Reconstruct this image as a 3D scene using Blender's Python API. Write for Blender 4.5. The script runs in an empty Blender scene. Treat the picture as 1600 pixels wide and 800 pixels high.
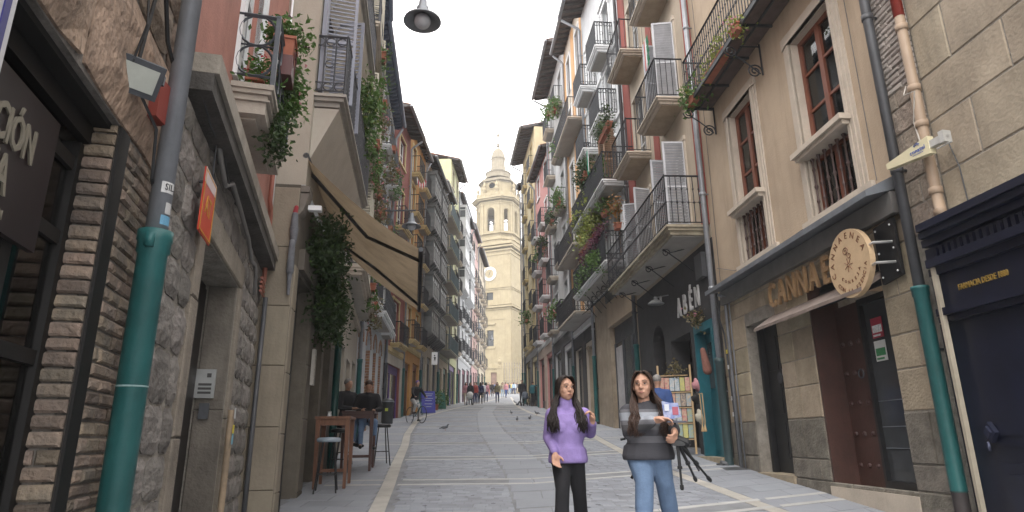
import bpy, bmesh, math, random
from math import sin, cos, tan, atan2, pi, radians, sqrt, hypot
from mathutils import Vector, Matrix
rnd = random.Random(7)
C = bpy.context.scene.collection
scn = bpy.context.scene
# ---------------------------------------------------------------- camera
FPX = 990.0; TH = radians(16.2); ROLL = .0099; S = .085; EYE = 1.6
R_ = Vector((cos(ROLL), sin(ROLL)*sin(TH), -sin(ROLL)*cos(TH)))
U_ = Vector((sin(ROLL), -cos(ROLL)*sin(TH), cos(ROLL)*cos(TH)))
F_ = Vector((0, cos(TH), sin(TH)))
cam = bpy.data.cameras.new('camera'); cam.lens = 36*FPX/1600; cam.sensor_width = 36; cam.clip_end = 2000; cam.clip_start = .05
camo = bpy.data.objects.new('camera', cam); C.objects.link(camo); scn.camera = camo
mw = Matrix.Identity(4)
for i in range(3): mw[i][0] = R_[i]; mw[i][1] = U_[i]; mw[i][2] = -F_[i]
mw[2][3] = EYE; camo.matrix_world = mw
# ---------------------------------------------------------------- overcast sky, weak soft sun
SUN_EL = radians(52); SUN_AZ = radians(200)
w = bpy.data.worlds.new('World'); scn.world = w; w.use_nodes = True
nt = w.node_tree; nt.nodes.clear()
sky = nt.nodes.new('ShaderNodeTexSky'); sky.sky_type = 'NISHITA'; sky.sun_disc = False
sky.sun_elevation = SUN_EL; sky.sun_rotation = SUN_AZ; sky.dust_density = 4; sky.air_density = 1
mixw = nt.nodes.new('ShaderNodeMixRGB'); mixw.inputs['Fac'].default_value = .86; mixw.inputs['Color2'].default_value = (16.6, 16.2, 15.9, 1)
bg = nt.nodes.new('ShaderNodeBackground'); bg.inputs['Strength'].default_value = .135
out = nt.nodes.new('ShaderNodeOutputWorld')
nt.links.new(sky.outputs[0], mixw.inputs['Color1']); nt.links.new(mixw.outputs[0], bg.inputs['Color']); nt.links.new(bg.outputs[0], out.inputs['Surface'])
sl = bpy.data.lights.new('sun', 'SUN'); sl.energy = .8; sl.angle = radians(20); sl.color = (1, .96, .9)
so = bpy.data.objects.new('sun', sl); C.objects.link(so)
so.rotation_euler = (pi/2-SUN_EL, 0, pi-SUN_AZ)
so.rotation_euler = Vector((-sin(SUN_AZ)*cos(SUN_EL), -cos(SUN_AZ)*cos(SUN_EL), -sin(SUN_EL))).to_track_quat('-Z', 'Y').to_euler()
scn.view_settings.view_transform = 'Standard'; scn.view_settings.look = 'None'
scn.view_settings.exposure = .84; scn.view_settings.gamma = 1
scn.cycles.max_bounces = 6; scn.cycles.diffuse_bounces = 4; scn.cycles.glossy_bounces = 3; scn.cycles.transparent_max_bounces = 12
scn.cycles.volume_bounces = 1

# ---------------------------------------------------------------- helpers
def ray(px, py):
    a = (px-800)/FPX; b = (400-py)/FPX
    return R_*a + U_*b + F_
def gz(y): return S*min(y, 104)
def ground(px, py):
    r = ray(px, py); t = EYE/(S*r.y-r.z); return Vector((r.x*t, r.y*t, EYE+r.z*t))
def atY(px, py, Y):
    r = ray(px, py); t = Y/r.y; return Vector((r.x*t, Y, EYE+r.z*t))
MATS = {}
def M(name, col=(.5,.5,.5), rough=.8, var=.15, sc=3.0, bump=.0, bsc=40., streak=.0, rand=.0, metal=0., spec=.5, col2=None, spots=0., big=.0, kind=None, tr=0., alpha=None, stretch=None):
    if name in MATS: return MATS[name]
    m = bpy.data.materials.new(name); m.use_nodes = True; MATS[name] = m
    t = m.node_tree; N = t.nodes; L = t.links; b = N['Principled BSDF']
    b.inputs['Roughness'].default_value = rough; b.inputs['Metallic'].default_value = metal
    b.inputs['Specular IOR Level'].default_value = spec
    tc = N.new('ShaderNodeTexCoord'); src = tc.outputs['Object']
    if stretch:
        mp0 = N.new('ShaderNodeMapping'); mp0.inputs['Scale'].default_value = stretch; L.new(src, mp0.inputs[0]); src = mp0.outputs[0]
    no = N.new('ShaderNodeTexNoise'); no.inputs['Scale'].default_value = sc; no.inputs['Detail'].default_value = 6; no.inputs['Roughness'].default_value = .65
    L.new(src, no.inputs['Vector'])
    cr = N.new('ShaderNodeValToRGB'); L.new(no.outputs['Fac'], cr.inputs['Fac'])
    c2 = col2 or tuple(min(1, c*(1+var)) for c in col); c1 = tuple(c*(1-var) for c in col) if not col2 else col
    cr.color_ramp.elements[0].position = .34; cr.color_ramp.elements[1].position = .66
    cr.color_ramp.elements[0].color = (*c1, 1); cr.color_ramp.elements[1].color = (*c2, 1)
    cur = cr.outputs['Color']
    def mul(fac_socket, amount, dark=(.35,.32,.29)):
        nonlocal cur
        mx = N.new('ShaderNodeMixRGB'); mx.blend_type = 'MULTIPLY'; mx.inputs['Color2'].default_value = (*dark, 1)
        ma = N.new('ShaderNodeMath'); ma.operation = 'MULTIPLY'; ma.inputs[1].default_value = amount
        L.new(fac_socket, ma.inputs[0]); L.new(ma.outputs[0], mx.inputs['Fac']); L.new(cur, mx.inputs['Color1']); cur = mx.outputs[0]
    if streak:
        mp = N.new('ShaderNodeMapping'); mp.inputs['Scale'].default_value = (2.2, 2.2, .22); L.new(tc.outputs['Object'], mp.inputs[0])
        n2 = N.new('ShaderNodeTexNoise'); n2.inputs['Scale'].default_value = 1.6; n2.inputs['Detail'].default_value = 5; n2.inputs['Roughness'].default_value = .7; L.new(mp.outputs[0], n2.inputs['Vector'])
        r2 = N.new('ShaderNodeValToRGB'); r2.color_ramp.elements[0].position = .48; r2.color_ramp.elements[1].position = .78; L.new(n2.outputs['Fac'], r2.inputs['Fac']); mul(r2.outputs['Color'], streak)
    if big:
        n3 = N.new('ShaderNodeTexNoise'); n3.inputs['Scale'].default_value = .55; n3.inputs['Detail'].default_value = 3; L.new(tc.outputs['Object'], n3.inputs['Vector'])
        r3 = N.new('ShaderNodeValToRGB'); r3.color_ramp.elements[0].position = .42; r3.color_ramp.elements[1].position = .68; L.new(n3.outputs['Fac'], r3.inputs['Fac']); mul(r3.outputs['Color'], big, (.5,.47,.44))
    if spots:
        v = N.new('ShaderNodeTexVoronoi'); v.inputs['Scale'].default_value = spots; L.new(tc.outputs['Object'], v.inputs['Vector'])
        r4 = N.new('ShaderNodeValToRGB'); r4.color_ramp.elements[0].position = .05; r4.color_ramp.elements[0].color = (1,1,1,1); r4.color_ramp.elements[1].position = .16; r4.color_ramp.elements[1].color = (0,0,0,1)
        L.new(v.outputs['Distance'], r4.inputs['Fac']); mul(r4.outputs['Color'], .75)
    if rand:
        oi = N.new('ShaderNodeObjectInfo'); hs = N.new('ShaderNodeHueSaturation'); mr = N.new('ShaderNodeMapRange')
        mr.inputs['To Min'].default_value = 1-rand; mr.inputs['To Max'].default_value = 1+rand
        L.new(oi.outputs['Random'], mr.inputs['Value']); L.new(mr.outputs[0], hs.inputs['Value']); L.new(cur, hs.inputs['Color'])
        m2 = N.new('ShaderNodeMath'); m2.operation = 'MULTIPLY_ADD'; m2.inputs[1].default_value = .03*min(1, rand*4); m2.inputs[2].default_value = .5-.015*min(1, rand*4)
        m3 = N.new('ShaderNodeMath'); m3.operation = 'FRACT'; m4 = N.new('ShaderNodeMath'); m4.operation = 'MULTIPLY'; m4.inputs[1].default_value = 7.3
        L.new(oi.outputs['Random'], m4.inputs[0]); L.new(m4.outputs[0], m3.inputs[0]); L.new(m3.outputs[0], m2.inputs[0]); L.new(m2.outputs[0], hs.inputs['Hue'])
        cur = hs.outputs['Color']
    if kind == 'vcol':
        at = N.new('ShaderNodeAttribute'); at.attribute_name = 'tint'; mx = N.new('ShaderNodeMixRGB'); mx.blend_type = 'MULTIPLY'; mx.inputs['Fac'].default_value = 1
        L.new(cur, mx.inputs['Color1']); L.new(at.outputs['Color'], mx.inputs['Color2']); cur = mx.outputs[0]
    L.new(cur, b.inputs['Base Color'])
    if bump:
        nb = N.new('ShaderNodeTexNoise'); nb.inputs['Scale'].default_value = bsc; nb.inputs['Detail'].default_value = 5; L.new(src, nb.inputs['Vector'])
        bp = N.new('ShaderNodeBump'); bp.inputs['Strength'].default_value = min(1, bump*1.0); bp.inputs['Distance'].default_value = .6/bsc+.004
        L.new(nb.outputs['Fac'], bp.inputs['Height']); L.new(bp.outputs[0], b.inputs['Normal'])
    if kind == 'leaf':
        b.inputs['Roughness'].default_value = .55
        tl = N.new('ShaderNodeBsdfTranslucent'); ms = N.new('ShaderNodeMixShader'); ms.inputs[0].default_value = .3
        L.new(cur, tl.inputs['Color']); L.new(b.outputs[0], ms.inputs[1]); L.new(tl.outputs[0], ms.inputs[2]); L.new(ms.outputs[0], N['Material Output'].inputs['Surface'])
    if kind == 'glass':   # clear sheet of glass: fresnel mix of reflection and see-through
        tp = N.new('ShaderNodeBsdfTransparent'); tp.inputs[0].default_value = (.8,.83,.82,1); gl = N.new('ShaderNodeBsdfGlossy'); gl.inputs['Roughness'].default_value = .02
        fr = N.new('ShaderNodeFresnel'); fr.inputs['IOR'].default_value = 1.6; ms = N.new('ShaderNodeMixShader')
        L.new(fr.outputs[0], ms.inputs[0]); L.new(tp.outputs[0], ms.inputs[1]); L.new(gl.outputs[0], ms.inputs[2]); L.new(ms.outputs[0], N['Material Output'].inputs['Surface'])
    if kind == 'cloth':
        tl = N.new('ShaderNodeBsdfTranslucent'); ms = N.new('ShaderNodeMixShader'); ms.inputs[0].default_value = tr or .35
        L.new(cur, tl.inputs['Color']); L.new(b.outputs[0], ms.inputs[1]); L.new(tl.outputs[0], ms.inputs[2]); L.new(ms.outputs[0], N['Material Output'].inputs['Surface'])
    return m

class G:
    def __init__(s): s.v = []; s.f = []; s.m = []; s.k = 0; s.t = None; s.tints = []
    def add(s, vs, fs, k=None, tint=None):
        n = len(s.v); s.v += [tuple(v) for v in vs]; s.f += [tuple(i+n for i in f) for f in fs]; s.m += [s.k if k is None else k]*len(fs)
        s.tints += [tint or (1,1,1)]*len(fs); return s
    def box(s, x0, x1, y0, y1, z0, z1, k=None, tint=None):
        return s.add([(x0,y0,z0),(x1,y0,z0),(x1,y1,z0),(x0,y1,z0),(x0,y0,z1),(x1,y0,z1),(x1,y1,z1),(x0,y1,z1)],
                     [(0,3,2,1),(4,5,6,7),(0,1,5,4),(1,2,6,5),(2,3,7,6),(3,0,4,7)], k, tint)
    def cbox(s, c, sx, sy, sz, k=None): return s.box(c[0]-sx/2,c[0]+sx/2,c[1]-sy/2,c[1]+sy/2,c[2]-sz/2,c[2]+sz/2,k)
    def bbox(s, x0, x1, y0, y1, z0, z1, b=.01, k=None, j=0.):   # bevelled block, front (-y) face chamfered
        r = lambda: rnd.uniform(-j, j)
        o = [(x0,z0),(x1,z0),(x1,z1),(x0,z1)]; i = [(x0+b+r()**2,z0+b),(x1-b,z0+b+r()**2),(x1-b,z1-b),(x0+b,z1-b)]
        v = [(x,y1,z) for x,z in o]+[(x,y0+b,z) for x,z in o]+[(x,y0+r(),z) for x,z in i]
        f = [(8,9,10,11)]+[(4+q,4+(q+1)%4,8+(q+1)%4,8+q) for q in range(4)]+[(q,(q+1)%4,4+(q+1)%4,4+q) for q in range(4)]
        return s.add(v, f, k)
    def prism(s, pts, y0, y1, k=None, ax='y'):   # polygon in (x,z) extruded along y (ax='y'), (y,z) along x, or (x,y) along z
        n = len(pts)
        if ax == 'y': a = [(x,y0,z) for x,z in pts]+[(x,y1,z) for x,z in pts]
        elif ax == 'x': a = [(y0,y,z) for y,z in pts]+[(y1,y,z) for y,z in pts]
        else: a = [(x,y,y0) for x,y in pts]+[(x,y,y1) for x,y in pts]
        return s.add(a, [tuple(range(n)), tuple(range(2*n-1,n-1,-1))]+[(i,n+i,n+(i+1)%n,(i+1)%n) for i in range(n)], k)
    def tube(s, path, r, n=6, k=None, cap=True):
        P = [Vector(p) for p in path]; R = r if isinstance(r, (list,tuple)) else [r]*len(P); vs = []; fs = []
        d0 = (P[1]-P[0]).normalized(); up = Vector((0,0,1)) if abs(d0.z) < .9 else Vector((1,0,0)); u = d0.cross(up).normalized()
        for i, p in enumerate(P):
            d = (P[min(i+1,len(P)-1)]-P[max(i-1,0)])
            d = d.normalized() if d.length > 1e-9 else d0
            u = (u-d*u.dot(d)); u = u.normalized() if u.length > 1e-6 else d.orthogonal().normalized(); w_ = d.cross(u)
            for q in range(n):
                a = 2*pi*q/n; vs.append(p+(u*cos(a)+w_*sin(a))*R[i])
        for i in range(len(P)-1):
            for q in range(n): fs.append((i*n+q, i*n+(q+1)%n, (i+1)*n+(q+1)%n, (i+1)*n+q))
        if cap: fs += [tuple(range(n-1,-1,-1)), tuple(range((len(P)-1)*n, len(P)*n))]
        return s.add(vs, fs, k)
    def lathe(s, prof, n=12, c=(0,0,0), k=None):
        vs = []; fs = []
        for r, z in prof:
            for q in range(n): a = 2*pi*q/n; vs.append((c[0]+r*cos(a), c[1]+r*sin(a), c[2]+z))
        for i in range(len(prof)-1):
            for q in range(n): fs.append((i*n+q, i*n+(q+1)%n, (i+1)*n+(q+1)%n, (i+1)*n+q))
        return s.add(vs, fs, k)
    def sph(s, c, rx, ry=None, rz=None, n=10, k=None, rot=None):
        ry = ry or rx; rz = rz or rx; vs = []; fs = []; m = max(4, n//2+1)
        for i in range(m+1):
            ph = pi*i/m
            for q in range(n):
                a = 2*pi*q/n; v = Vector((rx*sin(ph)*cos(a), ry*sin(ph)*sin(a), rz*cos(ph)))
                if rot: v = rot @ v
                vs.append(v+Vector(c))
        for i in range(m):
            for q in range(n): fs.append((i*n+q, (i+1)*n+q, (i+1)*n+(q+1)%n, i*n+(q+1)%n))
        return s.add(vs, fs, k)
    def cap(s, a, b, ra, rb=None, n=10, k=None, sx=1, dirx=None):   # tapered capsule
        a = Vector(a); b = Vector(b); rb = ra if rb is None else rb; d = (b-a).normalized()
        path = []; R = []
        for i in range(4): q = pi/2*(1-i/3); path.append(a-d*ra*sin(q)); R.append(max(.0008, ra*cos(q)))
        for i in range(4): q = pi/2*i/3; path.append(b+d*rb*sin(q)); R.append(max(.0008, rb*cos(q)))
        return s.tube(path, R, n, k, True)
    def quad(s, a, b, c, d, k=None): return s.add([a,b,c,d], [(0,1,2,3)], k)
    def leaf(s, c, r, k=None):
        a = Vector((rnd.gauss(0,1), rnd.gauss(0,1), rnd.gauss(0,.7))).normalized()*r; b = a.orthogonal().normalized()
        b.rotate(Matrix.Rotation(rnd.uniform(0,6.3), 3, a.normalized())); n = a.cross(b).normalized()*r*.2; b = b*r*.55; c = Vector(c)
        return s.add([c-a, c+b+n, c+a, c-b+n], [(0,1,2),(0,2,3)], k)
    def mesh(s, name, mats, smooth=False):
        me = bpy.data.meshes.new(name); me.from_pydata(s.v, [], s.f)
        for m in (mats if isinstance(mats, (list,tuple)) else [mats]): me.materials.append(m)
        if any(s.m): me.polygons.foreach_set('material_index', s.m)
        if any(t != (1,1,1) for t in s.tints):
            at = me.attributes.new('tint', 'FLOAT_COLOR', 'FACE')
            fl = []
            for t in s.tints: fl += [t[0],t[1],t[2],1]
            at.data.foreach_set('color', fl)
        if smooth: me.polygons.foreach_set('use_smooth', [True]*len(s.f))
        me.update(); return me
    def obj(s, name, mats, parent=None, smooth=False, loc=(0,0,0), rot=(0,0,0)):
        return ob(name, s.mesh(name, mats, smooth), parent, loc, rot)
def ob(name, me, parent=None, loc=(0,0,0), rot=(0,0,0)):
    o = bpy.data.objects.new(name, me); C.objects.link(o); o.parent = parent; o.location = loc; o.rotation_euler = rot; return o
def tag(o, label=None, cat=None, group=None, kind=None):
    if label: o['label'] = label
    if cat: o['category'] = cat
    if group: o['group'] = group
    if kind: o['kind'] = kind
    return o
def empty(name, loc=(0,0,0), rz=0, label=None, cat=None, group=None, parent=None):
    o = bpy.data.objects.new(name, None); C.objects.link(o); o.location = loc; o.rotation_euler = (0,0,rz); o.empty_display_size = .2; o.parent = parent
    return tag(o, label, cat, group)
def copy_tree(o, parent=None, loc=None, rz=None):
    c = o.copy(); C.objects.link(c); c.parent = parent
    if loc is not None: c.location = loc
    if rz is not None: c.rotation_euler = (0,0,rz)
    for ch in list(o.children): copy_tree(ch, c)
    return c
def text(s, size, mat, parent, loc, rot, ext=.01, name='lettering', align='CENTER', sx=1.0, spacing=1.0, bold=0.):
    cu = bpy.data.curves.new(name, 'FONT'); cu.body = s; cu.size = size; cu.extrude = ext; cu.align_x = align; cu.align_y = 'CENTER'; cu.space_character = spacing; cu.offset = bold
    cu.resolution_u = 2
    t = bpy.data.objects.new(name, cu); C.objects.link(t); bpy.context.view_layer.update()
    me = bpy.data.meshes.new_from_object(t.evaluated_get(bpy.context.evaluated_depsgraph_get()))
    bpy.data.objects.remove(t); me.materials.clear(); me.materials.append(mat)
    if sx != 1.0:
        for v in me.vertices: v.co.x *= sx
    return ob(name, me, parent, loc, rot)

# facade frame: local x to the right as seen from the street, -y towards the street, z up
class Facade:
    def __init__(f, A, B, side, name=None, label=None, cat='building'):   # A near end (x,y), B far end
        f.side = side
        O, E = (A, B) if side == 'L' else (B, A)
        f.O = Vector((O[0], O[1], gz(O[1]))); d = Vector((E[0]-O[0], E[1]-O[1], 0)); f.W = d.length; f.d = d.normalized(); f.n = Vector((f.d.y, -f.d.x, 0))  # outward
        f.rz = atan2(d.y, d.x)
        if name: f.root = empty(name, f.O, f.rz, label, cat)
    def p(f, px, py, out=0.):
        r = ray(px, py); e = Vector((0,0,EYE)); pl = f.O+f.n*out
        t = (pl-e).dot(f.n)/r.dot(f.n); P = e+r*t-f.O
        return P.dot(f.d), P.z
    def q(f, px, py, x):     # point of the view ray in the plane across the facade at local x -> (out, z)
        r = ray(px, py); e = Vector((0,0,EYE)); t = ((f.O+f.d*x)-e).dot(f.d)/r.dot(f.d); P = e+r*t-f.O
        return P.dot(f.n), P.z
    def w(f, x, y, z): return f.O+f.d*x-f.n*y+Vector((0,0,z))   # local (x, y, z) -> world
    def g(f, x): return gz((f.O+f.d*x).y)-f.O.z                 # local ground height
def arc(x0, x1, z, n=8): 
    c = (x0+x1)/2; r = (x1-x0)/2; return [(c-r*cos(pi*i/n), z+r*sin(pi*i/n)) for i in range(n+1)]
def wall_mesh(g, x0, x1, z0, z1, holes, t=.3, y=0., k=0, kr=None):
    """front sheet at y with rectangular or arched holes (x0,x1,z0,z1,arched) and reveals t deep"""
    kr = k if kr is None else kr
    xs = sorted(set([x0,x1]+[min(max(h[i],x0),x1) for h in holes for i in (0,1)])); zs = sorted(set([z0,z1]+[min(max(h[i],z0),z1) for h in holes for i in (2,3)]))
    for a, b in zip(xs, xs[1:]):
        for c, d in zip(zs, zs[1:]):
            mx, mz = (a+b)/2, (c+d)/2
            if any(h[0] < mx < h[1] and h[2] < mz < h[3] for h in holes): continue
            if b-a < 1e-5 or d-c < 1e-5: continue
            g.quad((a,y,c),(b,y,c),(b,y,d),(a,y,d), k)
    for h in holes:
        a, b, c, d = h[:4]
        g.quad((a,y,c),(a,y,d),(a,y+t,d),(a,y+t,c), kr); g.quad((b,y,d),(b,y,c),(b,y+t,c),(b,y+t,d), kr)
        g.quad((a,y,c),(a,y+t,c),(b,y+t,c),(b,y,c), kr); g.quad((a,y,d),(b,y,d),(b,y+t,d),(a,y+t,d), kr)
        if len(h) > 4 and h[4]:
            r = (b-a)/2; zc = d-r*h[4]; n = 10; pts = [((a+b)/2-r*cos(pi*i/n), zc+r*h[4]*sin(pi*i/n)) for i in range(n+1)]
            for i in range(n):
                (ax,az),(bx,bz) = pts[i], pts[i+1]
                g.quad((ax,y+.001,az),(bx,y+.001,bz),(bx,y+.001,d),(ax,y+.001,d), k); g.quad((ax,y,az),(ax,y+t,az),(bx,y+t,bz),(bx,y,bz), kr)
    return g
def shell(F, x0, x1, z0, z1, holes, mat, t=.3, y=0., depth=8., name='wall', sides=True):
    g = G(); wall_mesh(g, x0, x1, z0, z1, holes, t, y)
    if sides:
        g.quad((x0,y,z0),(x0,y,z1),(x0,depth,z1),(x0,depth,z0)); g.quad((x1,y,z0),(x1,depth,z0),(x1,depth,z1),(x1,y,z1)); g.quad((x0,depth,z0),(x0,depth,z1),(x1,depth,z1),(x1,depth,z0))
    return g.obj(name, mat, F.root)
def surround(g, x0, x1, z0, z1, w=.14, p=.04, sill=True, y=0., k=None):
    g.box(x0-w, x0, y-p, y+.05, z0, z1, k); g.box(x1, x1+w, y-p, y+.05, z0, z1, k); g.box(x0-w-.02, x1+w+.02, y-p-.02, y+.05, z1+.002, z1+w, k)
    if sill: g.box(x0-w-.03, x1+w+.03, y-p-.05, y+.05, z0-.1, z0-.002, k)
# ---------------------------------------------------------------- materials
STONE = M('tower_stone', (.335,.283,.182), .9, .09, 1.2, .3, 8, streak=.25, big=.15)
STONE_D = M('ashlar_stone', (.35,.295,.215), .9, .22, 2.2, .6, 30, streak=.35, big=.4, rand=.16)
RUBBLE = M('rubble_stone', (.20,.185,.17), .95, .3, 5, 1, 16, big=.35, rand=.25)
MORTAR = M('mortar', (.25,.23,.2), .95, .25, 6, .8, 30)
BRICK = M('old_brick', (.125,.105,.088), .95, .3, 5, .9, 35, rand=.38, col2=(.23,.175,.13))
CREAMW = M('cream_render', (.44,.345,.25), .9, .07, 1.5, .25, 35, streak=.34, big=.25)
TRIM = M('trim_stone', (.47,.41,.34), .85, .1, 3, .2, 40, streak=.2)
PINK = M('pink_render', (.40,.185,.145), .9, .14, 2.5, .3, 40, streak=.35, big=.3)
WHITEW = M('white_render', (.44,.455,.47), .9, .05, 1.5, .1, 40, streak=.3, big=.2)
IRON = M('black_iron', (.025,.027,.032), .55, .2, 8, metal=.3)
IRONG = M('grey_iron', (.07,.075,.085), .55, .2, 8, metal=.3)
GLASS = M('dark_glass', (.05,.055,.06), .13, .3, .6, spec=.4, rand=.35)
CLEAR = M('clear_glass', kind='glass')
WOODR = M('brown_window_wood', (.17,.055,.03), .5, .2, 3, stretch=(8,8,1))
WOODD = M('dark_eave_wood', (.058,.05,.048), .8, .3, 4, rand=.15)
SOFF = M('soffit_board', (.10,.072,.062), .85, .25, 5)
SOFFG = M('grey_soffit_board', (.13,.14,.16), .8, .15, 5)
TILE = M('roof_tile', (.28,.13,.09), .9, .3, 6)
ZINC = M('zinc', (.23,.25,.28), .45, .12, 3, metal=.55, streak=.3)
PIPEG = M('grey_pipe', (.25,.262,.285), .45, .14, 4, .1, 18, metal=.3, streak=.4)
PIPED = M('dark_pipe', (.075,.078,.085), .5, .15, 3, metal=.2)
TEAL = M('teal_pipe', (.018,.108,.108), .5, .16, 5, .12, 18, streak=.5, big=.3)
BLACKP = M('black_paint', (.016,.017,.019), .45, .3, 4)
CHAR = M('charcoal_render', (.04,.04,.043), .85, .2, 3, .2, 30)
WHITEP = M('white_paint', (.68,.69,.7), .5, .05, 3, streak=.15)
GREYSH = M('grey_shutter', (.24,.25,.3), .6, .1, 3)
TAN = M('tan_awning', (.30,.235,.16), .85, .12, 2.5, kind='cloth', tr=.45, streak=.4, big=.4, bump=.3, bsc=6)
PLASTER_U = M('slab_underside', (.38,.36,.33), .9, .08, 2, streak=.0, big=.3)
LEAF = M('leaf_green', (.05,.105,.025), .5, .5, 9, kind='leaf', col2=(.11,.19,.045))
LEAFD = M('leaf_dark', (.02,.045,.014), .5, .5, 9, kind='leaf', col2=(.05,.085,.025))
LEAFY = M('leaf_yellow_green', (.12,.19,.03), .5, .5, 9, kind='leaf', col2=(.27,.27,.06))
LEAFB = M('leaf_brownish', (.11,.10,.04), .5, .5, 9, kind='leaf', col2=(.2,.16,.09))
FLR = M('red_petal', (.5,.02,.035), .5, .2, 9, kind='leaf'); FLP = M('pink_petal', (.6,.25,.3), .5, .2, 9, kind='leaf')
FLD = M('purple_leaf', (.09,.02,.045), .5, .4, 9, kind='leaf')
TERRA = M('terracotta', (.33,.115,.07), .8, .15, 6)
def render(name, c, **k): return M(name, c, .9, .07, 1.5, .12, 40, streak=k.get('streak', .25), big=k.get('big', .18))

# ---------------------------------------------------------------- ground and paving
def Lx(Y):
    if Y < 8.2: return -2.1-.2717*(Y-3.6)
    if Y < 13.3: return -2.93-.15*(Y-8.2)
    if Y < 19.8: return -3.695-.181*(Y-13.3)
    if Y < 28: return -2.93-.098*Y
    return -5.67+.045*(Y-28)
def Rx(Y):
    if Y < 19.4: return 5.1-.063*Y
    if Y < 36.5: return 3.88-.088*(Y-19.4)
    return 2.375-.11*(Y-36.5)
PAVE = M('grey_paving', (.252,.268,.298), .75, .09, 1.1, .2, 60, big=.14, rand=.07)
PAVE_B = M('paving_joint', (.21,.218,.232), .85, .2, 2, .3, 50, big=.2)
SETT = M('setts', (.252,.268,.298), .75, .09, 2.5, .2, 60, big=.14, kind='vcol')
BEIGE = M('beige_stone_strip', (.41,.39,.355), .75, .12, 2.5, .2, 60, big=.3, rand=.06)
g = G()
for a, b in zip([-60,-10,0,20,50,104,300],[-10,0,20,50,104,300,900]):
    g.quad((-400,a,gz(a)),(400,a,gz(a)),(400,b,gz(b)),(-400,b,gz(b)))
gr = tag(g.obj('ground', PAVE_B), 'grey joint bed of the paved street rising towards the cathedral', kind='structure')
pave = tag(empty('pavement'), 'grey slab paving with pale stone strips on the rising street', kind='structure')
def gp(x, y, h=0.): return (x, y, gz(y)+h)
def slab(g, P, h, b=.012):     # polygon slab, chamfered rim
    c = (sum(p[0] for p in P)/4, sum(p[1] for p in P)/4); I = []
    for p in P:
        d = hypot(p[0]-c[0], p[1]-c[1]); k = 1-b/d; I.append((c[0]+(p[0]-c[0])*k, c[1]+(p[1]-c[1])*k))
    v = [gp(*p, -.02) for p in P]+[gp(*p, h-.004) for p in P]+[gp(*p, h) for p in I]
    return g.add(v, [(8,9,10,11)]+[(4+q,4+(q+1)%4,8+(q+1)%4,8+q) for q in range(4)]+[(q,(q+1)%4,4+(q+1)%4,4+q) for q in range(4)])
def bandy(x): return 0. if x < .3 else .43*(x-.3)
LSTR = [(-.9,2.5),(-1.75,8.58),(-2.02,10.78),(-2.44,13.93),(-2.9,17.6),(-3.45,21.3),(-4.0,26.2),(-4.5,31.5),(-4.0,41.),(-2.67,54.2),(-1.2,75)]
RSTR = [(3.9,5),(3.19,8.91),(3.02,10.59),(2.59,13.5),(2.44,18),(2.38,22.7),(1.9,26)]
CSTR = [(.85,4),(.45,8.58),(.25,12),(-.15,16),(-.75,22),(-1.15,28),(-1.6,36),(-1.6,46),(-.9,60)]
def interp(L, y):
    for (a,b),(c,d) in zip(L, L[1:]):
        if b <= y <= d: return a+(c-a)*(y-b)/(d-b)
    return L[0][0] if y < L[0][1] else L[-1][0]
npc = 0
def strip(L, w, y0, y1, step, mat, name, h=.008, hw=None):
    y = y0
    while y < y1:
        ye = min(y1, y+step*rnd.uniform(.8,1.2)); a = interp(L, y+.008); b = interp(L, ye-.008)
        slab(G(), [(a-w/2,y+.008),(a+w/2,y+.008),(b+w/2,ye-.008),(b-w/2,ye-.008)], h)
        gg = slab(G(), [(a-w/2,y+.008),(a+w/2,y+.008),(b+w/2,ye-.008),(b-w/2,ye-.008)], h); gg.obj(name, mat, pave); y = ye
strip(LSTR, .21, 6.5, 31.5, 1.15, BEIGE, 'strip_slab'); strip(LSTR, .2, 31.5, 75, 4, BEIGE, 'strip_slab')
strip(RSTR, .22, 6.5, 26, 1.1, BEIGE, 'strip_slab')
KERB = [(-.3,75),(.05,56),(.25,46),(.59,40),(.95,35),(1.6,30),(1.9,26)]
KERB = sorted(KERB, key=lambda p: p[1]); strip(KERB, .22, 26, 75, 2.5, BEIGE, 'strip_slab')
# cross bands every 3.4 m: two thin pale lines with a grey slab course between
for i in range(-1, 14):
    y0 = 10.78+3.42*i; lw = .12 if i < 6 else .16
    for dy in (0, .50):
        segs = [(Lx(y0)+.25, interp(LSTR,y0)-.13), (interp(LSTR,y0)+.13, .3), (.3, min(Rx(y0)-.2, interp(RSTR, y0)+.0 if y0 < 25 else Rx(y0)-.3)-.13), (interp(RSTR,y0+1)+.15, Rx(y0+1.5)-.05)]
        for k, (a, b) in enumerate(segs):
            if (k == 3 and y0 > 25) or b-a < .1: continue
            n = max(1, int((b-a)/1.4)) if i < 3 else 1
            for q in range(n):
                c, d = a+(b-a)*q/n+.004, a+(b-a)*(q+1)/n-.004
                slab(G(), [(c,0),(d,0),(d,1),(c,1)], 0)
                P = [(c,y0+dy+bandy(c)),(d,y0+dy+bandy(d)),(d,y0+dy+lw+bandy(d)),(c,y0+dy+lw+bandy(c))]
                slab(G(), P, .0085, .004).obj('band_slab', M('pale_band_stone', (.41,.41,.405), .75, .1, 2.5, .2, 60, big=.25, rand=.05), pave)
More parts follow.
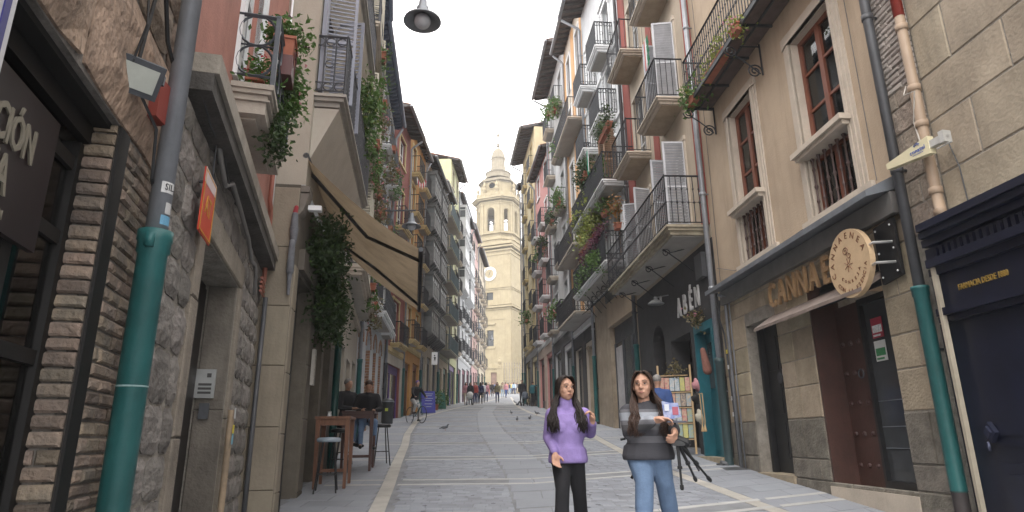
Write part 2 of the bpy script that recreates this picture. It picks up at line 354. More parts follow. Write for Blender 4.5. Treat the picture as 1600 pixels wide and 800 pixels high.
# slabs on the side walks
npv = 0; far = G()
def on_band(x, y):
    r = (y-bandy(x)-10.78) % 3.42
    return r < .64 and y < 60
def side(xa, xb, y0, y1, sx, sy, skew=True):
    global npv
    y = y0; row = 0
    while y < y1:
        a, b = xa(y), xb(y); n = max(1, round((b-a)/sx)); o = (row%2)*.5
        for q in range(-1, n+1):
            c = max(a, a+(b-a)*(q+o)/n)+.006; d = min(b, a+(b-a)*(q+1+o)/n)-.006
            if d-c < .08: continue
            sk = (lambda x: bandy(x)-bandy((a+b)/2)) if skew else (lambda x: 0)
            gg = slab(G() if y < 19 and npv < 270 else far, [(c,y+.006+sk(c)),(d,y+.006+sk(d)),(d,y+sy-.006+sk(d)),(c,y+sy-.006+sk(c))], .005+rnd.uniform(0,.0015), .008)
            if gg is not far: gg.obj('paving_slab', PAVE, pave); npv += 1
        y += sy; row += 1
side(lambda y: Lx(y)-.1, lambda y: interp(LSTR,y)-.15, 7.6, 40, .62, .47, False)
side(lambda y: interp(RSTR,y)+.13 if y < 26 else interp(KERB,y)+.13, lambda y: Rx(y)+.1, 7.4, 45, .75, .52)
side(lambda y: interp(CSTR,y)-.42, lambda y: interp(CSTR,y)+.42, 7.6, 45, .84, .62)
tag(far.obj('paving_slab', PAVE, pave), kind='stuff')
g = G(); y = 7.
while y < 38:
    sy = .125 if y < 22 else .25
    for right_, (xa, xb) in enumerate(((interp(LSTR,y)+.15, interp(CSTR,y)-.44), (interp(CSTR,y)+.44, (interp(RSTR,y) if y < 26 else interp(KERB,y))-.13))):
        xa0 = xa; x = xa+rnd.uniform(0,.1)
        while x < xb:
            sx = rnd.uniform(.17,.24)*(1 if y < 22 else 2); e = min(x+sx, xb)
            yy = y+(.43*(x-xa0) if right_ else 0)
            bb = (interp(RSTR,yy) if yy < 26 else interp(KERB,yy))-.12 if right_ else interp(CSTR,yy)-.43
            e = min(e, bb)
            if e-x > .05 and not on_band(x, yy+sy/2):
                t = rnd.uniform(.82,1.12); h = .004+rnd.uniform(0,.003)
                g.add([gp(x+.006,yy+.005,h),(e-.006,yy+.005,gz(yy)+h),gp(e-.006,yy+sy-.005,h),gp(x+.006,yy+sy-.005,h),gp(x,yy,-.003),gp(e,yy,-.003),gp(e,yy+sy,-.003),gp(x,yy+sy,-.003)],
                      [(0,1,2,3),(4,5,1,0),(5,6,2,1),(6,7,3,2),(7,4,0,3)], None, (t,t,t*1.01))
                if y < 20 and rnd.random() < .11:
                    a = rnd.uniform(.02,.034); cx = x; g.add([gp(cx-a,yy-a,h+.003),gp(cx+a,yy-a,h+.003),gp(cx+a,yy+a,h+.003),gp(cx-a,yy+a,h+.003)], [(0,1,2,3)], None, (.45,.45,.48))
            x = e if e < xb and e-x > .01 else xb
    y += sy
tag(g.obj('setts', SETT, pave), kind='stuff')
# manhole cover by the right-hand wall
g = G(); c = (4.15, 12.3)
slab(g, [(c[0]-.3,c[1]-.2),(c[0]+.3,c[1]-.1),(c[0]+.3,c[1]+.3),(c[0]-.3,c[1]+.2)], .010)
tag(g.obj('manhole_cover', PIPED), 'dark metal cover set flush in the paving near the grey conduit on the right', 'cover')

# ---------------------------------------------------------------- window, balcony, eave builders
CACHE = {}
def window(F, x0, x1, z0, z1, y=.14, frame=WHITEP, glass=GLASS, nx=2, nz=2, shut=None, shutmat=None, fw=.055, split=False, name='window', parts=True):
    w_, h_ = round(x1-x0, 2), round(z1-z0, 2); key = (w_, h_, frame.name, glass.name, nx, nz, fw)
    if key not in CACHE:
        g = G(); d = .06
        g.box(0,fw,0,d,0,h_); g.box(w_-fw,w_,0,d,0,h_); g.box(fw,w_-fw,0,d,0,fw); g.box(fw,w_-fw,0,d,h_-fw,h_)
        for i in range(1,nx): X = w_*i/nx; q = fw*.7 if nx == 2 else fw*.35; g.box(X-q,X+q,-.008,d-.003,fw,h_-fw)
        for i in range(nx):
            a = fw if i == 0 else w_*i/nx+fw*.5; b = w_-fw if i == nx-1 else w_*(i+1)/nx-fw*.5
            for j in range(1,nz): Z = h_*j/nz; g.box(a,b,.005,d-.006,Z-fw*.28,Z+fw*.28)
        p = G(); p.box(fw*.6,w_-fw*.6,.03,.038,fw*.6,h_-fw*.6)
        CACHE[key] = (g.mesh('window_frame', frame), p.mesh('pane', glass))
    fm, pm = CACHE[key]
    o = ob(name, fm, F.root, (x0, y, z0))
    if split:
        for i in range(nx):
            for j in range(nz):
                p = G(); a = w_*i/nx+fw*.5; b = w_*(i+1)/nx-fw*.5; c = h_*j/nz+fw*.2; d = h_*(j+1)/nz-fw*.2
                p.box(a,b,.028+rnd.uniform(0,.006),.036,c,d); p.obj('pane', glass, o)
    else: ob('pane', pm, o)
    if shut:
        sw = w_/2*(.98 if shut != 'closed' else 1); key = ('sh', round(sw,2), h_, (shutmat or WHITEP).name)
        if key not in CACHE:
            g = G(); t = .04; b = .05
            g.box(0,b,0,t,0,h_); g.box(sw-b,sw,0,t,0,h_); g.box(b,sw-b,0,t,0,b); g.box(b,sw-b,0,t,h_-b,h_); g.box(b,sw-b,0,t,h_*.5-b/2,h_*.5+b/2)
            n = int(h_/.075)
            for i in range(n):
                Z = b+(h_-2*b)*(i+.5)/n; g.add([(b,0,Z-.028),(sw-b,0,Z-.028),(sw-b,.034,Z+.02),(b,.034,Z+.02),(b,.006,Z-.034),(sw-b,.006,Z-.034),(sw-b,.04,Z+.014),(b,.04,Z+.014)], [(0,1,2,3),(4,7,6,5),(0,4,5,1),(2,6,7,3)])
            CACHE[key] = g.mesh('shutter', shutmat or WHITEP)
        m = CACHE[key]
        if shut == 'open':     # folded half open, standing off the wall
            a = radians(rnd.uniform(70,105)); s1 = ob('shutter', m, o, (0,-y-.01,0), (0,0,-a)); s2 = ob('shutter', m, o, (w_,-y-.01,0), (0,0,pi+a))
        elif shut == 'flat':
            s1 = ob('shutter', m, o, (-sw-.01,-y-.05,0)); s2 = ob('shutter', m, o, (w_+.01,-y-.05,0))
        else:
            s1 = ob('shutter', m, o, (0,-.05,0)); s2 = ob('shutter', m, o, (sw+.005,-.05,0))
    return o
def ring(g, c, r, t, ax='y', n=12, k=None, a0=0, a1=2*pi, m=4):
    pts = []
    for i in range(n+1):
        a = a0+(a1-a0)*i/n
        pts.append((c[0]+r*cos(a), c[1], c[2]+r*sin(a)) if ax == 'y' else (c[0], c[1]+r*cos(a), c[2]+r*sin(a)))
    g.tube(pts, t, m, k, False)
def spiral(g, c, r, t, turns=1.6, a0=0., sgn=1, ax='y', n=18):
    pts = []
    for i in range(n+1):
        q = i/n; a = a0+sgn*turns*2*pi*q; rr = r*(1-.8*q)
        pts.append((c[0]+rr*cos(a), c[1], c[2]+rr*sin(a)) if ax == 'y' else (c[0], c[1]+rr*cos(a), c[2]+rr*sin(a)))
    g.tube(pts, t, 4, None, False)
def rail_side(g, a, b, z0, h, style, sp=.115, t=.008):
    """one run of railing from a to b ((x,y) pairs)"""
    a = Vector((*a,0)); b = Vector((*b,0)); L = (b-a).length; d = (b-a)/L; n = max(2, round(L/sp)); ax = 'y' if abs(d.x) > .5 else 'x'
    P = lambda s, z: tuple(a+d*s+Vector((0,0,z)))
    t *= 1.25
    g.tube([P(-.01,z0+h), P(L+.01,z0+h)], .024, 4); g.tube([P(0,z0+.06), P(L,z0+.06)], .014, 4)
    if style == 'circles':
        for q in (0,1):
            n2 = max(1, round(L/.42)); r = L/n2/2; zc = z0+.06+(h-.06)*(.25+.5*q)
            for i in range(n2): ring(g, P(L*(i+.5)/n2, zc), min(r, (h-.06)/4), .013, ax, 16)
            n3 = n2
        g.tube([P(0,z0+h/2+.03), P(L,z0+h/2+.03)], .01, 4)
        return
    for i in range(n+1):
        s = L*i/n
        if style == 'baluster':
            pr = [(.011,z0+.06),(.011,z0+h*.42),(.027,z0+h*.46),(.011,z0+h*.5),(.011,z0+h*.7),(.023,z0+h*.73),(.011,z0+h*.76),(.011,z0+h)]
            c = a+d*s; g.lathe(pr, 5, (c.x,c.y,0))
        else: g.tube([P(s,z0+.06), P(s,z0+h)], t, 4, None, False)
    if style == 'baluster': g.tube([P(0,z0+h*.46), P(L,z0+h*.46)], .008, 4)
    if style == 'scroll':
        m = max(2, round(L/.17)); r = L/m/2*.85
        for zc in (z0+.06+r, z0+h-r-.02):
            for i in range(m): ring(g, P(L*(i+.5)/m, zc), r, .0105, ax, 8, None, 0, 2*pi, 3)
        for i in range(m):
            if i % 2: ring(g, P(L*(i+.5)/m, z0+h*.52), r*.9, .008, ax, 8, None, 0, 2*pi, 3)
        g.tube([P(0,z0+.06+2*r), P(L,z0+.06+2*r)], .008, 4); g.tube([P(0,z0+h-2*r-.03), P(L,z0+h-2*r-.03)], .008, 4)
    if style == 'belly':
        for i in range(n):
            s = L*(i+.5)/n; zc = z0+h*.3
            if i % 2 == 0: ring(g, P(s, zc), sp*.55, .008, ax, 8, None, 0, 2*pi, 3)
def balcony(F, x0, x1, z, out=.6, h=1.0, style='bars', slab_='stone', mat=IRON, smat=TRIM, umat=PLASTER_U, y=0., sp=.115, t=.008, th=.12, brackets=0):
    w_ = round(x1-x0, 2); key = ('b', w_, out, h, style, slab_, mat.name, smat.name, sp, t, th, brackets)
    if key not in CACHE:
        g = G()
        if slab_ == 'stone':
            g.box(0,w_,-out,0,-th*.45,0,0); g.box(.04,w_-.04,-out+.04,0,-th,-th*.45-.001,0); g.box(.1,w_-.1,-out+.1,0,-th*1.7,-th-.001,0); g.box(.17,w_-.17,-out+.17,0,-th*1.9,-th*1.7-.001,1)
        elif slab_ == 'thin':
            g.box(0,w_,-out,0,-th*.5,0,0); g.box(.05,w_-.05,-out+.05,0,-th,-th*.5-.001,1)
        elif slab_ == 'iron':
            g.box(0,w_,-out,-out+.04,-.09,0,2); g.box(0,.04,-out,0,-.09,-.001,2); g.box(w_-.04,w_,-out,0,-.09,-.001,2); g.box(.04,w_-.04,-out+.04,0,-.04,-.01,3)
            n = max(2, round(w_/1.0))
            for i in range(1,n): g.box(w_*i/n-.02,w_*i/n+.02,-out+.04,0,-.08,-.041,2)
            g.box(.04,w_-.04,-out*.52,-out*.52+.03,-.075,-.042,2)
        for i in range(brackets):
            X = w_*(i+.5)/brackets
            g.k = 2; g.tube([(X,0,-th-.45),(X,-out*.35,-th-.3),(X,-out*.75,-th-.03)], .014, 4); ring(g, (X,-out*.3,-th-.14), .09, .011, 'x', 10); g.k = 0
        r = G(); o_ = .035
        rail_side(r, (o_,-out+o_), (w_-o_,-out+o_), 0, h, style, sp, t); rail_side(r, (o_,-out+o_), (o_,0), 0, h, style, sp, t); rail_side(r, (w_-o_,-out+o_), (w_-o_,0), 0, h, style, sp, t)
        for X in (o_, w_-o_): r.tube([(X,-out+o_,0),(X,-out+o_,h+.03)], .017, 4)
        CACHE[key] = (g.mesh('balcony', [smat, umat, mat, SOFF if slab_ == 'iron' else smat]), r.mesh('railing', mat))
    a, b = CACHE[key]; o = ob('balcony', a, F.root, (x0, y, z)); ob('railing', b, o); return o
def gallery(F, x0, x1, z0, z1, out=.7, frame=WHITEP, glass=GLASS, nx=3, base=.9, brk=True):
    """glazed enclosed balcony"""
    g = G(); w_ = x1-x0; h = z1-z0; t = .06
    g.box(0,w_,-out,0,0,.12); g.box(-.05,w_+.05,-out-.05,0,h-.14,h); g.box(-.09,w_+.09,-out-.09,0,h+.001,h+.05)
    g.box(.02,w_-.02,-out+.02,0,.12,base-.03); g.box(0,w_,-out-.01,0,base-.03,base+.03)
    for i in range(nx+1): X = (w_-t)*i/nx; g.box(X,X+t,-out,-out+t,.12,h-.14)
    for i in range(nx):
        X = (w_-t)*i/nx; g.box(X+t+.06,X+(w_-t)/nx-.06,-out-.002,-out+.03,.22,base-.12)
    for X in (0,w_-t): g.box(X,X+t,-t,0,.12,h-.14)
    g.box(0,w_,-out+.005,-out+t-.005,base+(h-base)*.62,base+(h-base)*.62+.05); g.box(.005,t-.01,-out,0,base+(h-base)*.62,base+(h-base)*.62+.05); g.box(w_-t+.01,w_-.005,-out,0,base+(h-base)*.62,base+(h-base)*.62+.05)
    if brk:
        for i in range(nx+1): X = .05+(w_-.2)*i/nx; g.prism([(0,0),(-out,0),(-out,-.1),(-.05,-.5),(0,-.5)], X, X+.1, None, 'x')
    o = g.obj('gallery', frame, F.root, False, (x0,0,z0))
    p = G(); p.box(.03,w_-.03,-out+.03,-out+.035,base,h-.14); p.box(.03,.035,-out+.03,0,base,h-.14); p.box(w_-.035,w_-.03,-out+.03,0,base,h-.14); p.obj('pane', glass, o)
    return o
def eave(F, x0, x1, H, ov=.9, sp=.5, rmat=WOODD, smat=SOFF, slope=.3, gutter=True, gmat=PIPEG, depth=5., bend=True, rh=.14, nearend=None):
    z = lambda y: H+.18+slope*(y+ov)*1.0     # underside of boards at y
    r = G(); n = max(2, round((x1-x0)/sp)); key = ('raf', ov, slope, rh)
    if key not in CACHE:
        q = G(); e = lambda y: .18+slope*(y+ov)
        q.add([(x,-ov+.04,e(-ov+.04)-rh*.55) for x in (0,.09)]+[(x,-ov+.04,e(-ov+.04)) for x in (0,.09)]+[(x,-ov+.22,e(-ov+.22)-rh) for x in (0,.09)]+[(x,.3,e(.3)) for x in (0,.09)]+[(x,.3,e(.3)-rh) for x in (0,.09)],
              [(0,1,3,2),(4,5,1,0),(8,9,5,4),(6,8,4,0,2),(7,3,1,5,9),(2,3,7,6)]); CACHE[key] = q.mesh('rafter', rmat)
    for i in range(n+1): ob('rafter', CACHE[key], F.root, (x0+(x1-x0-.09)*i/n, 0, H))
    g = G(); g.add([(x0,-ov,z(-ov)),(x1,-ov,z(-ov)),(x1,depth,z(depth)),(x0,depth,z(depth)),(x0,-ov,z(-ov)+.04),(x1,-ov,z(-ov)+.04),(x1,depth,z(depth)+.04),(x0,depth,z(depth)+.04)],
        [(0,3,2,1),(0,1,5,4),(1,2,6,5),(3,0,4,7),(2,3,7,6)]); g.obj('eave_board', smat, F.root)
    g = G(); m = max(4, int((x1-x0)/.22))
    for i in range(m):
        a = x0-.03+(x1-x0+.06)*i/m; b = x0-.03+(x1-x0+.06)*(i+1)/m; k = 4; yo = -ov-.06
        for j in range(k):
            u, v = a+(b-a)*j/k, a+(b-a)*(j+1)/k; hu, hv = .075*sin(pi*j/k), .075*sin(pi*(j+1)/k)
            g.quad((u,yo,z(yo)+.045+hu),(v,yo,z(yo)+.045+hv),(v,depth,z(depth)+.045+hv),(u,depth,z(depth)+.045+hu)); g.quad((u,yo,z(yo)+.042),(v,yo,z(yo)+.042),(v,yo,z(yo)+.045+hv),(u,yo,z(yo)+.045+hu))
    g.obj('roof', TILE, F.root)
    if gutter:
        g = G(); c = (-ov-.09, z(-ov)-.0); P = [(c[0]+.075*cos(a), c[1]+.075*sin(a)) for a in [pi+pi*i/8 for i in range(9)]]
        for (ya,za),(yb,zb) in zip(P, P[1:]): g.quad((x0,ya,za),(x1,ya,za),(x1,yb,zb),(x0,yb,zb)); g.quad((x0,ya*.97-.002,za+.006),(x0,yb*.97-.002,zb+.006),(x1,yb*.97-.002,zb+.006),(x1,ya*.97-.002,za+.006))
        for X in (x0,x1): g.add([(X,y,zz) for y,zz in P], [tuple(range(9))])
        g.obj('gutter', gmat, F.root)
def downpipe(F, x, z0, z1, r=.055, out=.1, mat=PIPEG, sleeve=None, smat=TEAL, eavez=None, ov=.9, sdir=1, parent=None):
    g = G(); pts = [(x,-out,z0),(x,-out,z1)]
    if eavez: pts = [(x,-out,z0),(x,-out,z1-.55),(x,-out-.06,z1-.45),(x,-ov,eavez-.02)]
    g.tube(pts, r, 10)
    zz = z0+1.5
    while zz < z1-1: g.lathe([(r+.002,-.04),(r+.014,-.035),(r+.014,.035),(r+.002,.04)], 10, (x,-out,zz)); g.box(x-.015,x+.015,-out,0,zz-.012,zz+.012); zz += 2.1
    o = g.obj('downpipe', mat, parent or F.root, True)
    if sleeve:
        g = G(); R = r*1.28; g.lathe([(R,0),(R,sleeve-.1),(R*1.13,sleeve-.09),(R*1.13,sleeve-.02),(R*1.2,sleeve-.015),(R*1.2,sleeve+.015),(r,sleeve+.02)], 14, (x,-out,z0)); g.box(x-.02,x+.02,-out,.01,z0+sleeve*.5-.02,z0+sleeve*.5+.02); g.obj('pipe_sleeve', smat, o, True)
    return o
def plant(loc, size, n, mat=LEAF, label='', group=None, flowers=None, pot=None, droop=0., ls=.05, rz=0., nf=0, name='balcony_plant', cat='plant'):
    """size=(sx,sy,sz): box of foliage above (or hanging below) loc; pot=(sx,sy,sz) trough"""
    root = empty(name, loc, rz, label, cat, group); g = G()
    cl = [(rnd.uniform(-.5,.5)*size[0], rnd.uniform(-.5,.5)*size[1], rnd.uniform(0,1)*size[2]-droop*rnd.random()) for _ in range(max(3, n//22))]
    for _ in range(n):
        c = rnd.choice(cl); s = ls*2.0; g.leaf((c[0]+rnd.gauss(0,s), c[1]+rnd.gauss(0,s), c[2]+rnd.gauss(0,s)), ls*rnd.uniform(.6,1.3))
    g.obj('foliage', mat, root)
    st = G()
    for c in cl: st.tube([(c[0]*.2,c[1]*.2,-.02),(c[0]*.7,c[1]*.7,c[2]*.5+.02),c], .006, 3)
    st.obj('stem', LEAFD, root)
    if flowers:
        f = G()
        for _ in range(nf or n//12):
            c = rnd.choice(cl); c = (c[0]+rnd.gauss(0,.09), c[1]+rnd.gauss(0,.07), c[2]+abs(rnd.gauss(0,.08)))
            for _ in range(3): f.leaf((c[0]+rnd.gauss(0,.01), c[1]+rnd.gauss(0,.01), c[2]+rnd.gauss(0,.01)), ls*.65)
        f.obj('flower', flowers, root)
    if pot:
        a, b, c = pot[:3]; p = G(); p.add([(sx*a/2*q, sy*b/2*q, z) for z, q in ((-c,.82),(0,1)) for sx, sy in ((-1,-1),(1,-1),(1,1),(-1,1))]+[(sx*(a/2+.012), sy*(b/2+.012), z) for z in (-.03,.001) for sx, sy in ((-1,-1),(1,-1),(1,1),(-1,1))],
            [(3,2,1,0),(0,1,5,4),(1,2,6,5),(2,3,7,6),(3,0,4,7),(8,9,13,12),(9,10,14,13),(10,11,15,14),(11,8,12,15),(12,13,14,15),(11,10,9,8)]); p.obj('pot', pot[3] if len(pot) > 3 else TERRA, root)
    return root
# ---------------------------------------------------------------- cathedral tower at the top of the street
TY = 110.; tc_ = atY(779, 430, TY+4); PHI = radians(-21.8)
tower = empty('cathedral_tower', (tc_.x, TY+4, gz(TY)), PHI, 'pale yellow stone bell tower with clock, arched belfry and small dome closing the street', 'tower')
TD = [.3]
def tz(v): return atY(778, v, TY+TD[0]).z-gz(TY)
def plan(e, c):
    if c < .01: return [(-e,-e),(e,-e),(e,e),(-e,e)]
    k = c/sqrt(2); return [(-e+k,-e),(e-k,-e),(e,-e+k),(e,e-k),(e-k,e),(-e+k,e),(-e,e-k),(-e,-e+k)]
def tier(g, e, c, z0, z1): g.prism(plan(e,c), z0, z1, None, 'z')
g = G(); E0 = 3.8
tier(g, E0, 0, -1, tz(500)); o = None
# shaft with sunk windows: front sheet in front of a core
body = G(); zc6 = tz(500); zc4 = tz(392)
holes = [(-.55,.75,tz(541),tz(516)), (-.7,.65,tz(469),tz(457))]
wall_mesh(body, -E0-.25, E0+.25, -1, zc4, holes, .5, -E0-.25)
for s_ in (0,1,2):   # the other three faces
    a = [(E0+.25,-E0-.25),(E0+.25,E0+.25),(-E0-.25,E0+.25),(-E0-.25,-E0-.25)]
    p, q = a[s_], a[s_+1]; body.quad((*p,-1),(*q,-1),(*q,zc4),(*p,zc4))
body.obj('shaft', STONE, tower)
for a_,b_ in (((-.6,.8),(541,516)),((-.8,.8),(469,457))):
    g = G(); g.box(*a_,-E0+.1,-E0+.2,tz(b_[0])-.1,tz(b_[1])+.1); g.obj('window_pane', GLASS, tower)
g = G()
e1 = E0+.25
for z, p, h in ((tz(500),.08,.28),(tz(485),.12,.3),(tz(482),.5,.3),(tz(478),.3,.3),(tz(456)+.3,.12,.22),(tz(456)+.55,.22,.14),(tz(400),.1,.25),(tz(394),.25,.3),(tz(389),.55,.28),(tz(384),.3,.5)): g.prism(plan(e1+p,0), z, z+h, None, 'z')
g.box(-1.0,1.1,-e1-.25,-e1+.02,tz(508),tz(508)+.3); g.box(-1.0,1.1,-e1-.12,-e1+.02,tz(543)-.25,tz(543))
for X in (-e1+.02, e1-1.1): g.box(X,X+1.08,-e1-.1,-e1+.01,-1,tz(486)); g.box(X,X+1.08,-e1-.1,-e1+.01,tz(455),tz(402))
g.box(e1-.01,e1+.1,-e1+.02,-e1+1.1,-1,tz(486)); g.box(e1-.01,e1+.1,-e1+.02,-e1+1.1,tz(455),tz(402)); g.box(e1-.01,e1+.1,e1-1.1,e1-.02,-1,tz(486))
g.obj('cornice', STONE, tower)
ck = G(); zc = tz(428)
pl = [(1.34*cos(2*pi*i/36), zc+1.34*sin(2*pi*i/36)) for i in range(36)]; ck.prism(pl, -e1-.1, -e1+.01)
clock = ck.obj('clock', M('clock_rim', (.42,.40,.36), .7), tower)
ck = G(); ck.prism([(1.26*cos(2*pi*i/36), zc+1.26*sin(2*pi*i/36)) for i in range(36)], -e1-.12, -e1-.1); ck.obj('clock_face', M('clock_white', (.72,.71,.68), .6, .05, 3), clock)
ck = G(); ck.prism([(.82*cos(2*pi*i/30), zc+.82*sin(2*pi*i/30)) for i in range(30)], -e1-.13, -e1-.12); ck.obj('clock_centre', STONE, clock)
for i, t in enumerate(['XII','I','II','III','IIII','V','VI','VII','VIII','IX','X','XI']):
    a = pi/2-2*pi*i/12; text(t, .3, IRONG, clock, (1.04*cos(a), -e1-.125, zc+1.04*sin(a)), (pi/2, pi/2-a if False else 0, 0), .004, 'numeral', sx=.8)
ck = G()
for a, l, w_ in ((radians(60), .8, .045), (radians(250), .62, .07)): ck.prism([(cos(a)*l, zc+sin(a)*l), (-sin(a)*w_-cos(a)*.2, zc+cos(a)*w_-sin(a)*.2), (sin(a)*w_-cos(a)*.2, zc-cos(a)*w_-sin(a)*.2)], -e1-.15, -e1-.14)
ck.obj('clock_hand', IRON, clock)
# belfry: square with cut corners, arched openings
TD[0] = .7
sB, cB = 3.75, 2.45; eB = sB/2+cB/sqrt(2); z0, z1 = tz(371), tz(325)
g = G(); tier(g, eB+.25, cB, tz(384), tz(371)); tier(g, eB+.45, cB, tz(376), tz(374)); tier(g, eB+.4, cB, tz(366), tz(364)); g.obj('plinth', STONE, tower)
B8 = plan(eB, cB)
ztop = tz(319); bel = G()
for i in range(8):
    p, q = Vector((*B8[i],0)), Vector((*B8[(i+1)%8],0)); L = (q-p).length; d = (q-p)/L; nrm = Vector((d.y,-d.x,0)); t = G()
    hw = .72 if L > 3 else .42
    wall_mesh(t, 0, L, tz(372), ztop, [(L/2-hw, L/2+hw, tz(361), tz(325) if L > 3 else tz(327), 1)], .5)
    t.box(L/2-hw-.35,L/2+hw+.35,-.12,.02,tz(361)-.25,tz(361)-.01)
    for X in (0.02, L-.42): t.box(X,X+.4,-.14,.01,tz(366),tz(317)-.5); t.box(X-.05,X+.45,-.22,.01,tz(317)-.5,tz(317)-.1); t.box(X-.05,X+.45,-.22,.01,tz(367),tz(365))
    ar = [(L/2+(hw+.14)*cos(pi*k/10), (tz(325)-hw if L > 3 else tz(327)-hw)+(hw+.14)*sin(pi*k/10)) for k in range(11)]
    t.tube([(L/2+hw+.14,-.02,tz(361))]+[(x,-.02,z) for x,z in ar]+[(L/2-hw-.14,-.02,tz(361))], .09, 4)
    bel.add([p+d*v[0]-nrm*v[1]+Vector((0,0,v[2])) for v in t.v], t.f)
bel.obj('belfry', STONE, tower)
g = G(); g.lathe([(.08,0),(.5,.05),(.62,.2),(.5,.5),(.45,1.0),(.3,1.25),(.05,1.3)], 14, (0,-.3,tz(349)))
g.box(-2.5,2.5,-.4,-.2,tz(346)+.6,tz(346)+.8); g.obj('bell', M('bronze', (.07,.08,.06), .5, metal=.6), tower)
g = G(); g.box(-.75,.75,-eB+.3,-eB+.34,tz(350),tz(350)+.05); g.box(-.75,.75,-eB+.3,-eB+.34,tz(343),tz(343)+.05)
for i in range(9): g.box(-.72+i*.175,-.69+i*.175,-eB+.305,-eB+.335,tz(350),tz(343))
g.obj('railing', IRONG, tower)
g = G()
for z, e, h in ((ztop,.06,.25),(tz(317),.16,.3),(tz(313),.62,.18),(tz(311),.8,.22),(tz(308),.45,.2),(tz(305),.1,.6)): tier(g, eB+e, cB, z, z+h)
g.obj('cornice', STONE, tower)
# attic with oculus, ring, lantern, dome, finial
TD[0] = 1.6
a_ = G(); at8 = plan(3.0, 2.0)
za, zb = tz(305), tz(286)
for i in range(8):
    p, q = Vector((*at8[i],0)), Vector((*at8[(i+1)%8],0)); L = (q-p).length; d = (q-p)/L; nrm = Vector((d.y,-d.x,0)); t = G(); 
    if L > 2.2:
        r = .74; zc = tz(291); n = 16; cir = [(L/2+r*cos(2*pi*k/n), zc+.95*r*sin(2*pi*k/n)) for k in range(n)]
        sq = []
        for k in range(n):
            a = 2*pi*k/n; m = max(abs(cos(a)), abs(sin(a))); sq.append((L/2+(L/2)*cos(a)/m, (za+zb)/2+(zb-za)/2*sin(a)/m))
        for k in range(n):
            k2 = (k+1)%n; t.quad((*[cir[k][0],0],cir[k][1]),(cir[k2][0],0,cir[k2][1]),(sq[k2][0],0,sq[k2][1]),(sq[k][0],0,sq[k][1])); t.quad((cir[k][0],0,cir[k][1]),(cir[k][0],.4,cir[k][1]),(cir[k2][0],.4,cir[k2][1]),(cir[k2][0],0,cir[k2][1]))
        t.tube([(x,-.03,z) for x,z in cir]+[(cir[0][0],-.03,cir[0][1])], .12, 5, None, False)
        for X in (0,L-.35): t.box(X,X+.35,-.14,.01,za,zb)
    else: t.quad((0,0,za),(L,0,za),(L,0,zb),(0,0,zb)); t.box(.4,L-.4,-.1,.01,za+.4,zb-.4)
    a_.add([p+d*v[0]-nrm*v[1]+Vector((0,0,v[2])) for v in t.v], t.f)
a_.obj('attic', STONE, tower)
g = G(); tier(g, 2.2, 1.5, za, zb); g.obj('attic_core', BLACKP, tower)
g = G()
for z, e, h in ((tz(286),.15,.2),(tz(284),.45,.22),(tz(282),.25,.3)): tier(g, 2.95+e, 2.0, z, z+h)
TD[0] = 3.
zr = tz(279)
g.lathe([(2.55,zr),(2.55,zr+.25),(2.35,zr+.3),(2.35,tz(271)),(2.5,tz(271)+.05),(2.5,tz(271)+.2),(1.7,tz(271)+.3),(1.5,tz(268)+.3)], 32)
zd = tz(264); zt = tz(229)
g.lathe([(1.75,zd-.3),(1.5,zd),(1.4,zd+.6),(1.28,zd+1.9),(1.26,tz(247)),(1.42,tz(246)),(1.4,tz(244)),(1.28,tz(241)),(1.16,tz(237)),(.95,tz(233)),(.6,tz(230.5)),(.22,zt),(.15,zt+.1),(.16,zt+.35),(.42,zt+.5),(.15,zt+.62),(.22,tz(223)),(.28,tz(222)),(.16,tz(221)),(.13,tz(210)),(.28,tz(209)),(.26,tz(206.5)),(.05,tz(205))], 24)
for k in range(16):
    a = 2*pi*k/16; g.tube([(1.3*cos(a),1.3*sin(a),zd+1.9),(1.14*cos(a),1.14*sin(a),tz(240)),(.6*cos(a),.6*sin(a),tz(231)),(.2*cos(a),.2*sin(a),zt)], .06, 4)
g.obj('dome', M('dome_stone', (.235,.205,.15), .9, .1, 2, .2, 10, streak=.3), tower)
TD[0] = .7
fin = G(); fin.lathe([(.3,0),(.3,.35),(.14,.5),(.16,.8),(.42,1.3),(.38,1.55),(.14,1.8),(.28,2.1),(.26,2.3),(.02,3.0)], 8); fm = fin.mesh('pinnacle', STONE)
for sx, sy in ((-1,-1),(1,-1),(-1,1),(1,1)):
    for u, v in ((.95,.32),(.32,.95)): ob('pinnacle', fm, tower, (sx*(eB+.3)*u, sy*(eB+.3)*v*1.0, tz(308)+.2))
# cathedral side masses behind/right of the tower, forecourt wall and iron fence
F = Facade((-9, 104.5), (-1.8, 104.5), 'L'); 
cw = empty('cathedral_nave', (2.5, TY+8.5, gz(TY)), PHI, 'pale stone wall of the cathedral behind the bell tower', 'building')
g = G(); g.box(-4,30,0,20,-1,tz(486)); g.obj('wall', STONE, cw)
g = G(); g.box(-4.2,30.2,-.2,20.2,tz(486)+.002,tz(486)+.5); g.box(-4.5,30.5,-.5,20.5,tz(486)+.502,tz(486)+.7); g.obj('cornice', STONE, cw)
FY = 103.2
w0 = atY(757, 600, FY).x-6; w1 = atY(785, 600, FY).x
gwl = empty('forecourt_wall', (w0, FY, gz(FY)), 0, 'pale stone forecourt wall with brown door below the tower', 'wall'); W_ = w1-w0; hz = atY(770,576,FY).z-gz(FY)
dx0 = atY(767,600,FY).x-w0; dx1 = atY(776,600,FY).x-w0
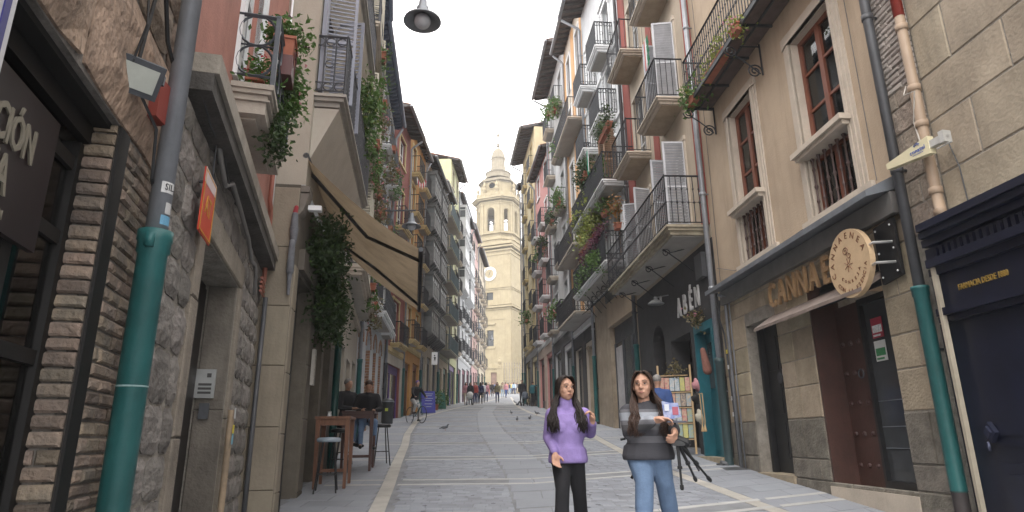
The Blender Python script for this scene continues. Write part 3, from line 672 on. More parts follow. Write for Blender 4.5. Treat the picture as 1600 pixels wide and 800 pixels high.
g = G(); wall_mesh(g, 0, W_, -1, hz, [(dx0,dx1,-.5,atY(770,582,FY).z-gz(FY))], .3); g.box(-.1,W_+.1,-.15,.5,hz,hz+.2); g.box(W_-.9,W_+.1,-.1,.4,-1,hz-.001); g.obj('wall_face', STONE, gwl)
g = G(); g.box(dx0,dx1,.2,.25,-.5,hz); g.obj('door', M('brown_door', (.2,.13,.1), .7), gwl)
g = G(); g.lathe([(.3,0),(.3,.3),(.15,.4),(.35,.9),(.3,1.1),(.1,1.3),(.12,1.5),(.02,1.7)], 10, (W_-.4,.15,hz+.2)); g.prism([(dx0-.4,hz+.2)]+[((dx0+dx1)/2+1.0*cos(pi-pi*k/8), hz+.2+.7*sin(pi*k/8)) for k in range(9)]+[(dx1+.4,hz+.2)], 0, .3); g.obj('urn', STONE, gwl)
fx1 = atY(826,600,FY).x+2; fe = empty('iron_fence', (w1+.1, FY, gz(FY)), 0, 'tall spiked iron fence in front of the cathedral beside the stone wall', 'fence')
n = int((fx1-w1)/.42); g = G(); g.tube([(0,0,.0),(.0,0,hz+.75)], .05, 4); g.add([(-.09,0,hz+.7),(.09,0,hz+.7),(0,0,hz+1.1),(0,.05,hz+.7)], [(0,1,2),(0,3,1)]); bm_ = g.mesh('fence_bar', M('fence_grey', (.22,.2,.17), .7))
for i in range(n): ob('fence_bar', bm_, fe, (i*.42+.2,0,0))
g = G(); g.box(0,fx1-w1,-.25,.25,-1,.6); g.box(0,fx1-w1,-.04,.04,hz*.55,hz*.55+.1); g.box(0,fx1-w1,-.04,.04,hz+.1,hz+.2); g.obj('rail', STONE, fe)
# ---------------------------------------------------------------- the two rows of houses up the street
FR = {}
def block(key, side, Y0, Y1, wallm, e=None, H=None, label='', cat='house', nfl=4, ncol=3, gfh=3.9, ww=.95, wh=2.1, door=True, frame=WHITEP, shut='open', shutm=WHITEP, bal='each', bst='bars', bslab='stone', bmat=IRON,
          trim=TRIM, sur=True, ov=.8, raft=.45, rm=WOODD, sm=SOFF, slope=.25, shops=2, shopm=BLACKP, gfm=None, name='town_house', pipe=True, skip=(), gal=None, galm=WHITEP, smalltop=True, gpipe=None, zbase=None, sidew=True, teal=2.3, bout=.5):
    L = Lx if side == 'L' else Rx
    F = Facade((L(Y0+.001),Y0),(L(Y1-.001),Y1), side, name, label, cat); FR[key] = F; W = F.W
    if e: o_, H = F.q(*e, W if side == 'L' else 0); ov = max(.35, min(1.3, o_))
    gm = F.g(W/2); z0 = gm+gfh; fh = (H-.15-z0)/nfl; holes = []; win = []
    for i in range(nfl):
        z = z0+fh*i; hh = min(wh, fh-.55) if not (smalltop and i == nfl-1) else min(1.45, fh-.8)
        for c in range(ncol):
            if (i,c) in skip: continue
            xc = W*(c+.5)/ncol; w2 = min(ww, W/ncol*.7)/2
            isdoor = door and not (smalltop and i == nfl-1); za = z+.12 if isdoor else z+.75
            holes.append((xc-w2, xc+w2, za, za+hh, 0)); win.append((i, c, xc, w2, za, hh, isdoor))
    gh = []
    for k in range(shops):
        a = W*(k+.14)/shops; b = W*(k+.86)/shops; gg_ = F.g((a+b)/2); gh.append((a, b, gg_-.3, gg_+gfh*.74, 0))
    shell(F, 0, W, zmin(F), H+.25, holes+gh, wallm, .28, sides=sidew)
    for (i,c,xc,w2,za,hh,isd) in win:
        window(F, xc-w2, xc+w2, za, za+hh, .12, frame, GLASS, 2, 3 if isd else 2, shut if not (smalltop and i == nfl-1) else (None if shut == 'open' else shut), shutm)
    if sur:
        g = G()
        for (i,c,xc,w2,za,hh,isd) in win: surround(g, xc-w2, xc+w2, za, za+hh, .11, .03, not isd)
        tag(g.obj('window_surround', trim, F.root), kind='stuff')
    if bal == 'each':
        for (i,c,xc,w2,za,hh,isd) in win:
            if isd: balcony(F, xc-w2-.28, xc+w2+.28, za-.02, bout, .98, bst, bslab, bmat, trim, PLASTER_U)
    elif bal == 'long':
        for i in range(nfl):
            z = z0+fh*i
            if any(t[0] == i and t[6] for t in win): balcony(F, W*.06, W*.94, z+.1, bout+.12, .98, bst, bslab, bmat, trim, PLASTER_U)
    g = G(); g.box(-.01,W+.01,-.09,.02,z0-.32,z0-.1); g.box(-.01,W+.01,-.05,.02,z0-.4,z0-.321); g.obj('cornice', trim, F.root)
    if gfm:
        g = G(); pil = [0]+[v for h in gh for v in (h[0],h[1])]+[W]
        for a, b in zip(pil[::2], pil[1::2]): g.box(a+.002,b-.002,-.06,.01,zmin(F),z0-.42)
        g.box(.002,W-.002,-.055,.01,gh[0][3] if gh else z0-.8,z0-.42); g.obj('shop_front', gfm, F.root)
    for k,(a,b,za,zb,_) in enumerate(gh):
        s = ob('shop_window', G().mesh('x', shopm), F.root); g = G()
        g.box(a,a+.08,.12,.2,za,zb); g.box(b-.08,b,.12,.2,za,zb); g.box(a+.08,b-.08,.12,.2,zb-.35,zb); m_ = (a+b)/2+rnd.uniform(-.2,.2); g.box(m_-.05,m_+.05,.12,.2,za,zb-.35); g.box(a+.08,m_-.05,.12,.2,za,za+.8)
        s.data = g.mesh('shop_window', shopm); p = G(); p.box(a+.05,b-.05,.155,.16,za,zb-.3); p.obj('pane', GLASS, s)
    if gal:
        for (a,b,i0,i1) in gal:
            for i in range(i0,i1): gallery(F, W*a, W*b, z0+fh*i+.02, z0+fh*(i+1)-.7, .6, galm, M('dull_pane',(.10,.11,.115),.35,.25,1.5,spec=.3,rand=.3), max(3, round(W*(b-a)/.62)))
    eave(F, -.02, W+.02, H, ov, raft, rm, sm, slope)
    if pipe:
        px_ = W-.12 if side == 'L' else .12
        downpipe(F, px_, F.g(px_)+.05, H+.05, .055, .1, gpipe or PIPEG, teal, TEAL, H, ov)
    return F, z0, fh, win
def zmin(F): return min(F.g(0), F.g(F.W))-.6
RED = render('dark_red_render', (.22,.075,.065)); ORN = render('orange_render', (.42,.22,.07)); BEI = render('beige_render', (.36,.30,.22)); PGRN = render('pale_green_render', (.48,.50,.30))
PPNK = render('pale_pink_render', (.5,.33,.32)); CRE = render('pale_cream_render', (.47,.42,.33)); YEL = render('yellow_render', (.43,.37,.24)); PNK = render('rose_render', (.46,.22,.21)); GRW = render('grey_white_render', (.44,.45,.46)); GREY = render('grey_render', (.25,.26,.29))
YTR = M('yellow_trim', (.48,.38,.2), .8, .08, 3, streak=.2); GREENSH = M('green_shutter', (.03,.16,.11), .6); BROWNSH = M('wood_shutter', (.25,.15,.09), .6, .2, 3, stretch=(6,6,1)); PURP = M('purple_door', (.09,.04,.19), .5); DKWOOD = M('dark_gallery_wood', (.10,.105,.105), .6, .2, 4)
GREENP = M('green_paint', (.02,.1,.07), .5)
block('L4','L',28.,31.7, RED, (661,222), label='dark red house with cream window surrounds and a purple street door', nfl=4, ncol=1, gfh=3.3, ww=1.3, bal='each', bslab='stone', trim=YTR, shopm=PURP, shops=1, gfm=render('pale_plinth', (.40,.37,.32)), rm=M('grey_rafter', (.075,.072,.07), .8), shut=None)
block('L5','L',31.7,36.2, ORN, (671,256), label='ochre orange house with wooden balconies left of the dark galleries', nfl=5, ncol=2, gfh=3.6, ww=.9, bal='each', trim=YTR, shopm=M('brown_shop',(.16,.07,.04),.6), shops=2, smalltop=False, shut=None)
block('L6','L',36.2,42.2, render('grey_beige_render',(.33,.29,.23)), (701,303), label='tall house with stacked dark wooden glazed galleries over grey shops', nfl=5, ncol=3, gfh=4.3, bal='none', gal=[(.04,.44,0,5),(.54,.94,0,5)], galm=DKWOOD, frame=DKWOOD, shut=None, trim=M('grey_trim',(.2,.2,.2),.8), shopm=IRONG, shops=3, smalltop=False)
block('L7','L',42.2,47., BEI, (712,322), label='beige house with orange shutters and long green-grey balconies', nfl=5, ncol=2, gfh=3.6, bal='long', bst='bars', bslab='thin', bmat=M('blue_grey_iron',(.1,.14,.16),.5), shutm=BROWNSH, shut='closed', trim=M('olive_trim',(.25,.25,.17),.8), shopm=GREENP, shops=2, smalltop=False, bout=.7)
F8,_,_,_ = block('L8','L',47.,51.8, PGRN, (729,288), label='tall narrow house with a pale green gable and white street front', nfl=6, ncol=2, gfh=4, bal='each', trim=TRIM, shopm=PURP, shops=1, ov=1., shut=None)
block('L9','L',51.8,61.6, WHITEW, (740,360), label='white house with white glazed galleries under a red tile roof', nfl=5, ncol=4, gfh=3.8, bal='each', gal=[(.04,.34,2,5),(.5,.8,2,4)], galm=WHITEP, trim=WHITEP, shops=3, shopm=M('maroon_shop',(.15,.03,.06),.6), smalltop=False, shut=None)
block('L10','L',61.6,68.5, PPNK, (749,382), label='pale pink and cream house with iron balconies far up on the left', nfl=5, ncol=3, gfh=3.6, bal='each', shops=3, shut=None)
block('L11','L',68.5,76.5, CRE, (763,419), label='cream corner house at the end of the left row beside the tower', nfl=5, ncol=3, gfh=3.6, bal='each', shops=2, shut=None)
# right row beyond the near houses
block('R5','R',36.5,42.4, PNK, (826,288), label='rose pink house with small windows and grey pipes', nfl=5, ncol=2, gfh=4.2, bal='each', shutm=M('pinkish_white_shutter',(.42,.4,.4),.6), trim=WHITEP, gfm=render('pink_stone',(.42,.33,.28)), shops=2, smalltop=True, shut=None)
block('R6','R',42.4,49.2, YEL, (799,261), label='tall yellow house with dark iron balconies and a projecting eave', bout=.32, nfl=6, ncol=2, gfh=4.2, bal='each', trim=YTR, gfm=BLACKP, shops=2, smalltop=False, sm=SOFFG, shut=None)
block('R7','R',49.2,50.6, GREY, (812,300), label='grey house at the end of the right row next to the tower', nfl=5, ncol=1, gfh=3.8, ww=.6, bal='none', shops=1, shut=None)
# R4 grey-white and R3b orange striped, R3 ornate white
F4,z04,fh4,w4 = block('R4','R',30.2,36.5, GRW, (834,159), label='grey-white house with small iron balconies full of plants', nfl=5, ncol=2, gfh=4.4, bal='none', trim=GRW, gfm=CHAR, shops=2, smalltop=False, sm=SOFF, raft=.5, shut=None)
for (px,py,c) in ((868,395,0),(860,240,0),(868,100,0),(865,470,0)):
    pass
for i in range(5):
    for c in (0,1):
        t = [q for q in w4 if q[0] == i and q[1] == c][0]; balcony(F4, t[2]-.75, t[2]+.75, t[4]-.02, .5, .98, 'bars', 'stone', IRON, TRIM)
STRIPE = M('orange_band', (.50,.285,.135), .85, .06, 2, streak=.15)
F3b,z3b,fh3b,w3b = block('R3b','R',25.4,30.2, render('cream_panel',(.50,.45,.38)), (863,89), label='cream house with orange painted bands between its windows', nfl=5, ncol=2, gfh=4.2, bal='none', frame=WHITEP, trim=WHITEP, shut='closed', shutm=M('light_grey_shutter',(.4,.4,.42),.6), gfm=CHAR, shops=2, smalltop=False, pipe=True)
g = G()
for a, b in ((.0,.10),(.43,.57),(.90,1.0)): g.box(F3b.W*a+.003,F3b.W*b-.003,-.025,.01,z3b+.02,F3b.q(863,89,0)[1])
tag(g.obj('painted_band', STRIPE, F3b.root), kind='stuff')
for i in (1,3): balcony(F3b, .35, F3b.W-.35, z3b+fh3b*i+.1, .75, 1.0, 'bars', 'thin', IRON, TRIM)
balcony(F3b, .2, F3b.W-.2, z3b+.1, .8, 1.0, 'scroll', 'thin', IRON, TRIM)

# R3 ornate white house with black scroll balconies
F = Facade((Rx(19.4),19.4),(Rx(25.4)-.02,25.4),'R','town_house','white house with carved mouldings and ornate black balconies overflowing with plants','house'); FR['R3'] = F; W = F.W
Hw = F.q(880,45,0)[1]+.4
bz = [F.p(920,440,.9)[1]+.1, F.p(940,285,.85)[1]+.1]; fh = bz[1]-bz[0]; bz = [bz[0]+fh*i for i in range(4)]
while bz[-1]+3 > Hw: bz.pop()
holes = []; ws = []
for i, z in enumerate(bz):
    for xc in (W*.27, W*.73): holes.append((xc-.5,xc+.5,z+.02,z+2.35)); ws.append((xc,z,i))
x_ = lambda px,py: F.p(px,py)[0]
gd = F.g(W/2); gx = lambda a: F.p(a,600)[0]; gf = [(gx(957),W-.12,F.g(W)-.6,3.35,0),(gx(926),gx(931),gd-.6,3.0,0),(gx(911),gx(922),gd-.6,3.25,1)]
shell(F, 0, W, zmin(F), bz[0]-.25, gf, STONE_D, .35)
shell(F, 0, W, bz[0]-.249, Hw+.3, holes, render('clean_white',(.56,.58,.60),streak=.12), .3, name='upper_wall')
for xc,z,i in ws:
    window(F, xc-.5, xc+.5, z+.02, z+2.35, .14, BROWNSH if i < 1 else WHITEP, GLASS, 2, 3, 'open' if i == 1 else None, BROWNSH)
    g = G(); surround(g, xc-.5, xc+.5, z+.02, z+2.35, .16, .06, False)
    g.prism([(xc-.85,z+2.56),(xc+.85,z+2.56),(xc+.55,z+2.75),(xc,z+2.95),(xc-.55,z+2.75)], -.14, .01)
    for q in range(9):
        a = pi*q/8; g.sph((xc+.42*cos(a), -.12, z+2.62+.22*sin(a)), .07, .07, .06, 6)
    for s_ in (-1,1):
        for q in range(3): g.sph((xc+s_*.66,-.1,z+2.3-q*.14), .075-.012*q, .06, .07, 6)
        g.box(xc+s_*1.0-.02,xc+s_*1.0+.02,-.03,.01,z+.4,z+2.2); g.box(xc+s_*1.12-.02,xc+s_*1.12+.02,-.03,.01,z+.4,z+2.2)
    g.obj('moulding', WHITEP, F.root)
g = G()
for z in bz: g.box(-.002,W+.002,-.06,.01,z-.2,z-.05)
g.obj('cornice', WHITEP, F.root)
for i, z in enumerate(bz):
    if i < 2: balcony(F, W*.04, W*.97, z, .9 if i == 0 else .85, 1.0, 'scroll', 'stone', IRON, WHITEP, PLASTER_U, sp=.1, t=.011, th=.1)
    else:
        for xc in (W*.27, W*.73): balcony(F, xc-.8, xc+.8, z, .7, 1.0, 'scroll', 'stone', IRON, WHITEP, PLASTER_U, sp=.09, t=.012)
eave(F, -.02, W+.02, Hw, F.q(893,2,2)[0] if False else .95, .5, WOODD, SOFF, .25)
downpipe(F, .1, F.g(0)+.1, Hw, .06, .12, PIPEG, 2.5, TEAL, Hw, .95)
g = G()   # scrolled iron struts under the lowest balcony
for i in range(7):
    X = W*(.08+.14*i); z = bz[0]; g.tube([(X,-.02,z-.85),(X,-.55,z-.2)], .015, 4); g.tube([(X,-.02,z-.3),(X,-.6,z-.75)], .012, 4); ring(g, (X,-.28,z-.3), .11, .012, 'x', 10); ring(g, (X,-.5,z-.45), .08, .01, 'x', 8)
g.obj('balcony_strut', IRON, F.root)

gx0 = gx(957)
masonry_later = (F, gf, gx0)
g = G(); g.box(gx0,W-.12,.18,.26,2.75,3.35); 
for a in (gx0, gx0+(W-.12-gx0)*.3, gx0+(W-.12-gx0)*.62, W-.2): g.box(a,a+.08,.15,.24,F.g(W)-.6,2.75)
sw_ = g.obj('shop_window', IRONG, F.root)
g = G(); g.box(gx0+.05,W-.15,.2,.21,F.g(W)-.6,2.75); g.obj('pane', GLASS, sw_); g = G(); g.box(gx0+.12,gx0+(W-.12-gx0)*.3-.03,.17,.19,F.g(W)-.5,2.6); g.obj('pale_panel', M('pale_blind',(.42,.41,.42),.7), sw_)
g = G(); g.box(gx0-.1,W-.002,-.05,.02,3.36,4.25); g.obj('lintel', M('cream_lintel',(.36,.28,.2),.85,.08,2,streak=.3), F.root); g = G(); g.box(gx0-.1,W-.002,-.09,.02,4.26,4.6); g.obj('lintel', M('dark_lintel',(.09,.085,.08),.8), F.root)
g = G(); g.box(gx(926),gx(931),.2,.25,-1,3.0); g.obj('door', BLACKP, F.root); g = G(); g.box(gx(911),gx(922),.2,.25,-1,3.3); g.obj('door', M('dim_brown_door',(.06,.04,.03),.7), F.root)
# ---------------------------------------------------------------- near houses
from mathutils import noise as mnoise
NB = [0]
def masonry(F, x0, x1, z0, z1, holes, h, l0, l1, mat, y=0., proud=.02, joint=.012, rough=.004, name='stone_block', parent=None, rock=False, side=None, keep=None):
    """individual stones; side=x: on the plane across the facade at local x, running inwards from y"""
    ed = sorted([z for q in holes for z in q[2:4] if z0 < z < z1]); zs = [z0]
    while zs[-1] < z1-h*.5: zs.append(min(z1, zs[-1]+h*rnd.uniform(.85,1.15)))
    zs[-1] = z1
    for e in ed:
        k = min(range(1,len(zs)-1), key=lambda i: abs(zs[i]-e), default=None)
        if k: zs[k] = e
    zs = sorted(set(zs))
    for r_, (a, b) in enumerate(zip(zs, zs[1:])):
        if b-a < .03: continue
        iv = [(x0,x1)]
        for q in holes:
            if q[2] < (a+b)/2 < q[3]: iv = [p for (c,d) in iv for p in ((c,min(d,q[0])),(max(c,q[1]),d)) if p[1]-p[0] > .03]
        for c, d in iv:
            x = c; first = r_%2
            while x < d-.01:
                L = rnd.uniform(l0,l1)*(.55 if first else 1); first = 0; e = min(d, x+L)
                if d-e < l0*.4: e = d
                if keep is None or keep((x+e)/2, (a+b)/2):
                    g = G(); p = proud+rnd.uniform(-rough,rough); j = joint/2
                    if rock:
                        vs = []; m = 5; n = 4; sd_ = rnd.uniform(0,99)
                        for i in range(m+1):
                            for k in range(n+1):
                                u, v = i/m, k/n; edge = (i in (0,m)) or (k in (0,n)); cut = min(.025,.12*min(e-x,b-a)) if (i in (0,m)) and (k in (0,n)) else 0
                                cx = x+j+(e-x-2*j)*u+(cut if i == 0 else -cut)+rnd.uniform(-.02,.02)*(e-x); cz = a+j+(b-a-2*j)*v+(cut if k == 0 else -cut)+rnd.uniform(-.02,.02)*(b-a)
                                vs.append((cx, y-p*(.3 if edge else 1.)*(1+.35*mnoise.noise(Vector((cx*5,cz*5,sd_))))-.007*mnoise.noise(Vector((cx*17,cz*17,sd_))), cz))
                        fs = [(i*(n+1)+k, (i+1)*(n+1)+k, (i+1)*(n+1)+k+1, i*(n+1)+k+1) for i in range(m) for k in range(n)]
                        rim = [i*(n+1) for i in range(m+1)]+[m*(n+1)+k for k in range(1,n)]+[i*(n+1)+n for i in range(m,-1,-1)]+[k for k in range(n-1,0,-1)]
                        nb = len(vs); vs += [(vs[i][0], y+.02, vs[i][2]) for i in rim]
                        fs += [(rim[i], nb+i, nb+(i+1)%len(rim), rim[(i+1)%len(rim)]) for i in range(len(rim))]
                        fs = [f[::-1] for f in fs[len(fs)-len(rim):]]+fs[:-len(rim)]
                        g.add(vs, fs)
                    else: g.bbox(x+j, e-j, y-p, y+.01, a+j, b-j, min(.012, joint), None, rough)
                    if side is not None: g.v = [(side+(v[1]-y)*(-1 if False else 1), v[0], v[2]) for v in g.v]
                    g.obj(name, mat, parent or F.root); NB[0] += 1
                x = e
def knob(g, c, r=.03): g.sph(c, r, r, r, 8)

# ================= right: cream house R1
F = Facade((Rx(7.05),7.05),(Rx(12.9),12.9),'R','cream_house','cream rendered house with tall brown windows over stone shop fronts on the right','house'); FR['R1'] = F; W = F.W
w2 = (3.98,5.13,3.64,6.62); w1 = (1.45,2.51,3.64,6.68); ZL = 3.46
d1 = (1.12,2.34,-.1,2.5); d2 = (3.43,5.2,-.2,2.72)
shell(F, -.02, W, ZL, 14, [w2, w1], CREAMW, .32, name='upper_wall')
shell(F, -.02, W, zmin(F), ZL-.003, [d1,d2], MORTAR, .45, name='lower_wall')
masonry(F, 0, W-.01, .78, ZL-.02, [d1,d2], .46, .45, .85, STONE_D, proud=.012, joint=.012, rough=.003)
masonry(F, 0, W-.01, zmin(F)+.1, .775, [d1,d2], .42, .5, .9, M('dark_base_stone',(.17,.155,.13),.9,.35,4,.7,30,big=.5,rand=.15), proud=.022, joint=.014)
for i, (a,b,c,d) in enumerate((w1,w2)):
    g = G()
    for p_, w_ in ((.02,.19),(.035,.13),(.05,.06)): surround(g, a, b, c+.004*w_, d, w_, p_, False)
    tag(g.obj('window_surround', TRIM, F.root), kind='stuff')
    g = G(); g.box(a,a+.012,.0,.3,c,d); g.box(b-.012,b,.0,.3,c,d); g.box(a+.013,b-.013,.0,.3,d-.012,d); g.obj('reveal_lining', TRIM, F.root)
    g = G(); g.box(a-.12,b+.1,-.2,.1,4.62,4.70); g.box(a-.08,b+.06,-.15,.1,4.56,4.619); g.obj('sill', TRIM, F.root)
    g = G(); g.box(a-.3,b+.3,-.06,.3,c-.12,c-.003); g.obj('sill', TRIM, F.root)
    window(F, a+.013, b-.013, 4.72, d-.013, .12, WOODR, CLEAR, 2, 3, split=True, fw=.075); window(F, a+.013, b-.013, c, 4.60, .13, WOODR, CLEAR, 2, 1, split=True, fw=.075)
    cu = G()   # lace curtains behind each leaf
    for s_ in (0,1):
        x0_ = a+.08+(b-a)/2*s_; n = 14; wd = (b-a)/2-.12; P = [(x0_+wd*k/n, .2+.02*sin(k*1.7)) for k in range(n+1)]
        for (xa,ya),(xb,yb) in zip(P,P[1:]): cu.quad((xa,ya,c+.05),(xb,yb,c+.05),(xb,yb,d-(.9 if s_ else 1.3)),(xa,ya,d-(.9 if s_ else 1.3)))
    cu.obj('curtain', M('lace_curtain',(.62,.63,.64),.9,.1,30,kind='cloth',tr=.4), F.root)
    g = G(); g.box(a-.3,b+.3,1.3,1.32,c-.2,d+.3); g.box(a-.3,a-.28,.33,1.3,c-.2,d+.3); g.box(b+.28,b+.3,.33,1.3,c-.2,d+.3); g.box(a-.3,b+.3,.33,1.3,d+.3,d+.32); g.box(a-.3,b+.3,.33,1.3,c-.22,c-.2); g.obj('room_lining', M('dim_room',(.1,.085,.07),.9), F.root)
    bl = G(); prof = [(.03,0),(.03,.05),(.014,.08),(.014,.2),(.026,.24),(.014,.28),(.014,.42),(.03,.47),(.014,.52),(.014,.7),(.024,.74),(.014,.78),(.014,.86),(.03,.9),(.03,.93)]
    bl.lathe(prof, 7); m = bl.mesh('baluster', M('dark_turned_wood',(.06,.03,.025),.5))
    nb = 7
    for k in range(nb): ob('baluster', m, F.root, (a+.07+(b-a-.14)*k/(nb-1), .04, c+.0))
# zinc ledge over the shops
g = G(); x0_, x1_ = .35, W-.05; g.add([(x,y,z) for x in (x0_,x1_) for y,z in ((.02,ZL+.10),(-.42,ZL-.12),(-.42,ZL-.2),(.02,ZL-.08))], [(0,1,5,4),(1,2,6,5),(2,3,7,6),(0,3,2,1),(4,5,6,7)]); g.obj('ledge', ZINC, F.root)
g = G(); g.box(x0_,x1_,-.12,-.03,ZL-.4,ZL-.13); g.obj('shutter_box', M('dull_lead',(.16,.155,.15),.7), F.root)
for P_ in ([(.15,-.03,3.9),(1.0,-.03,3.62),(2.6,-.03,3.56),(3.7,-.03,3.58)],[(5.5,-.03,3.6),(5.5,-.03,6.9),(5.6,-.03,9)],[(.25,-.03,3.6),(.3,-.03,7.0),(.28,-.03,12)]): g = G(); g.tube(P_, .007, 4); g.obj('cable', M('old_cable',(.12,.11,.1),.7), F.root)
# doors
g = G(); g.box(d1[0],d1[1],.3,.36,-.1,2.5); g.box(d1[0],d1[0]+.09,.2,.298,-.1,2.5); g.box(d1[1]-.09,d1[1],.2,.298,-.1,2.5); g.box(1.7,1.76,.27,.298,-.1,2.4)
for k in range(3): g.box(1.28,1.64,.285,.298,.15+k*.75,.75+k*.75); g.box(1.82,2.18,.285,.298,.15+k*.75,.75+k*.75)
dr = g.obj('door', BLACKP, F.root)
g = G(); g.lathe([(.001,-.01),(.09,0),(.1,.02),(.001,.03)], 12); g.obj('door_knocker', IRONG, dr, loc=(1.72,.27,1.5), rot=(pi/2,0,0))
for k,(zz,cx) in enumerate(((1.5,.03),(1.15,-.02),(1.9,-.1))): g = G(); g.box(0,.07,-.005,0,0,.09+.03*k); g.obj('sticker', M('sticker_white',(.6,.6,.58),.6), dr, loc=(1.9+cx,.268,zz-.4))
g = G(); g.box(1.1,2.4,-.06,.4,-.25,-.08); g.obj('doorstep', STONE_D, F.root)
MAR = M('maroon_paint', (.066,.032,.026), .5, .2, 3, .1, 30, streak=.4)
g = G(); g.box(3.432,3.47,-.002,.44,-.2,2.72); g.obj('door_lining', MAR, F.root)
g = G(); g.box(3.48,4.13,.36,.42,-.15,2.35); dl = g.obj('door', MAR, F.root)
kn = G(); kn.sph((0,0,0), .035, .03, .035, 8); km = kn.mesh('stud', M('stud_iron',(.05,.02,.018),.45))
for r_ in range(5):
    for c_ in range(3): ob('stud', km, dl, (3.58+.2*c_, .35, .12+.42*r_))
g = G(); ring(g, (3.95,.33,1.35), .06, .012); g.obj('door_pull', IRONG, dl)
g = G(); g.box(4.14,4.19,.3,.42,-.15,2.35); g.box(5.12,5.19,.3,.42,-.15,2.35); g.box(4.19,5.12,.3,.42,-.15,-.05); g.box(4.19,5.12,.3,.42,2.27,2.35); gd_ = g.obj('door', BLACKP, F.root); p = G(); p.box(4.19,5.12,.36,.37,-.05,2.27); p.obj('pane', GLASS, gd_)
g = G()
for zz in (.35,.62,.95): g.box(4.2,5.11,.352,.358,zz,zz+.012)
g.obj('handle_bar', ZINC, gd_)
for zz, c1, c2 in ((1.78,(.4,.03,.06),(.75,.75,.75)),(1.47,(.7,.72,.7),(.05,.25,.1))):
    g = G(); g.box(4.32,4.56,.345,.35,zz,zz+.27); st = g.obj('sticker', M('sticker_%.2f'%c1[0], c1, .6, .05, 3), gd_); g = G(); g.box(4.34,4.54,.342,.3445,zz+.07,zz+.17); g.box(4.34,4.5,.342,.3445,zz+.02,zz+.045); g.obj('sticker_print', M('print_%.2f'%c2[0], c2, .6, .3, 40), st)
g = G()
for k in range(6): g.box(3.45,5.18,.1+.02*k,.13+.02*k,2.36+.06*k,2.41+.06*k)
tag(g.obj('roller_shutter', IRON, F.root), kind='stuff')
g = G(); g.box(3.4,5.24,-.04,.44,-.38,-.16); g.obj('doorstep', TRIM, F.root)
g = G(); g.add([(x,y,z) for x in (2.2,5.3) for y,z in ((.0,2.5),(-.34,2.27),(-.34,2.22),(.0,2.42))], [(0,1,5,4),(1,2,6,5),(2,3,7,6),(0,3,2,1),(4,5,6,7)]); g.obj('door_canopy', M('rusty_canopy',(.19,.15,.13),.7,.2,4), F.root)
# CANNAE lettering and round hanging sign
BRASS = M('wood_letters', (.36,.23,.12), .55, .12, 8)
tx = 'CANNAE'; 
for k, ch in enumerate(tx): text(ch, .56, BRASS, F.root, (2.52+.335*k, -.1, 2.76), (pi/2,0,0), .022, 'letter', sx=.66, bold=.008)
SG = empty('round_sign', F.w(5.12,-.3,2.62), F.rz, 'round pale wooden hanging sign lettered around its rim beside the CANNAE letters', 'sign')
g = G(); n = 40; g.prism([(.44*cos(2*pi*k/n), .44*sin(2*pi*k/n)) for k in range(n)], -.035, .035); g.obj('disc', M('sign_wood',(.50,.36,.22),.6,.08,6,.1,30), SG)
INK = M('burnt_ink', (.16,.07,.035), .7)
def curved(s, r, a0, a1, size, up=True):
    for k, ch in enumerate(s):
        if ch == ' ': continue
        a = a0+(a1-a0)*k/(len(s)-1); text(ch, size, INK, SG, (r*cos(a), -.037, r*sin(a)), (pi/2, -(a-pi/2) if up else -(a+pi/2), 0), .003, 'letter')
curved('CANNAENEA', .355, radians(195), radians(20), .115); curved('CON LA ESENCIA', .355, radians(222), radians(345), .075, False); curved('CONRESA', .24, radians(225), radians(330), .06, False)
g = G()
for k in range(7):
    a = 2*pi*k/7; g.cap((.02*cos(a),-.038,-.02+.02*sin(a)), (.09*cos(a),-.038,-.02+.09*sin(a)), .006, .004, 5)
spiral(g, (-.03,-.038,.16), .06, .006, 1.4); spiral(g, (.04,-.038,.10), .05, .006, 1.2, 2); g.obj('emblem', INK, SG)
g = G(); g.tube([(.30,0,.12),(.5,.0,.12),(.55,.2,.12)], .018, 8); g.tube([(.30,0,-.13),(.5,.0,-.13),(.55,.2,-.13)], .018, 8); g.obj('bracket', M('steel',(.5,.5,.5),.3,metal=.8), SG)
g = G(); P = [(5.36,2.28),(5.74,2.32),(5.74,3.02),(5.36,3.0)]; g.prism(P, -.1, -.06); g.obj('sign_plate', BLACKP, F.root)
for (x,z) in ((5.4,2.95),(5.68,2.95),(5.4,2.66),(5.68,2.66),(5.4,2.36),(5.68,2.38)): g = G(); g.sph((x,-.105,z), .014, .01, .014, 6); g.obj('bolt', WHITEP, F.root)
# big iron balcony above with tile underside
oB = F.q(1071,171,.67)[0]; zB = F.p(1113,172)[1]
bb = balcony(F, .67, W+1.5, zB+.09, oB, 1.05, 'baluster', 'iron', IRON, smat=IRON, sp=.105)
tl = G(); tl.box(.73,W+1.4,-oB+.05,-.02,zB+.052,zB+.08); tl.obj('soffit_tile', M('underside_tile',(.15,.075,.06),.8,.2,4,rand=.1), F.root)
for X in (.8, 3.05, 5.2):
    g = G(); g.tube([(X,-.02,zB),(X,-.02,zB-.62)], .018, 4); g.tube([(X,-.02,zB-.05),(X,-oB+.2,zB-.05)], .016, 4)
    g.tube([(X,-.06,zB-.6),(X,-.22,zB-.45),(X,-.36,zB-.33),(X,-.55,zB-.2)], .016, 4); spiral(g, (X,-.16,zB-.55), .14, .016, 1.8, 0., 1, 'x', 24); spiral(g, (X,-.56,zB-.15), .12, .015, 1.7, pi, 1, 'x', 24); g.obj('balcony_bracket', IRON, F.root)
plant(F.w(1.0,-oB+.06,zB+.12), (.5,.16,.35), 330, LEAF, 'bright green plant spilling over the far corner of the big iron balcony', ls=.05, droop=.25, rz=F.rz, pot=(.4,.16,.16), flowers=LEAFY, nf=20)
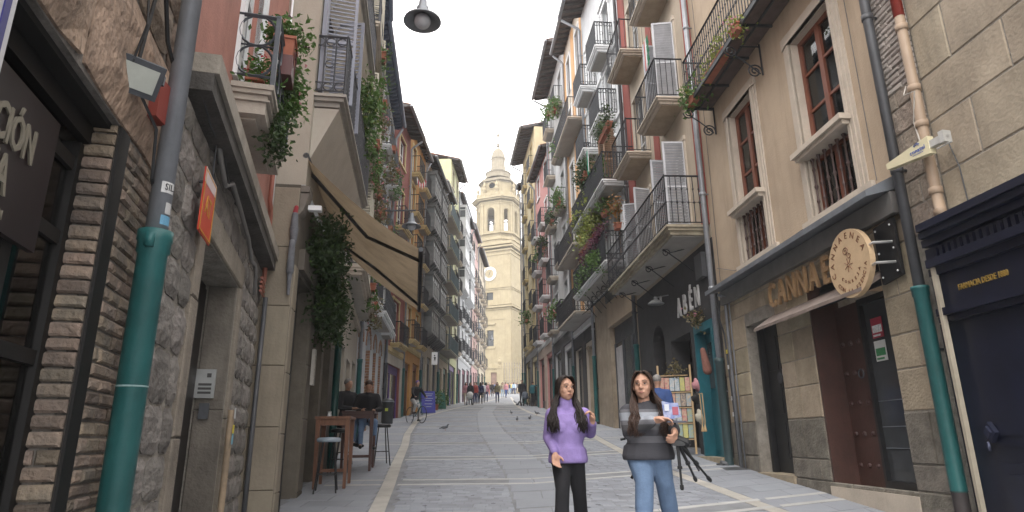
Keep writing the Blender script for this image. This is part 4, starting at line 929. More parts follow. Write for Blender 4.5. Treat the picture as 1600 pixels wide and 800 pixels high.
plant(F.w(2.2,-oB+.1,zB+.15), (1.1,.16,.35), 260, LEAFY, 'yellowing pot plants along the big iron balcony floor', ls=.04, droop=.1, rz=F.rz, pot=(1.1,.16,.16), flowers=LEAFB, nf=40)
plant(F.w(3.4,-oB+.0,zB+.1), (.35,.16,.25), 120, LEAFY, 'small plant with reddish leaves under the near part of the iron balcony', ls=.04, droop=.2, rz=F.rz, flowers=FLP, nf=10, pot=(.3,.14,.14))
door_ = window(F, 3.6, 4.7, zB+.15, zB+2.6, .14, WOODR, GLASS, 2, 3)
# pipes between R1 and R0
def pipe_at(F, pts, r, name, mat, parent=None, n=10, smooth=True):
    g = G(); g.tube(pts, r, n); return g.obj(name, mat, parent or F.root, smooth)
gW = F.g(W)
XP = F.p(1437,450,.13)[0]; o_ = downpipe(F, XP, gW+.4, 13.9, .058, .13, PIPED); 
g = G(); z0_ = -.05; z1_ = F.q(1437,450,XP)[1]; R = .078
g.lathe([(R,z0_),(R,z1_-.1),(R*1.12,z1_-.09),(R*1.12,z1_-.02),(R*1.2,z1_-.015),(R*1.2,z1_+.015),(.06,z1_+.02)], 16, (XP,-.13,0)); g.obj('pipe_sleeve', TEAL, o_, True)
g = G(); g.lathe([(R*.95,gW-.1),(R*.95,z0_),(R*1.08,z0_+.01)], 14, (XP,-.13,0)); g.obj('pipe_foot', M('old_iron_foot',(.07,.06,.06),.8), o_, True)
# thin conduits at the far edge of R1
for (X, r, zt, mt) in ((.42,.03,ZL-.2,PIPEG),(.6,.014,ZL-.25,PIPEG)):
    pipe_at(F, [(X,-.06,-.3),(X,-.05,zt-.25),(X+.04,-.06,zt-.05),(X+.04,-.2,zt)], r, 'conduit', mt)
g = G(); g.tube([(.2,-.07,3.2),(.22,-.12,2.8),(.27,-.07,2.5),(.3,-.06,1.6),(.34,-.06,.9),(.35,-.06,0.)], .018, 6); g.obj('cable', IRONG, F.root)
for zz, c in ((2.1,(.55,.45,.05)),(1.8,(.5,.5,.5)),(1.2,(.45,.45,.46)),(.9,(.5,.5,.5))): g = G(); g.box(.30,.36,-.085,-.08,zz,zz+.08); g.obj('sticker', M('sticker_c%.2f'%c[2], c, .6), F.root)
# downpipe between R1 and R2 with dark sleeve
o_ = downpipe(F, .02, -.1, 13.9, .06, .13, PIPEG); g = G(); g.lathe([(.085,-.1),(.085,1.95),(.095,1.96),(.095,2.05),(.06,2.06)], 14, (.02,-.13,0)); g.obj('pipe_sleeve', M('dark_teal',(.035,.06,.065),.5,streak=.3), o_, True)
g = G(); g.tube([(.02,-.13,-.15),(.02,-.17,.02),(.02,-.3,.02)], .07, 10); g.lathe([(.09,0),(.09,.03)], 10, (.02,-.3,0)); g.obj('pipe_foot', PIPED, o_, True)

# ================= right: pharmacy house R0
F = Facade((Rx(-2),-2),(Rx(7.03),7.03),'R','stone_house','pale ashlar stone house with the navy blue pharmacy front at the right edge','house'); FR['R0'] = F; W = F.W
shell(F, 0, W, -.9, 11, [(.25,W-.3,-.8,3.1)], MORTAR, .5)
ASH = M('pale_ashlar', (.335,.285,.215), .9, .2, 1.6, .3, 26, streak=.4, big=.45, rand=.1)
masonry(F, .62, 5., 3.18, 8.6, [], .62, .85, 1.5, ASH, proud=.012, joint=.014, rough=.002)
masonry(F, 0.02, .61, 3.2, 5.0, [], .33, .25, .6, M('patched_stone',(.29,.24,.195),.95,.25,5,.9,25,big=.4,rand=.1), proud=.015, joint=.016, rough=.006)
masonry(F, 0.02, .61, 5.0, 8.6, [], .075, .2, .32, M('whitewashed_brick',(.36,.32,.29),.95,.2,6,.6,40,rand=.12), proud=.02, joint=.014, rough=.006, name='brick')
NAVY = M('navy_paint', (.008,.010,.024), .35, .25, 2, streak=.2); NAVYD = M('navy_dark', (.008,.009,.02), .4)
XS = .46
g = G(); e = -.22
for (z0_,z1_,o1) in ((3.12,3.2,.30),(3.05,3.119,.26),(2.97,3.049,.2),(2.83,2.969,.12),(2.74,2.829,.2),(2.66,2.739,.14),(2.30,2.659,.08),(2.22,2.299,.16),(2.16,2.219,.11)): g.box(.2+o1*.9, W-.2, -o1, .1, z0_, z1_)
g.obj('shop_cornice', NAVY, F.root)
g = G(); g.box(.42,W,-.24,-.0,3.201,3.225); g.obj('cornice_flashing', ZINC, F.root)
dn = G(); dn.box(0,.045,-.175,-.1,2.84,2.94); dm = dn.mesh('dentil', NAVYD)
for k in range(44): ob('dentil', dm, F.root, (XS+.04+k*.085, 0, 0))
GOLD = M('gold_leaf', (.62,.42,.12), .35, .1, 5, metal=.6)
text('FARMACIA DESDE 1880', .088, GOLD, F.root, (.95,-.087,2.47), (pi/2,0,0), .006, 'gold_lettering', sx=.7, spacing=1.0)
g = G(); g.box(.2,W-.3,-.03,.1,-.6,2.159)
for k in range(5):
    a = XS+.16+k*1.1; 
    for (c,d) in ((-.4,.75),(.9,2.0)): g.box(a,a+.92,-.045,-.028,c,d); g.box(a+.1,a+.82,-.06,-.044,c+.1,d-.1)
pn = g.obj('shop_panel', NAVY, F.root)
g = G(); g.prism([(-.07,0),(0,.1),(.07,0),(0,-.1)], -.05, 0); g.prism([(-.04,0),(0,.06),(.04,0),(0,-.06)], -.075, -.05); g.sph((0,-.08,-.13), .02, .02, .05, 6); g.obj('door_knocker', M('blue_steel',(.035,.04,.07),.3,metal=.5), pn, loc=(.66,-.06,1.03))
g = G(); g.box(.40,.44,-.17,-.12,-.6,2.75); g.obj('edge_moulding', M('cream_edge',(.36,.32,.25),.7), F.root)
# tan pipe down to the cornice, its red top, box antenna
BP = M('tan_pipe', (.30,.22,.155), .6, .1, 3, streak=.3)
o_ = pipe_at(F, [(.62,-.1,11),(.62,-.1,3.6),(.62,-.1,3.45),(.68,-.14,3.3),(.72,-.2,3.26)], .055, 'drain_pipe', BP)
g = G()
for zz in (3.55,4.35,4.8,5.6): g.lathe([(.057,-.04),(.07,-.035),(.07,.035),(.057,.04)], 10, (.62,-.1,zz))
g.obj('pipe_collar', BP, o_, True)
pipe_at(F, [(.62,-.1,5.75),(.62,-.1,10.9)], .058, 'painted_pipe', M('red_pipe_paint',(.26,.035,.025),.5), o_)
g = G(); g.tube([(.5,-.1,4.9),(.55,-.19,4.75),(.7,-.17,4.72),(.56,-.14,4.4),(.66,-.18,4.0),(.58,-.12,3.9)], .008, 4); g.obj('cable', M('white_cable',(.45,.42,.38),.6), o_)
g = G(); g.tube([(.86,-.04,4.0),(.92,-.03,3.7),(.93,-.03,3.23)], .008, 4); g.obj('cable', BLACKP, F.root)
x_a, z_a = F.p(1463,222,.2); AN = empty('box_antenna', F.w(x_a,-.2,z_a), F.rz+radians(8), 'yellowish wedge-shaped conatel antenna clamped to the tan pipe on the stone wall', 'antenna')
g = G(); g.add([(-.06,-.04,-.1),(-.06,.04,-.1),(-.06,.04,.1),(-.06,-.04,.1),(-.66,-.035,-.035),(-.66,.035,-.035),(-.66,.035,.035),(-.66,-.035,.035)], [(0,1,2,3),(7,6,5,4),(0,4,5,1),(1,5,6,2),(2,6,7,3),(3,7,4,0)]); g.obj('housing', M('yellowed_plastic',(.58,.53,.36),.5,.05,3), AN)
BLUEP = M('print_blue', (.05,.1,.35), .5)
text('conatel', .07, BLUEP, AN, (-.21,-.0415,0), (pi/2,0,0), .002, 'brand_print'); text('www.conatel.es', .022, BLUEP, AN, (-.21,-.0415,-.04), (pi/2,0,0), .001, 'brand_print')
g = G(); ring(g, (-.21,-.042,.03), .035, .004, 'y', 8, None, .5, pi-.5); ring(g, (-.21,-.042,.03), .05, .004, 'y', 8, None, .6, pi-.6); g.obj('emblem', BLUEP, AN)
g = G(); g.box(-.06,.08,-.03,.03,-.04,.04); g.tube([(.0,0,.0),(.14,0,0)], .02, 6); g.box(.08,.14,-.05,.05,-.06,.07); g.tube([(.02,-.03,-.09),(.2,-.03,-.09)], .008, 4); g.obj('clamp', M('pale_metal',(.5,.5,.48),.4,metal=.3), AN)

# ================= right: red and cream house R2
F = Facade((Rx(12.95),12.95),(Rx(19.39),19.39),'R','balcony_house','cream and red house with iron balconies over the black ABEN shop','house'); FR['R2'] = F; W = F.W
za = 4.42; fhR = 3.4; cols = (W*.27, W*.74); zf = [za+.12+fhR*i for i in range(4)]
holes = [(c-.55,c+.55,z,z+2.35) for z in zf for c in cols]
arch1 = (1.45,2.55,-.4,2.95,1); dd = (3.1,4.6,-.4,2.35); td = (4.95,6.1,-.5,2.4)
shell(F, 0, W, 4.1, 19, holes, render('cream_r2',(.44,.37,.29)), .3, name='upper_wall')
shell(F, 0, W, zmin(F), 4.097, [arch1, dd, td], CHAR, .5, name='lower_wall')
g = G(); BRICKRED = M('brick_red_band', (.27,.06,.045), .85, .1, 2, streak=.2)
for a, b in ((.003,.85),(W*.47,W*.545),(W-.45,W-.003)): g.box(a,b,-.022,.01,4.4,18.9)
tag(g.obj('painted_band', BRICKRED, F.root), kind='stuff')
for i, z in enumerate(zf):
    for j, c in enumerate(cols): window(F, c-.55, c+.55, z, z+2.35, .14, WHITEP, GLASS, 2, 3, 'open' if (j and i < 3) or i == 0 else None, M('pale_grey_shutter',(.42,.43,.46),.6))
g = G()
for z in zf:
    for c in cols: surround(g, c-.55, c+.55, z, z+2.35, .12, .035, False)
tag(g.obj('window_surround', TRIM, F.root), kind='stuff')
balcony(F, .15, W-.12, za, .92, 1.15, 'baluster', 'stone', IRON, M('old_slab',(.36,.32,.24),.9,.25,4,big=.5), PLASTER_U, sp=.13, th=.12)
for X in (.7,2.2,3.7,5.2):
    g = G(); g.tube([(X,0,za-.75),(X,-.75,za-.17)], .014, 4); g.tube([(X,-.1,za-.2),(X,-.55,za-.32),(X,-.7,za-.25)], .012, 4); spiral(g, (X,-.62,za-.32), .1, .012, 1.4, 0, 1, 'x'); g.obj('balcony_bracket', IRON, F.root)
for i in (1,2,3):
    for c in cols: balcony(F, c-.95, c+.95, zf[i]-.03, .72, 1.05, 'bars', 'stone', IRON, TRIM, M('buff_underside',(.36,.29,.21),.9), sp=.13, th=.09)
eave(F, -.02, W+.02, 18.6, .95, .5, WOODD, SOFF, .25)
downpipe(F, .05, F.g(0)+.1, 18.6, .06, .12, PIPED, 2.6, TEAL, 18.6, .95)
for k, ch in enumerate('ABÉN'): text(ch, .66, M('white_letters',(.6,.6,.6),.6), F.root, (4.05+.43*k, -.03, 3.02), (pi/2,0,0), .02, 'letter', sx=.6, bold=.01)
text('19', .3, MATS['white_letters'], F.root, (2.55,-.02,3.55), (pi/2,0,0), .01, 'house_number', sx=.6)
TQ = M('turquoise_paint', (.018,.125,.16), .45, .15, 3)
g = G(); g.box(1.45,2.55,.45,.5,-.4,2.95); g.obj('door', BLACKP, F.root); g = G(); g.box(3.1,4.6,.45,.5,-.4,2.35); g.obj('door', BLACKP, F.root)
g = G(); g.box(4.95,5.02,-.05,.3,-.5,2.4); g.box(5.98,6.1,-.05,.3,-.5,2.4); g.box(5.02,5.98,-.05,.3,2.22,2.4); g.box(5.02,5.98,.2,.26,-.5,2.2); g.box(5.08,5.4,.18,.2,-.3,.8); g.box(5.5,5.9,.18,.2,-.3,.8); tq = g.obj('door', TQ, F.root)
for (a,b) in ((5.08,5.4),(5.5,5.9)): g = G(); g.box(a,b,.185,.199,1.0,2.0); g.obj('pane', GLASS, tq)
g = G(); g.lathe([(.2,0),(.22,.02),(.12,.1),(.05,.13),(.05,.2)], 14, (3.2,-.35,3.3)); g.tube([(3.2,-.35,3.48),(3.2,0,3.55)], .015, 5); tag(g.obj('wall_lamp', M('grey_enamel',(.25,.26,.26),.5)), 'grey enamel wall lamp above the dark shop door of the ABEN shop', 'lamp').matrix_world = F.root.matrix_basis if False else Matrix.Translation(F.O) @ Matrix.Rotation(F.rz,4,'Z')
g = G(); g.box(.9,1.15,-.1,0,1.4,1.8); g.obj('letter_box', BLACKP, F.root)
g = G(); g.box(5.55,6.0,-.1,0,3.35,3.9); g.obj('meter_box', PIPED, F.root)
g = G(); g.box(4.6,W,-.25,.02,-.75,-.42); g.obj('doorstep', STONE_D, F.root)
# ================= left: stone and brick bar L0
F = Facade((Lx(-1),-1),(Lx(3.6)-.001,3.599),'L','stone_bar','rough stone bar with brick piers and a black timber shop window, left edge','building'); FR['L0'] = F; W = F.W
ZT = 3.14; XO = 3.86      # top of the opening, its far jamb
shell(F, 0, W, -.6, 7, [(0.3,XO,-.6,ZT)], M('bar_mortar',(.17,.155,.14),.95,.3,6,.8,30), .45)
G().box(.3,XO-.005,.03,.44,ZT-.03,ZT-.001).obj('soffit_board', M('soffit_shade',(.008,.0075,.007),.8), F.root)  # black board added to stand in for the shade under the lintel
masonry(F, 2.2, W-.02, ZT+.0, ZT+.62, [], .62, .9, 1.5, M('brown_lintel_stone',(.31,.225,.165),.95,.3,5,1,14,stretch=(1.6,1.6,.9),big=.3,rand=.08), proud=.05, joint=.012, rock=True, name='lintel_stone')
masonry(F, 2.2, W-.12, ZT+.63, 5.5, [], .3, .3, .7, M('brown_rubble',(.27,.21,.165),.95,.3,4,1,14,big=.3,rand=.2), proud=.05, joint=.02, rock=True)
masonry(F, XO+.13, W-.02, .7, ZT-.01, [], .066, .14, .24, BRICK, proud=.016, joint=.010, rough=.005, name='brick')
masonry(F, 0.0, .16, .7, ZT, [], .066, .16, .30, BRICK, proud=.014, joint=.010, rough=.004, name='brick', side=XO-.012)
BT = M('black_timber', (.0045,.004,.004), .6, .3, 4)
g = G(); g.box(XO-.0,XO+.125,-.012,.05,-.4,ZT-.002); g.obj('timber_post', BT, F.root)
g = G(); g.box(.3,XO,.10,.14,ZT-.12,ZT-.003); g.box(.3,XO,.2,.42,ZT-.2,ZT-.125); g.obj('timber_beam', BT, F.root)
YW = .15
sf = empty('shop_front', (0,0,0), 0, parent=F.root)
g = G()
for a in (.5,1.5,2.62,3.32,3.86): g.box(a,a+.075,YW-.03,YW+.05,-.3,ZT-.2)
for z in (-.3,.62,1.32,2.0,2.52,ZT-.27): g.box(.5,3.94,YW-.02,YW+.04,z,z+.06)
g.box(3.79,3.85,.12,.2,-.3,ZT-.13); fm = g.obj('shop_window', BT, F.root); bpy.data.objects.remove(sf)
for a, b in ((.575,1.5),(1.575,2.62),(2.695,3.32),(3.395,3.86)):
    for c, d in ((-.24,.62),(.68,1.32),(1.38,2.0),(2.06,2.52),(2.58,ZT-.27)): g = G(); g.box(a+.002,b-.002,YW,YW+.006,c+.002,d-.002); g.obj('pane', CLEAR, fm)
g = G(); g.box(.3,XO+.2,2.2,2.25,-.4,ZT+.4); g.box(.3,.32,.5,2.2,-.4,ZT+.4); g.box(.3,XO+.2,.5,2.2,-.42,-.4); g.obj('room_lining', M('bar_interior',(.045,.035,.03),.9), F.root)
g = G(); g.box(2.2,3.50,YW-.06,YW-.035,2.40,2.95); sb = g.obj('fascia_board', M('wine_fascia',(.012,.006,.007),.5), F.root)
CRM = M('cream_letters', (.2,.18,.14), .6)
text('DEGUSTACIÓN', .19, CRM, sb, (3.33,YW-.065,2.75), (pi/2,0,0), .004, 'letter', sx=.62, bold=.003, align='RIGHT')
text('SIDRERIA', .2, CRM, sb, (3.19,YW-.065,2.58), (pi/2,0,0), .004, 'letter', sx=.62, bold=.003, align='RIGHT')
text('JATETXEA CON CARBÓN', .05, CRM, sb, (3.0,YW-.065,2.45), (pi/2,0,0), .003, 'letter', sx=.72)
g = G(); g.sph((3.62,.42,2.18), .07, .07, .07, 10); g.lathe([(.02,0),(.07,.02),(.02,.06),(.02,.1)], 8, (3.62,.42,2.06)); tag(g.obj('globe_lamp', M('milk_glass',(.45,.45,.42),.3)), 'round milky globe lamp standing inside the bar window', 'lamp').matrix_world = Matrix.Translation(F.O)@Matrix.Rotation(F.rz,4,'Z')
def poster(F, x0, x1, z0, z1, y, cols, label, seed):
    rr = random.Random(seed); g = G(); g.box(x0,x1,y,y+.004,z0,z1); o = g.obj('poster', M('poster_%d'%seed, cols[0], .6, .15, 8)); o.matrix_world = Matrix.Translation(F.O)@Matrix.Rotation(F.rz,4,'Z')
    for k in range(5):
        g = G(); cx, cz = rr.uniform(x0+.05,x1-.05), rr.uniform(z0+.08,z1-.08); n = 9
        g.prism([(min(max(cx+rr.uniform(.3,1)*.16*(x1-x0)*2*cos(2*pi*i/n),x0),x1), min(max(cz+rr.uniform(.3,1)*.16*(z1-z0)*cos(2*pi*i/n-pi/2),z0),z1)) for i in range(n)], y-.0012*(k+1), y-.001*k-.0002); g.obj('printed_shape', M('poster_ink_%d_%d'%(seed,k), cols[1+k%(len(cols)-1)], .6), o)
    tag(o, label, 'poster')
poster(F, 3.42, 3.84, -.2, .58+.6, YW-.01, [(.18,.08,.16),(.45,.38,.04),(.1,.2,.25),(.3,.1,.12),(.05,.05,.1)], 'colourful poster with a yellow band low in the black bar window', 3)
poster(F, 3.44, 3.80, 1.42, 1.9, YW+.02, [(.12,.1,.14),(.4,.25,.08),(.1,.12,.2),(.3,.3,.3)], 'dark poster with an orange figure in the middle pane of the bar window', 5)
g = G(); g.box(3.44,3.82,.62,.63,2.06,2.45); g.obj('poster_board', M('grey_board',(.2,.2,.19),.8), F.root)
for (xx,hh) in ((3.55,.26),(3.62,.18),(3.7,.22)):
    g = G(); g.lathe([(.03,0),(.035,.01),(.035,hh*.6),(.012,hh*.75),(.012,hh)], 8, (0,0,0)); b_ = g.obj('bottle', BLACKP); b_.location = F.w(xx,.5,2.07); tag(b_, {3.55:'tallest dark bottle in the row inside the bar window',3.62:'short dark bottle between two taller ones inside the bar window',3.7:'middle sized dark bottle at the far end of the row in the bar window'}[xx], 'bottle', 'bottles in the bar window')
# white-blue sign edge at the very top left
g = G(); g.box(-.25,.0,-.03,.0,0,.9); pl_ = g.obj('projecting_sign', M('sign_white',(.5,.5,.52),.5)); pl_.rotation_euler = (0,0,F.rz); xq, zq = F.p(14,30,.12); pl_.location = F.w(xq,-.1,zq-.3); tag(pl_, 'edge of a white projecting sign with a blue border above the bar window', 'sign'); g = G(); g.box(-.06,-.03,-.034,.0,.04,.86); g.obj('border_stripe', M('deep_blue',(.02,.02,.15),.5), pl_)
# flood lamp, alarm box, cables
o_, z_ = F.q(212,118,3.75); FL = empty('flood_lamp', F.w(3.75,-o_,z_), F.rz-radians(55), 'grey outdoor flood lamp with pale lens hung on cables over the stone lintel', 'lamp')
q_ = Matrix.Rotation(radians(35),3,'X')
def rot(g, m): g.v = [tuple(m@Vector(v)) for v in g.v]; return g
rot(G().box(-.105,.105,-.035,.02,-.085,.085), q_).obj('housing', IRONG, FL); rot(G().box(-.082,.082,-.04,-.034,-.058,.058), q_).obj('lens', M('lamp_lens',(.42,.44,.4),.2), FL)
g = G()
for k in range(7): g.box(-.085+.028*k,-.075+.028*k,.02,.045,-.05,.05)
rot(g, q_).obj('cooling_fin', IRONG, FL); g = G(); g.tube([(-.12,0,.0),(-.13,.02,.06),(-.12,.12,.1)], .008, 4); g.tube([(.12,0,0),(.13,.02,.06),(.12,.12,.1)], .008, 4); g.obj('bracket', IRONG, FL)
g = G(); g.tube([(3.75,-o_,z_+.06),(3.74,-.1,z_+.5),(3.72,-.08,z_+1.2)], .009, 4); g.obj('cable', BLACKP, F.root)
g = G(); g.tube([(3.68,-o_,z_+.02),(3.62,-.12,z_+.2),(3.6,-.11,z_+.35),(3.7,-.1,z_+.62)], .006, 4); g.obj('cable', BLACKP, F.root)
g = G(); g.tube([(3.8,-.1,z_+.62),(4.0,-.1,z_+.36),(4.2,-.1,3.66),(4.5,-.1,3.5)], .011, 4); g.obj('cable', BLACKP, F.root)
g = G(); g.tube([(3.85,-o_,z_-.04),(3.98,-.12,3.2),(4.1,-.1,2.98),(4.22,-.1,2.9),(4.36,-.1,3.0),(4.42,-.1,3.3)], .009, 4); g.obj('cable', BLACKP, F.root)
xb_, z_ = F.p(254,160,.1); AB = empty('alarm_box', F.w(xb_,-.08,z_), F.rz-radians(10), 'dull red alarm box with an orange beacon beside the grey pipe', 'alarm box')
ALR = M('alarm_red',(.22,.045,.035),.5,.1,4); G().box(-.06,.06,-.03,.1,-.11,.11).obj('case', ALR, AB); g = G(); g.lathe([(.03,0),(.032,.03),(.025,.05),(.001,.055)], 10); g.obj('beacon', M('beacon_orange',(.7,.1,.02),.3), AB, loc=(.06,.0,.03), rot=(0,pi/2,0))

# ================= left: rough stone and pink house L1
F = Facade((Lx(3.6),3.6),(Lx(8.199),8.2),'L','pink_house','pink rendered house over rough stone with a doorway and a flowered corner balcony','house'); FR['L1'] = F; W = F.W
DO = (1.07,2.97,-.3,2.86); ZB = 3.62
shell(F, 0, W, -.6, ZB, [DO], MORTAR, .5, name='lower_wall')
shell(F, 0, W, ZB+.001, 13, [(1.5,2.55,4.42,6.6)], PINK, .25, name='upper_wall')
SURR = M('pale_door_stone',(.25,.22,.18),.9,.2,3,.6,30,streak=.4,big=.3,rand=.08)
masonry(F, -.1, .83, .3, ZB-.14, [], .30, .28, .5, RUBBLE, proud=.03, joint=.018, rock=True)
masonry(F, .84, 1.068, -.4, 2.86, [], .95, .3, .3, SURR, proud=.035, joint=.01, rough=.002, name='jamb_stone')
masonry(F, 2.975, 3.14, -.4, 2.86, [], .95, .3, .3, SURR, proud=.035, joint=.01, rough=.002, name='jamb_stone')
masonry(F, .93, 3.14, 2.87, 3.12, [], .3, 2.3, 2.4, SURR, proud=.03, joint=.01, rough=.002, name='lintel_stone')
masonry(F, .93, 3.14, 3.13, ZB-.05, [], .25, .3, .6, RUBBLE, proud=.025, joint=.018, rock=True)
masonry(F, 3.15, W-.05, -.4, ZB-.14, [], .26, .25, .5, RUBBLE, proud=.03, joint=.018, rock=True)
masonry(F, 0, .28, -.4, 2.86, [], .93, .5, .6, M('shaded_door_stone',(.15,.135,.115),.9,.25,3,.5,30,streak=.4,big=.3,rand=.08), side=2.96, proud=.012, joint=.01, rough=.001, name='jamb_stone')  # darker copy of the door stone, reveal shade put into its colour
g = G(); g.box(1.075,2.955,.305,.38,-.3,2.86); g.box(1.12,2.0,.28,.304,-.3,2.8); g.box(2.03,2.9,.28,.304,-.3,2.8); g.obj('door', M('dark_wood_door',(.012,.009,.008),.6,.3,4), F.root)
# string course: pale face, the shade of its underside painted as a dark band
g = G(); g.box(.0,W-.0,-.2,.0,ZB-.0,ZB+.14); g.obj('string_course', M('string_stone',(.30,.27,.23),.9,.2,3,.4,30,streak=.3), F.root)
g = G(); g.box(.0,W-.0,-.17,-.001,ZB-.13,ZB-.001); g.obj('string_course', M('underside_shade_stone',(.07,.065,.06),.9,.3,4,.5,30), F.root)
# intercom on the far reveal
g = G(); IX = 2.94
def rev(g, y0, y1, z0, z1, t): return g.box(IX-t, IX, y0, y1, z0, z1)
rev(G(), .10,.28,1.72,2.0,.03).obj('intercom', M('steel_panel',(.42,.43,.43),.35,metal=.6), F.root)
for zz in (1.76,1.80,1.84): rev(G(), .13,.25,zz,zz+.022,.036).obj('nameplate', M('dark_label',(.05,.05,.05),.5), F.root)
rev(G(), .14,.18,1.92,1.96,.034).obj('speaker_grille', M('dark_label'), F.root); rev(G(), .13,.22,1.52,1.67,.03).obj('keypad', IRONG, F.root)
# red sign plate shaped like a tag
sg = empty('red_sign', F.w(.63,-.1,2.9), F.rz, 'red enamel sign plate with yellow border and pale glare painted across its top on the rough stone wall', 'sign')
g = G(); g.prism([(-.20,.24),(-.0,.24),(.2,.24),(.2,-.22),(-.0,-.22),(-.2,-.22)], -.005, .005); g.obj('plate', M('sign_red_fade',(.50,.05,.025),.4,.1,3), sg)
g = G(); g.prism([(-.2,.24),(.2,.24),(.2,.15),(-.2,.13)], -.0075, -.0055); g.obj('painted_glare_band', M('sign_painted_glare',(.55,.45,.45),.4,.2,6), sg)  # glare on the enamel, painted as a pale strip along the top
YL = M('sign_yellow',(.5,.24,.03),.5)
for b in ((-.19,.19,-.21,-.198),(-.19,.19,.218,.23),(-.19,-.178,-.2,.22),(.178,.19,-.2,.22)): G().box(b[0],b[1],-.009,-.0055,b[2],b[3]).obj('border', YL, sg)
text('AT', .2, YL, sg, (0,-.0075,0.0), (pi/2,0,0), .002, 'letter', sx=.8); g = G(); g.tube([(0,.01,.2),(0,.1,.2)], .012, 5); g.obj('fixing', IRONG, sg)
# grey and teal drainpipe, stickers
PX = F.p(176,800,.14)[0]; r_ = .052; g = G(); ZT0 = F.q(237,362,PX)[1]; g.tube([(PX,-.14,ZT0),(PX,-.14,12.9)], r_, 16); o_ = g.obj('downpipe', PIPEG, F.root, True)
g = G(); R = .068; zt = ZT0; g.lathe([(R,-.4),(R,zt-.12),(R*1.12,zt-.11),(R*1.12,zt-.06),(R*1.2,zt-.05),(R*1.2,zt),(r_,zt+.005)], 20, (PX,-.14,0)); g.box(PX-.1,PX-.07,-.16,-.12,zt-.1,zt-.03); g.obj('pipe_sleeve', TEAL, o_, True)
def stick(z0, z1, a0, a1, col, nm, rr=r_):
    g = G(); n = 5; P = [(PX+(rr+.0015)*cos(a0+(a1-a0)*k/n), -.14+(rr+.0015)*sin(a0+(a1-a0)*k/n)) for k in range(n+1)]
    for (a,b),(c,d) in zip(P,P[1:]): g.quad((a,b,z0),(c,d,z0),(c,d,z1),(a,b,z1))
    return g.obj('sticker', M(nm, col, .6), o_)
g = G(); g.lathe([(.0695,0),(.0705,.004),(.0695,.008)], 20, (PX,-.14,1.55)); g.obj('pipe_joint', M('joint_line',(.2,.3,.3),.6), o_)
stick(ZT0+.2,ZT0+.26,-3.0,-1.7,(.5,.5,.5),'sticker_light'); stick(ZT0+.09,ZT0+.15,-2.4,-1.7,(.45,.45,.45),'sticker_light2'); stick(ZT0+.03,ZT0+.08,-2.7,-1.6,(.12,.3,.45),'sticker_bluish')
text('SIL', .05, BLACKP, o_, (PX-.036,-.14-.041,ZT0+.23), (pi/2,0,-.75), .001, 'sticker_print', sx=.8)
# cables and conduits on the stone band
g = G(); g.tube([(.9,-.07,3.5),(1.2,-.09,3.3),(1.45,-.1,3.42),(1.9,-.1,3.38),(2.6,-.1,3.3),(3.0,-.1,3.16),(3.3,-.1,3.2),(3.45,-.1,3.1),(3.5,-.1,2.9)], .022, 8); g.obj('conduit', M('conduit_grey',(.15,.145,.14),.6), F.root, True)
g = G(); g.tube([(.0,-.1,3.5),(.5,-.08,3.48),(1.0,-.08,3.52),(1.2,-.12,3.32)], .007, 4); g.obj('cable', BLACKP, F.root)
g = G(); g.tube([(.75,-.08,3.45),(.72,-.09,3.2),(.9,-.09,3.05)], .006, 4); g.obj('cable', IRONG, F.root)
RP = M('salmon_pipe',(.33,.13,.095),.6,.15,4)
g = G(); g.tube([(W-.42,-.06,5.5),(W-.42,-.06,4.35),(W-.3,-.06,4.3),(W-.22,-.06,4.2),(W-.22,-.06,3.3)], .03, 8); g.obj('gas_pipe', RP, F.root, True)
for k in range(4): g = G(); ring(g, (W-.3,-.08,3.25-.06*k), .12, .02, 'z' if False else 'y', 4, None, 0, .01) if False else g.tube([(W-.55,-.07,3.28-.055*k),(W-.2,-.07,3.28-.055*k)], .018, 6); g.obj('pipe_loop', RP, F.root)
g = G(); GX = F.p(361,650,.1)[0]; g.tube([(GX,-.1,-.3),(GX,-.1,1.6)], .03, 10); o_ = g.obj('gas_pipe', M('ochre_pipe',(.24,.18,.12),.7,.3,4,streak=.5), F.root, True)
for zz, c, nm in ((1.52,(.45,.45,.45),'sticker_g1'),(1.36,(.6,.5,.04),'sticker_y1'),(1.28,(.15,.35,.45),'sticker_b1')): G().box(GX-.03,GX+.03,-.137,-.131,zz,zz+.1).obj('sticker', M(nm,c,.6), o_)
g = G(); g.tube([(W-.2,-.1,-.3),(W-.2,-.1,3.1)], .03, 8); g.obj('conduit', PIPED, F.root, True)
g = G(); g.tube([(W-.12,-.05,3.6),(W-.12,-.05,8)], .018, 6); g.obj('conduit', WHITEP, F.root, True)
# balcony with ringed railing
bx0, bx1, bz, bo = 1.36, 2.86, 4.36, .36
g = G()
for (i_, o__, z0_, z1_) in ((0,.0,-.05,0),(.02,.02,-.09,-.051),(.05,.05,-.14,-.091),(.03,.03,-.155,-.141),(.06,.06,-.27,-.156)): g.box(bx0+i_,bx1-i_,-bo+o__,0,bz+z0_,bz+z1_)
g.box(bx0+.15,bx1-.15,-bo+.15,0,bz-.29,bz-.261); bl_ = g.obj('balcony', M('balcony_stone',(.36,.325,.28),.85,.12,3,.2,30,streak=.3), F.root)
r = G(); rail_side(r, (bx0+.02,-bo+.02), (bx1-.02,-bo+.02), bz+.02, .68, 'circles'); rail_side(r, (bx0+.02,-bo+.02), (bx0+.02,0), bz+.02, .68, 'circles'); rail_side(r, (bx1-.02,-bo+.02), (bx1-.02,0), bz+.02, .68, 'circles')
for X in (bx0+.02,bx1-.02): r.box(X-.02,X+.02,-bo,-bo+.04,bz,bz+.72)
r.obj('railing', M('steel_blue_iron',(.075,.085,.1),.45,.2,6,metal=.3), bl_)
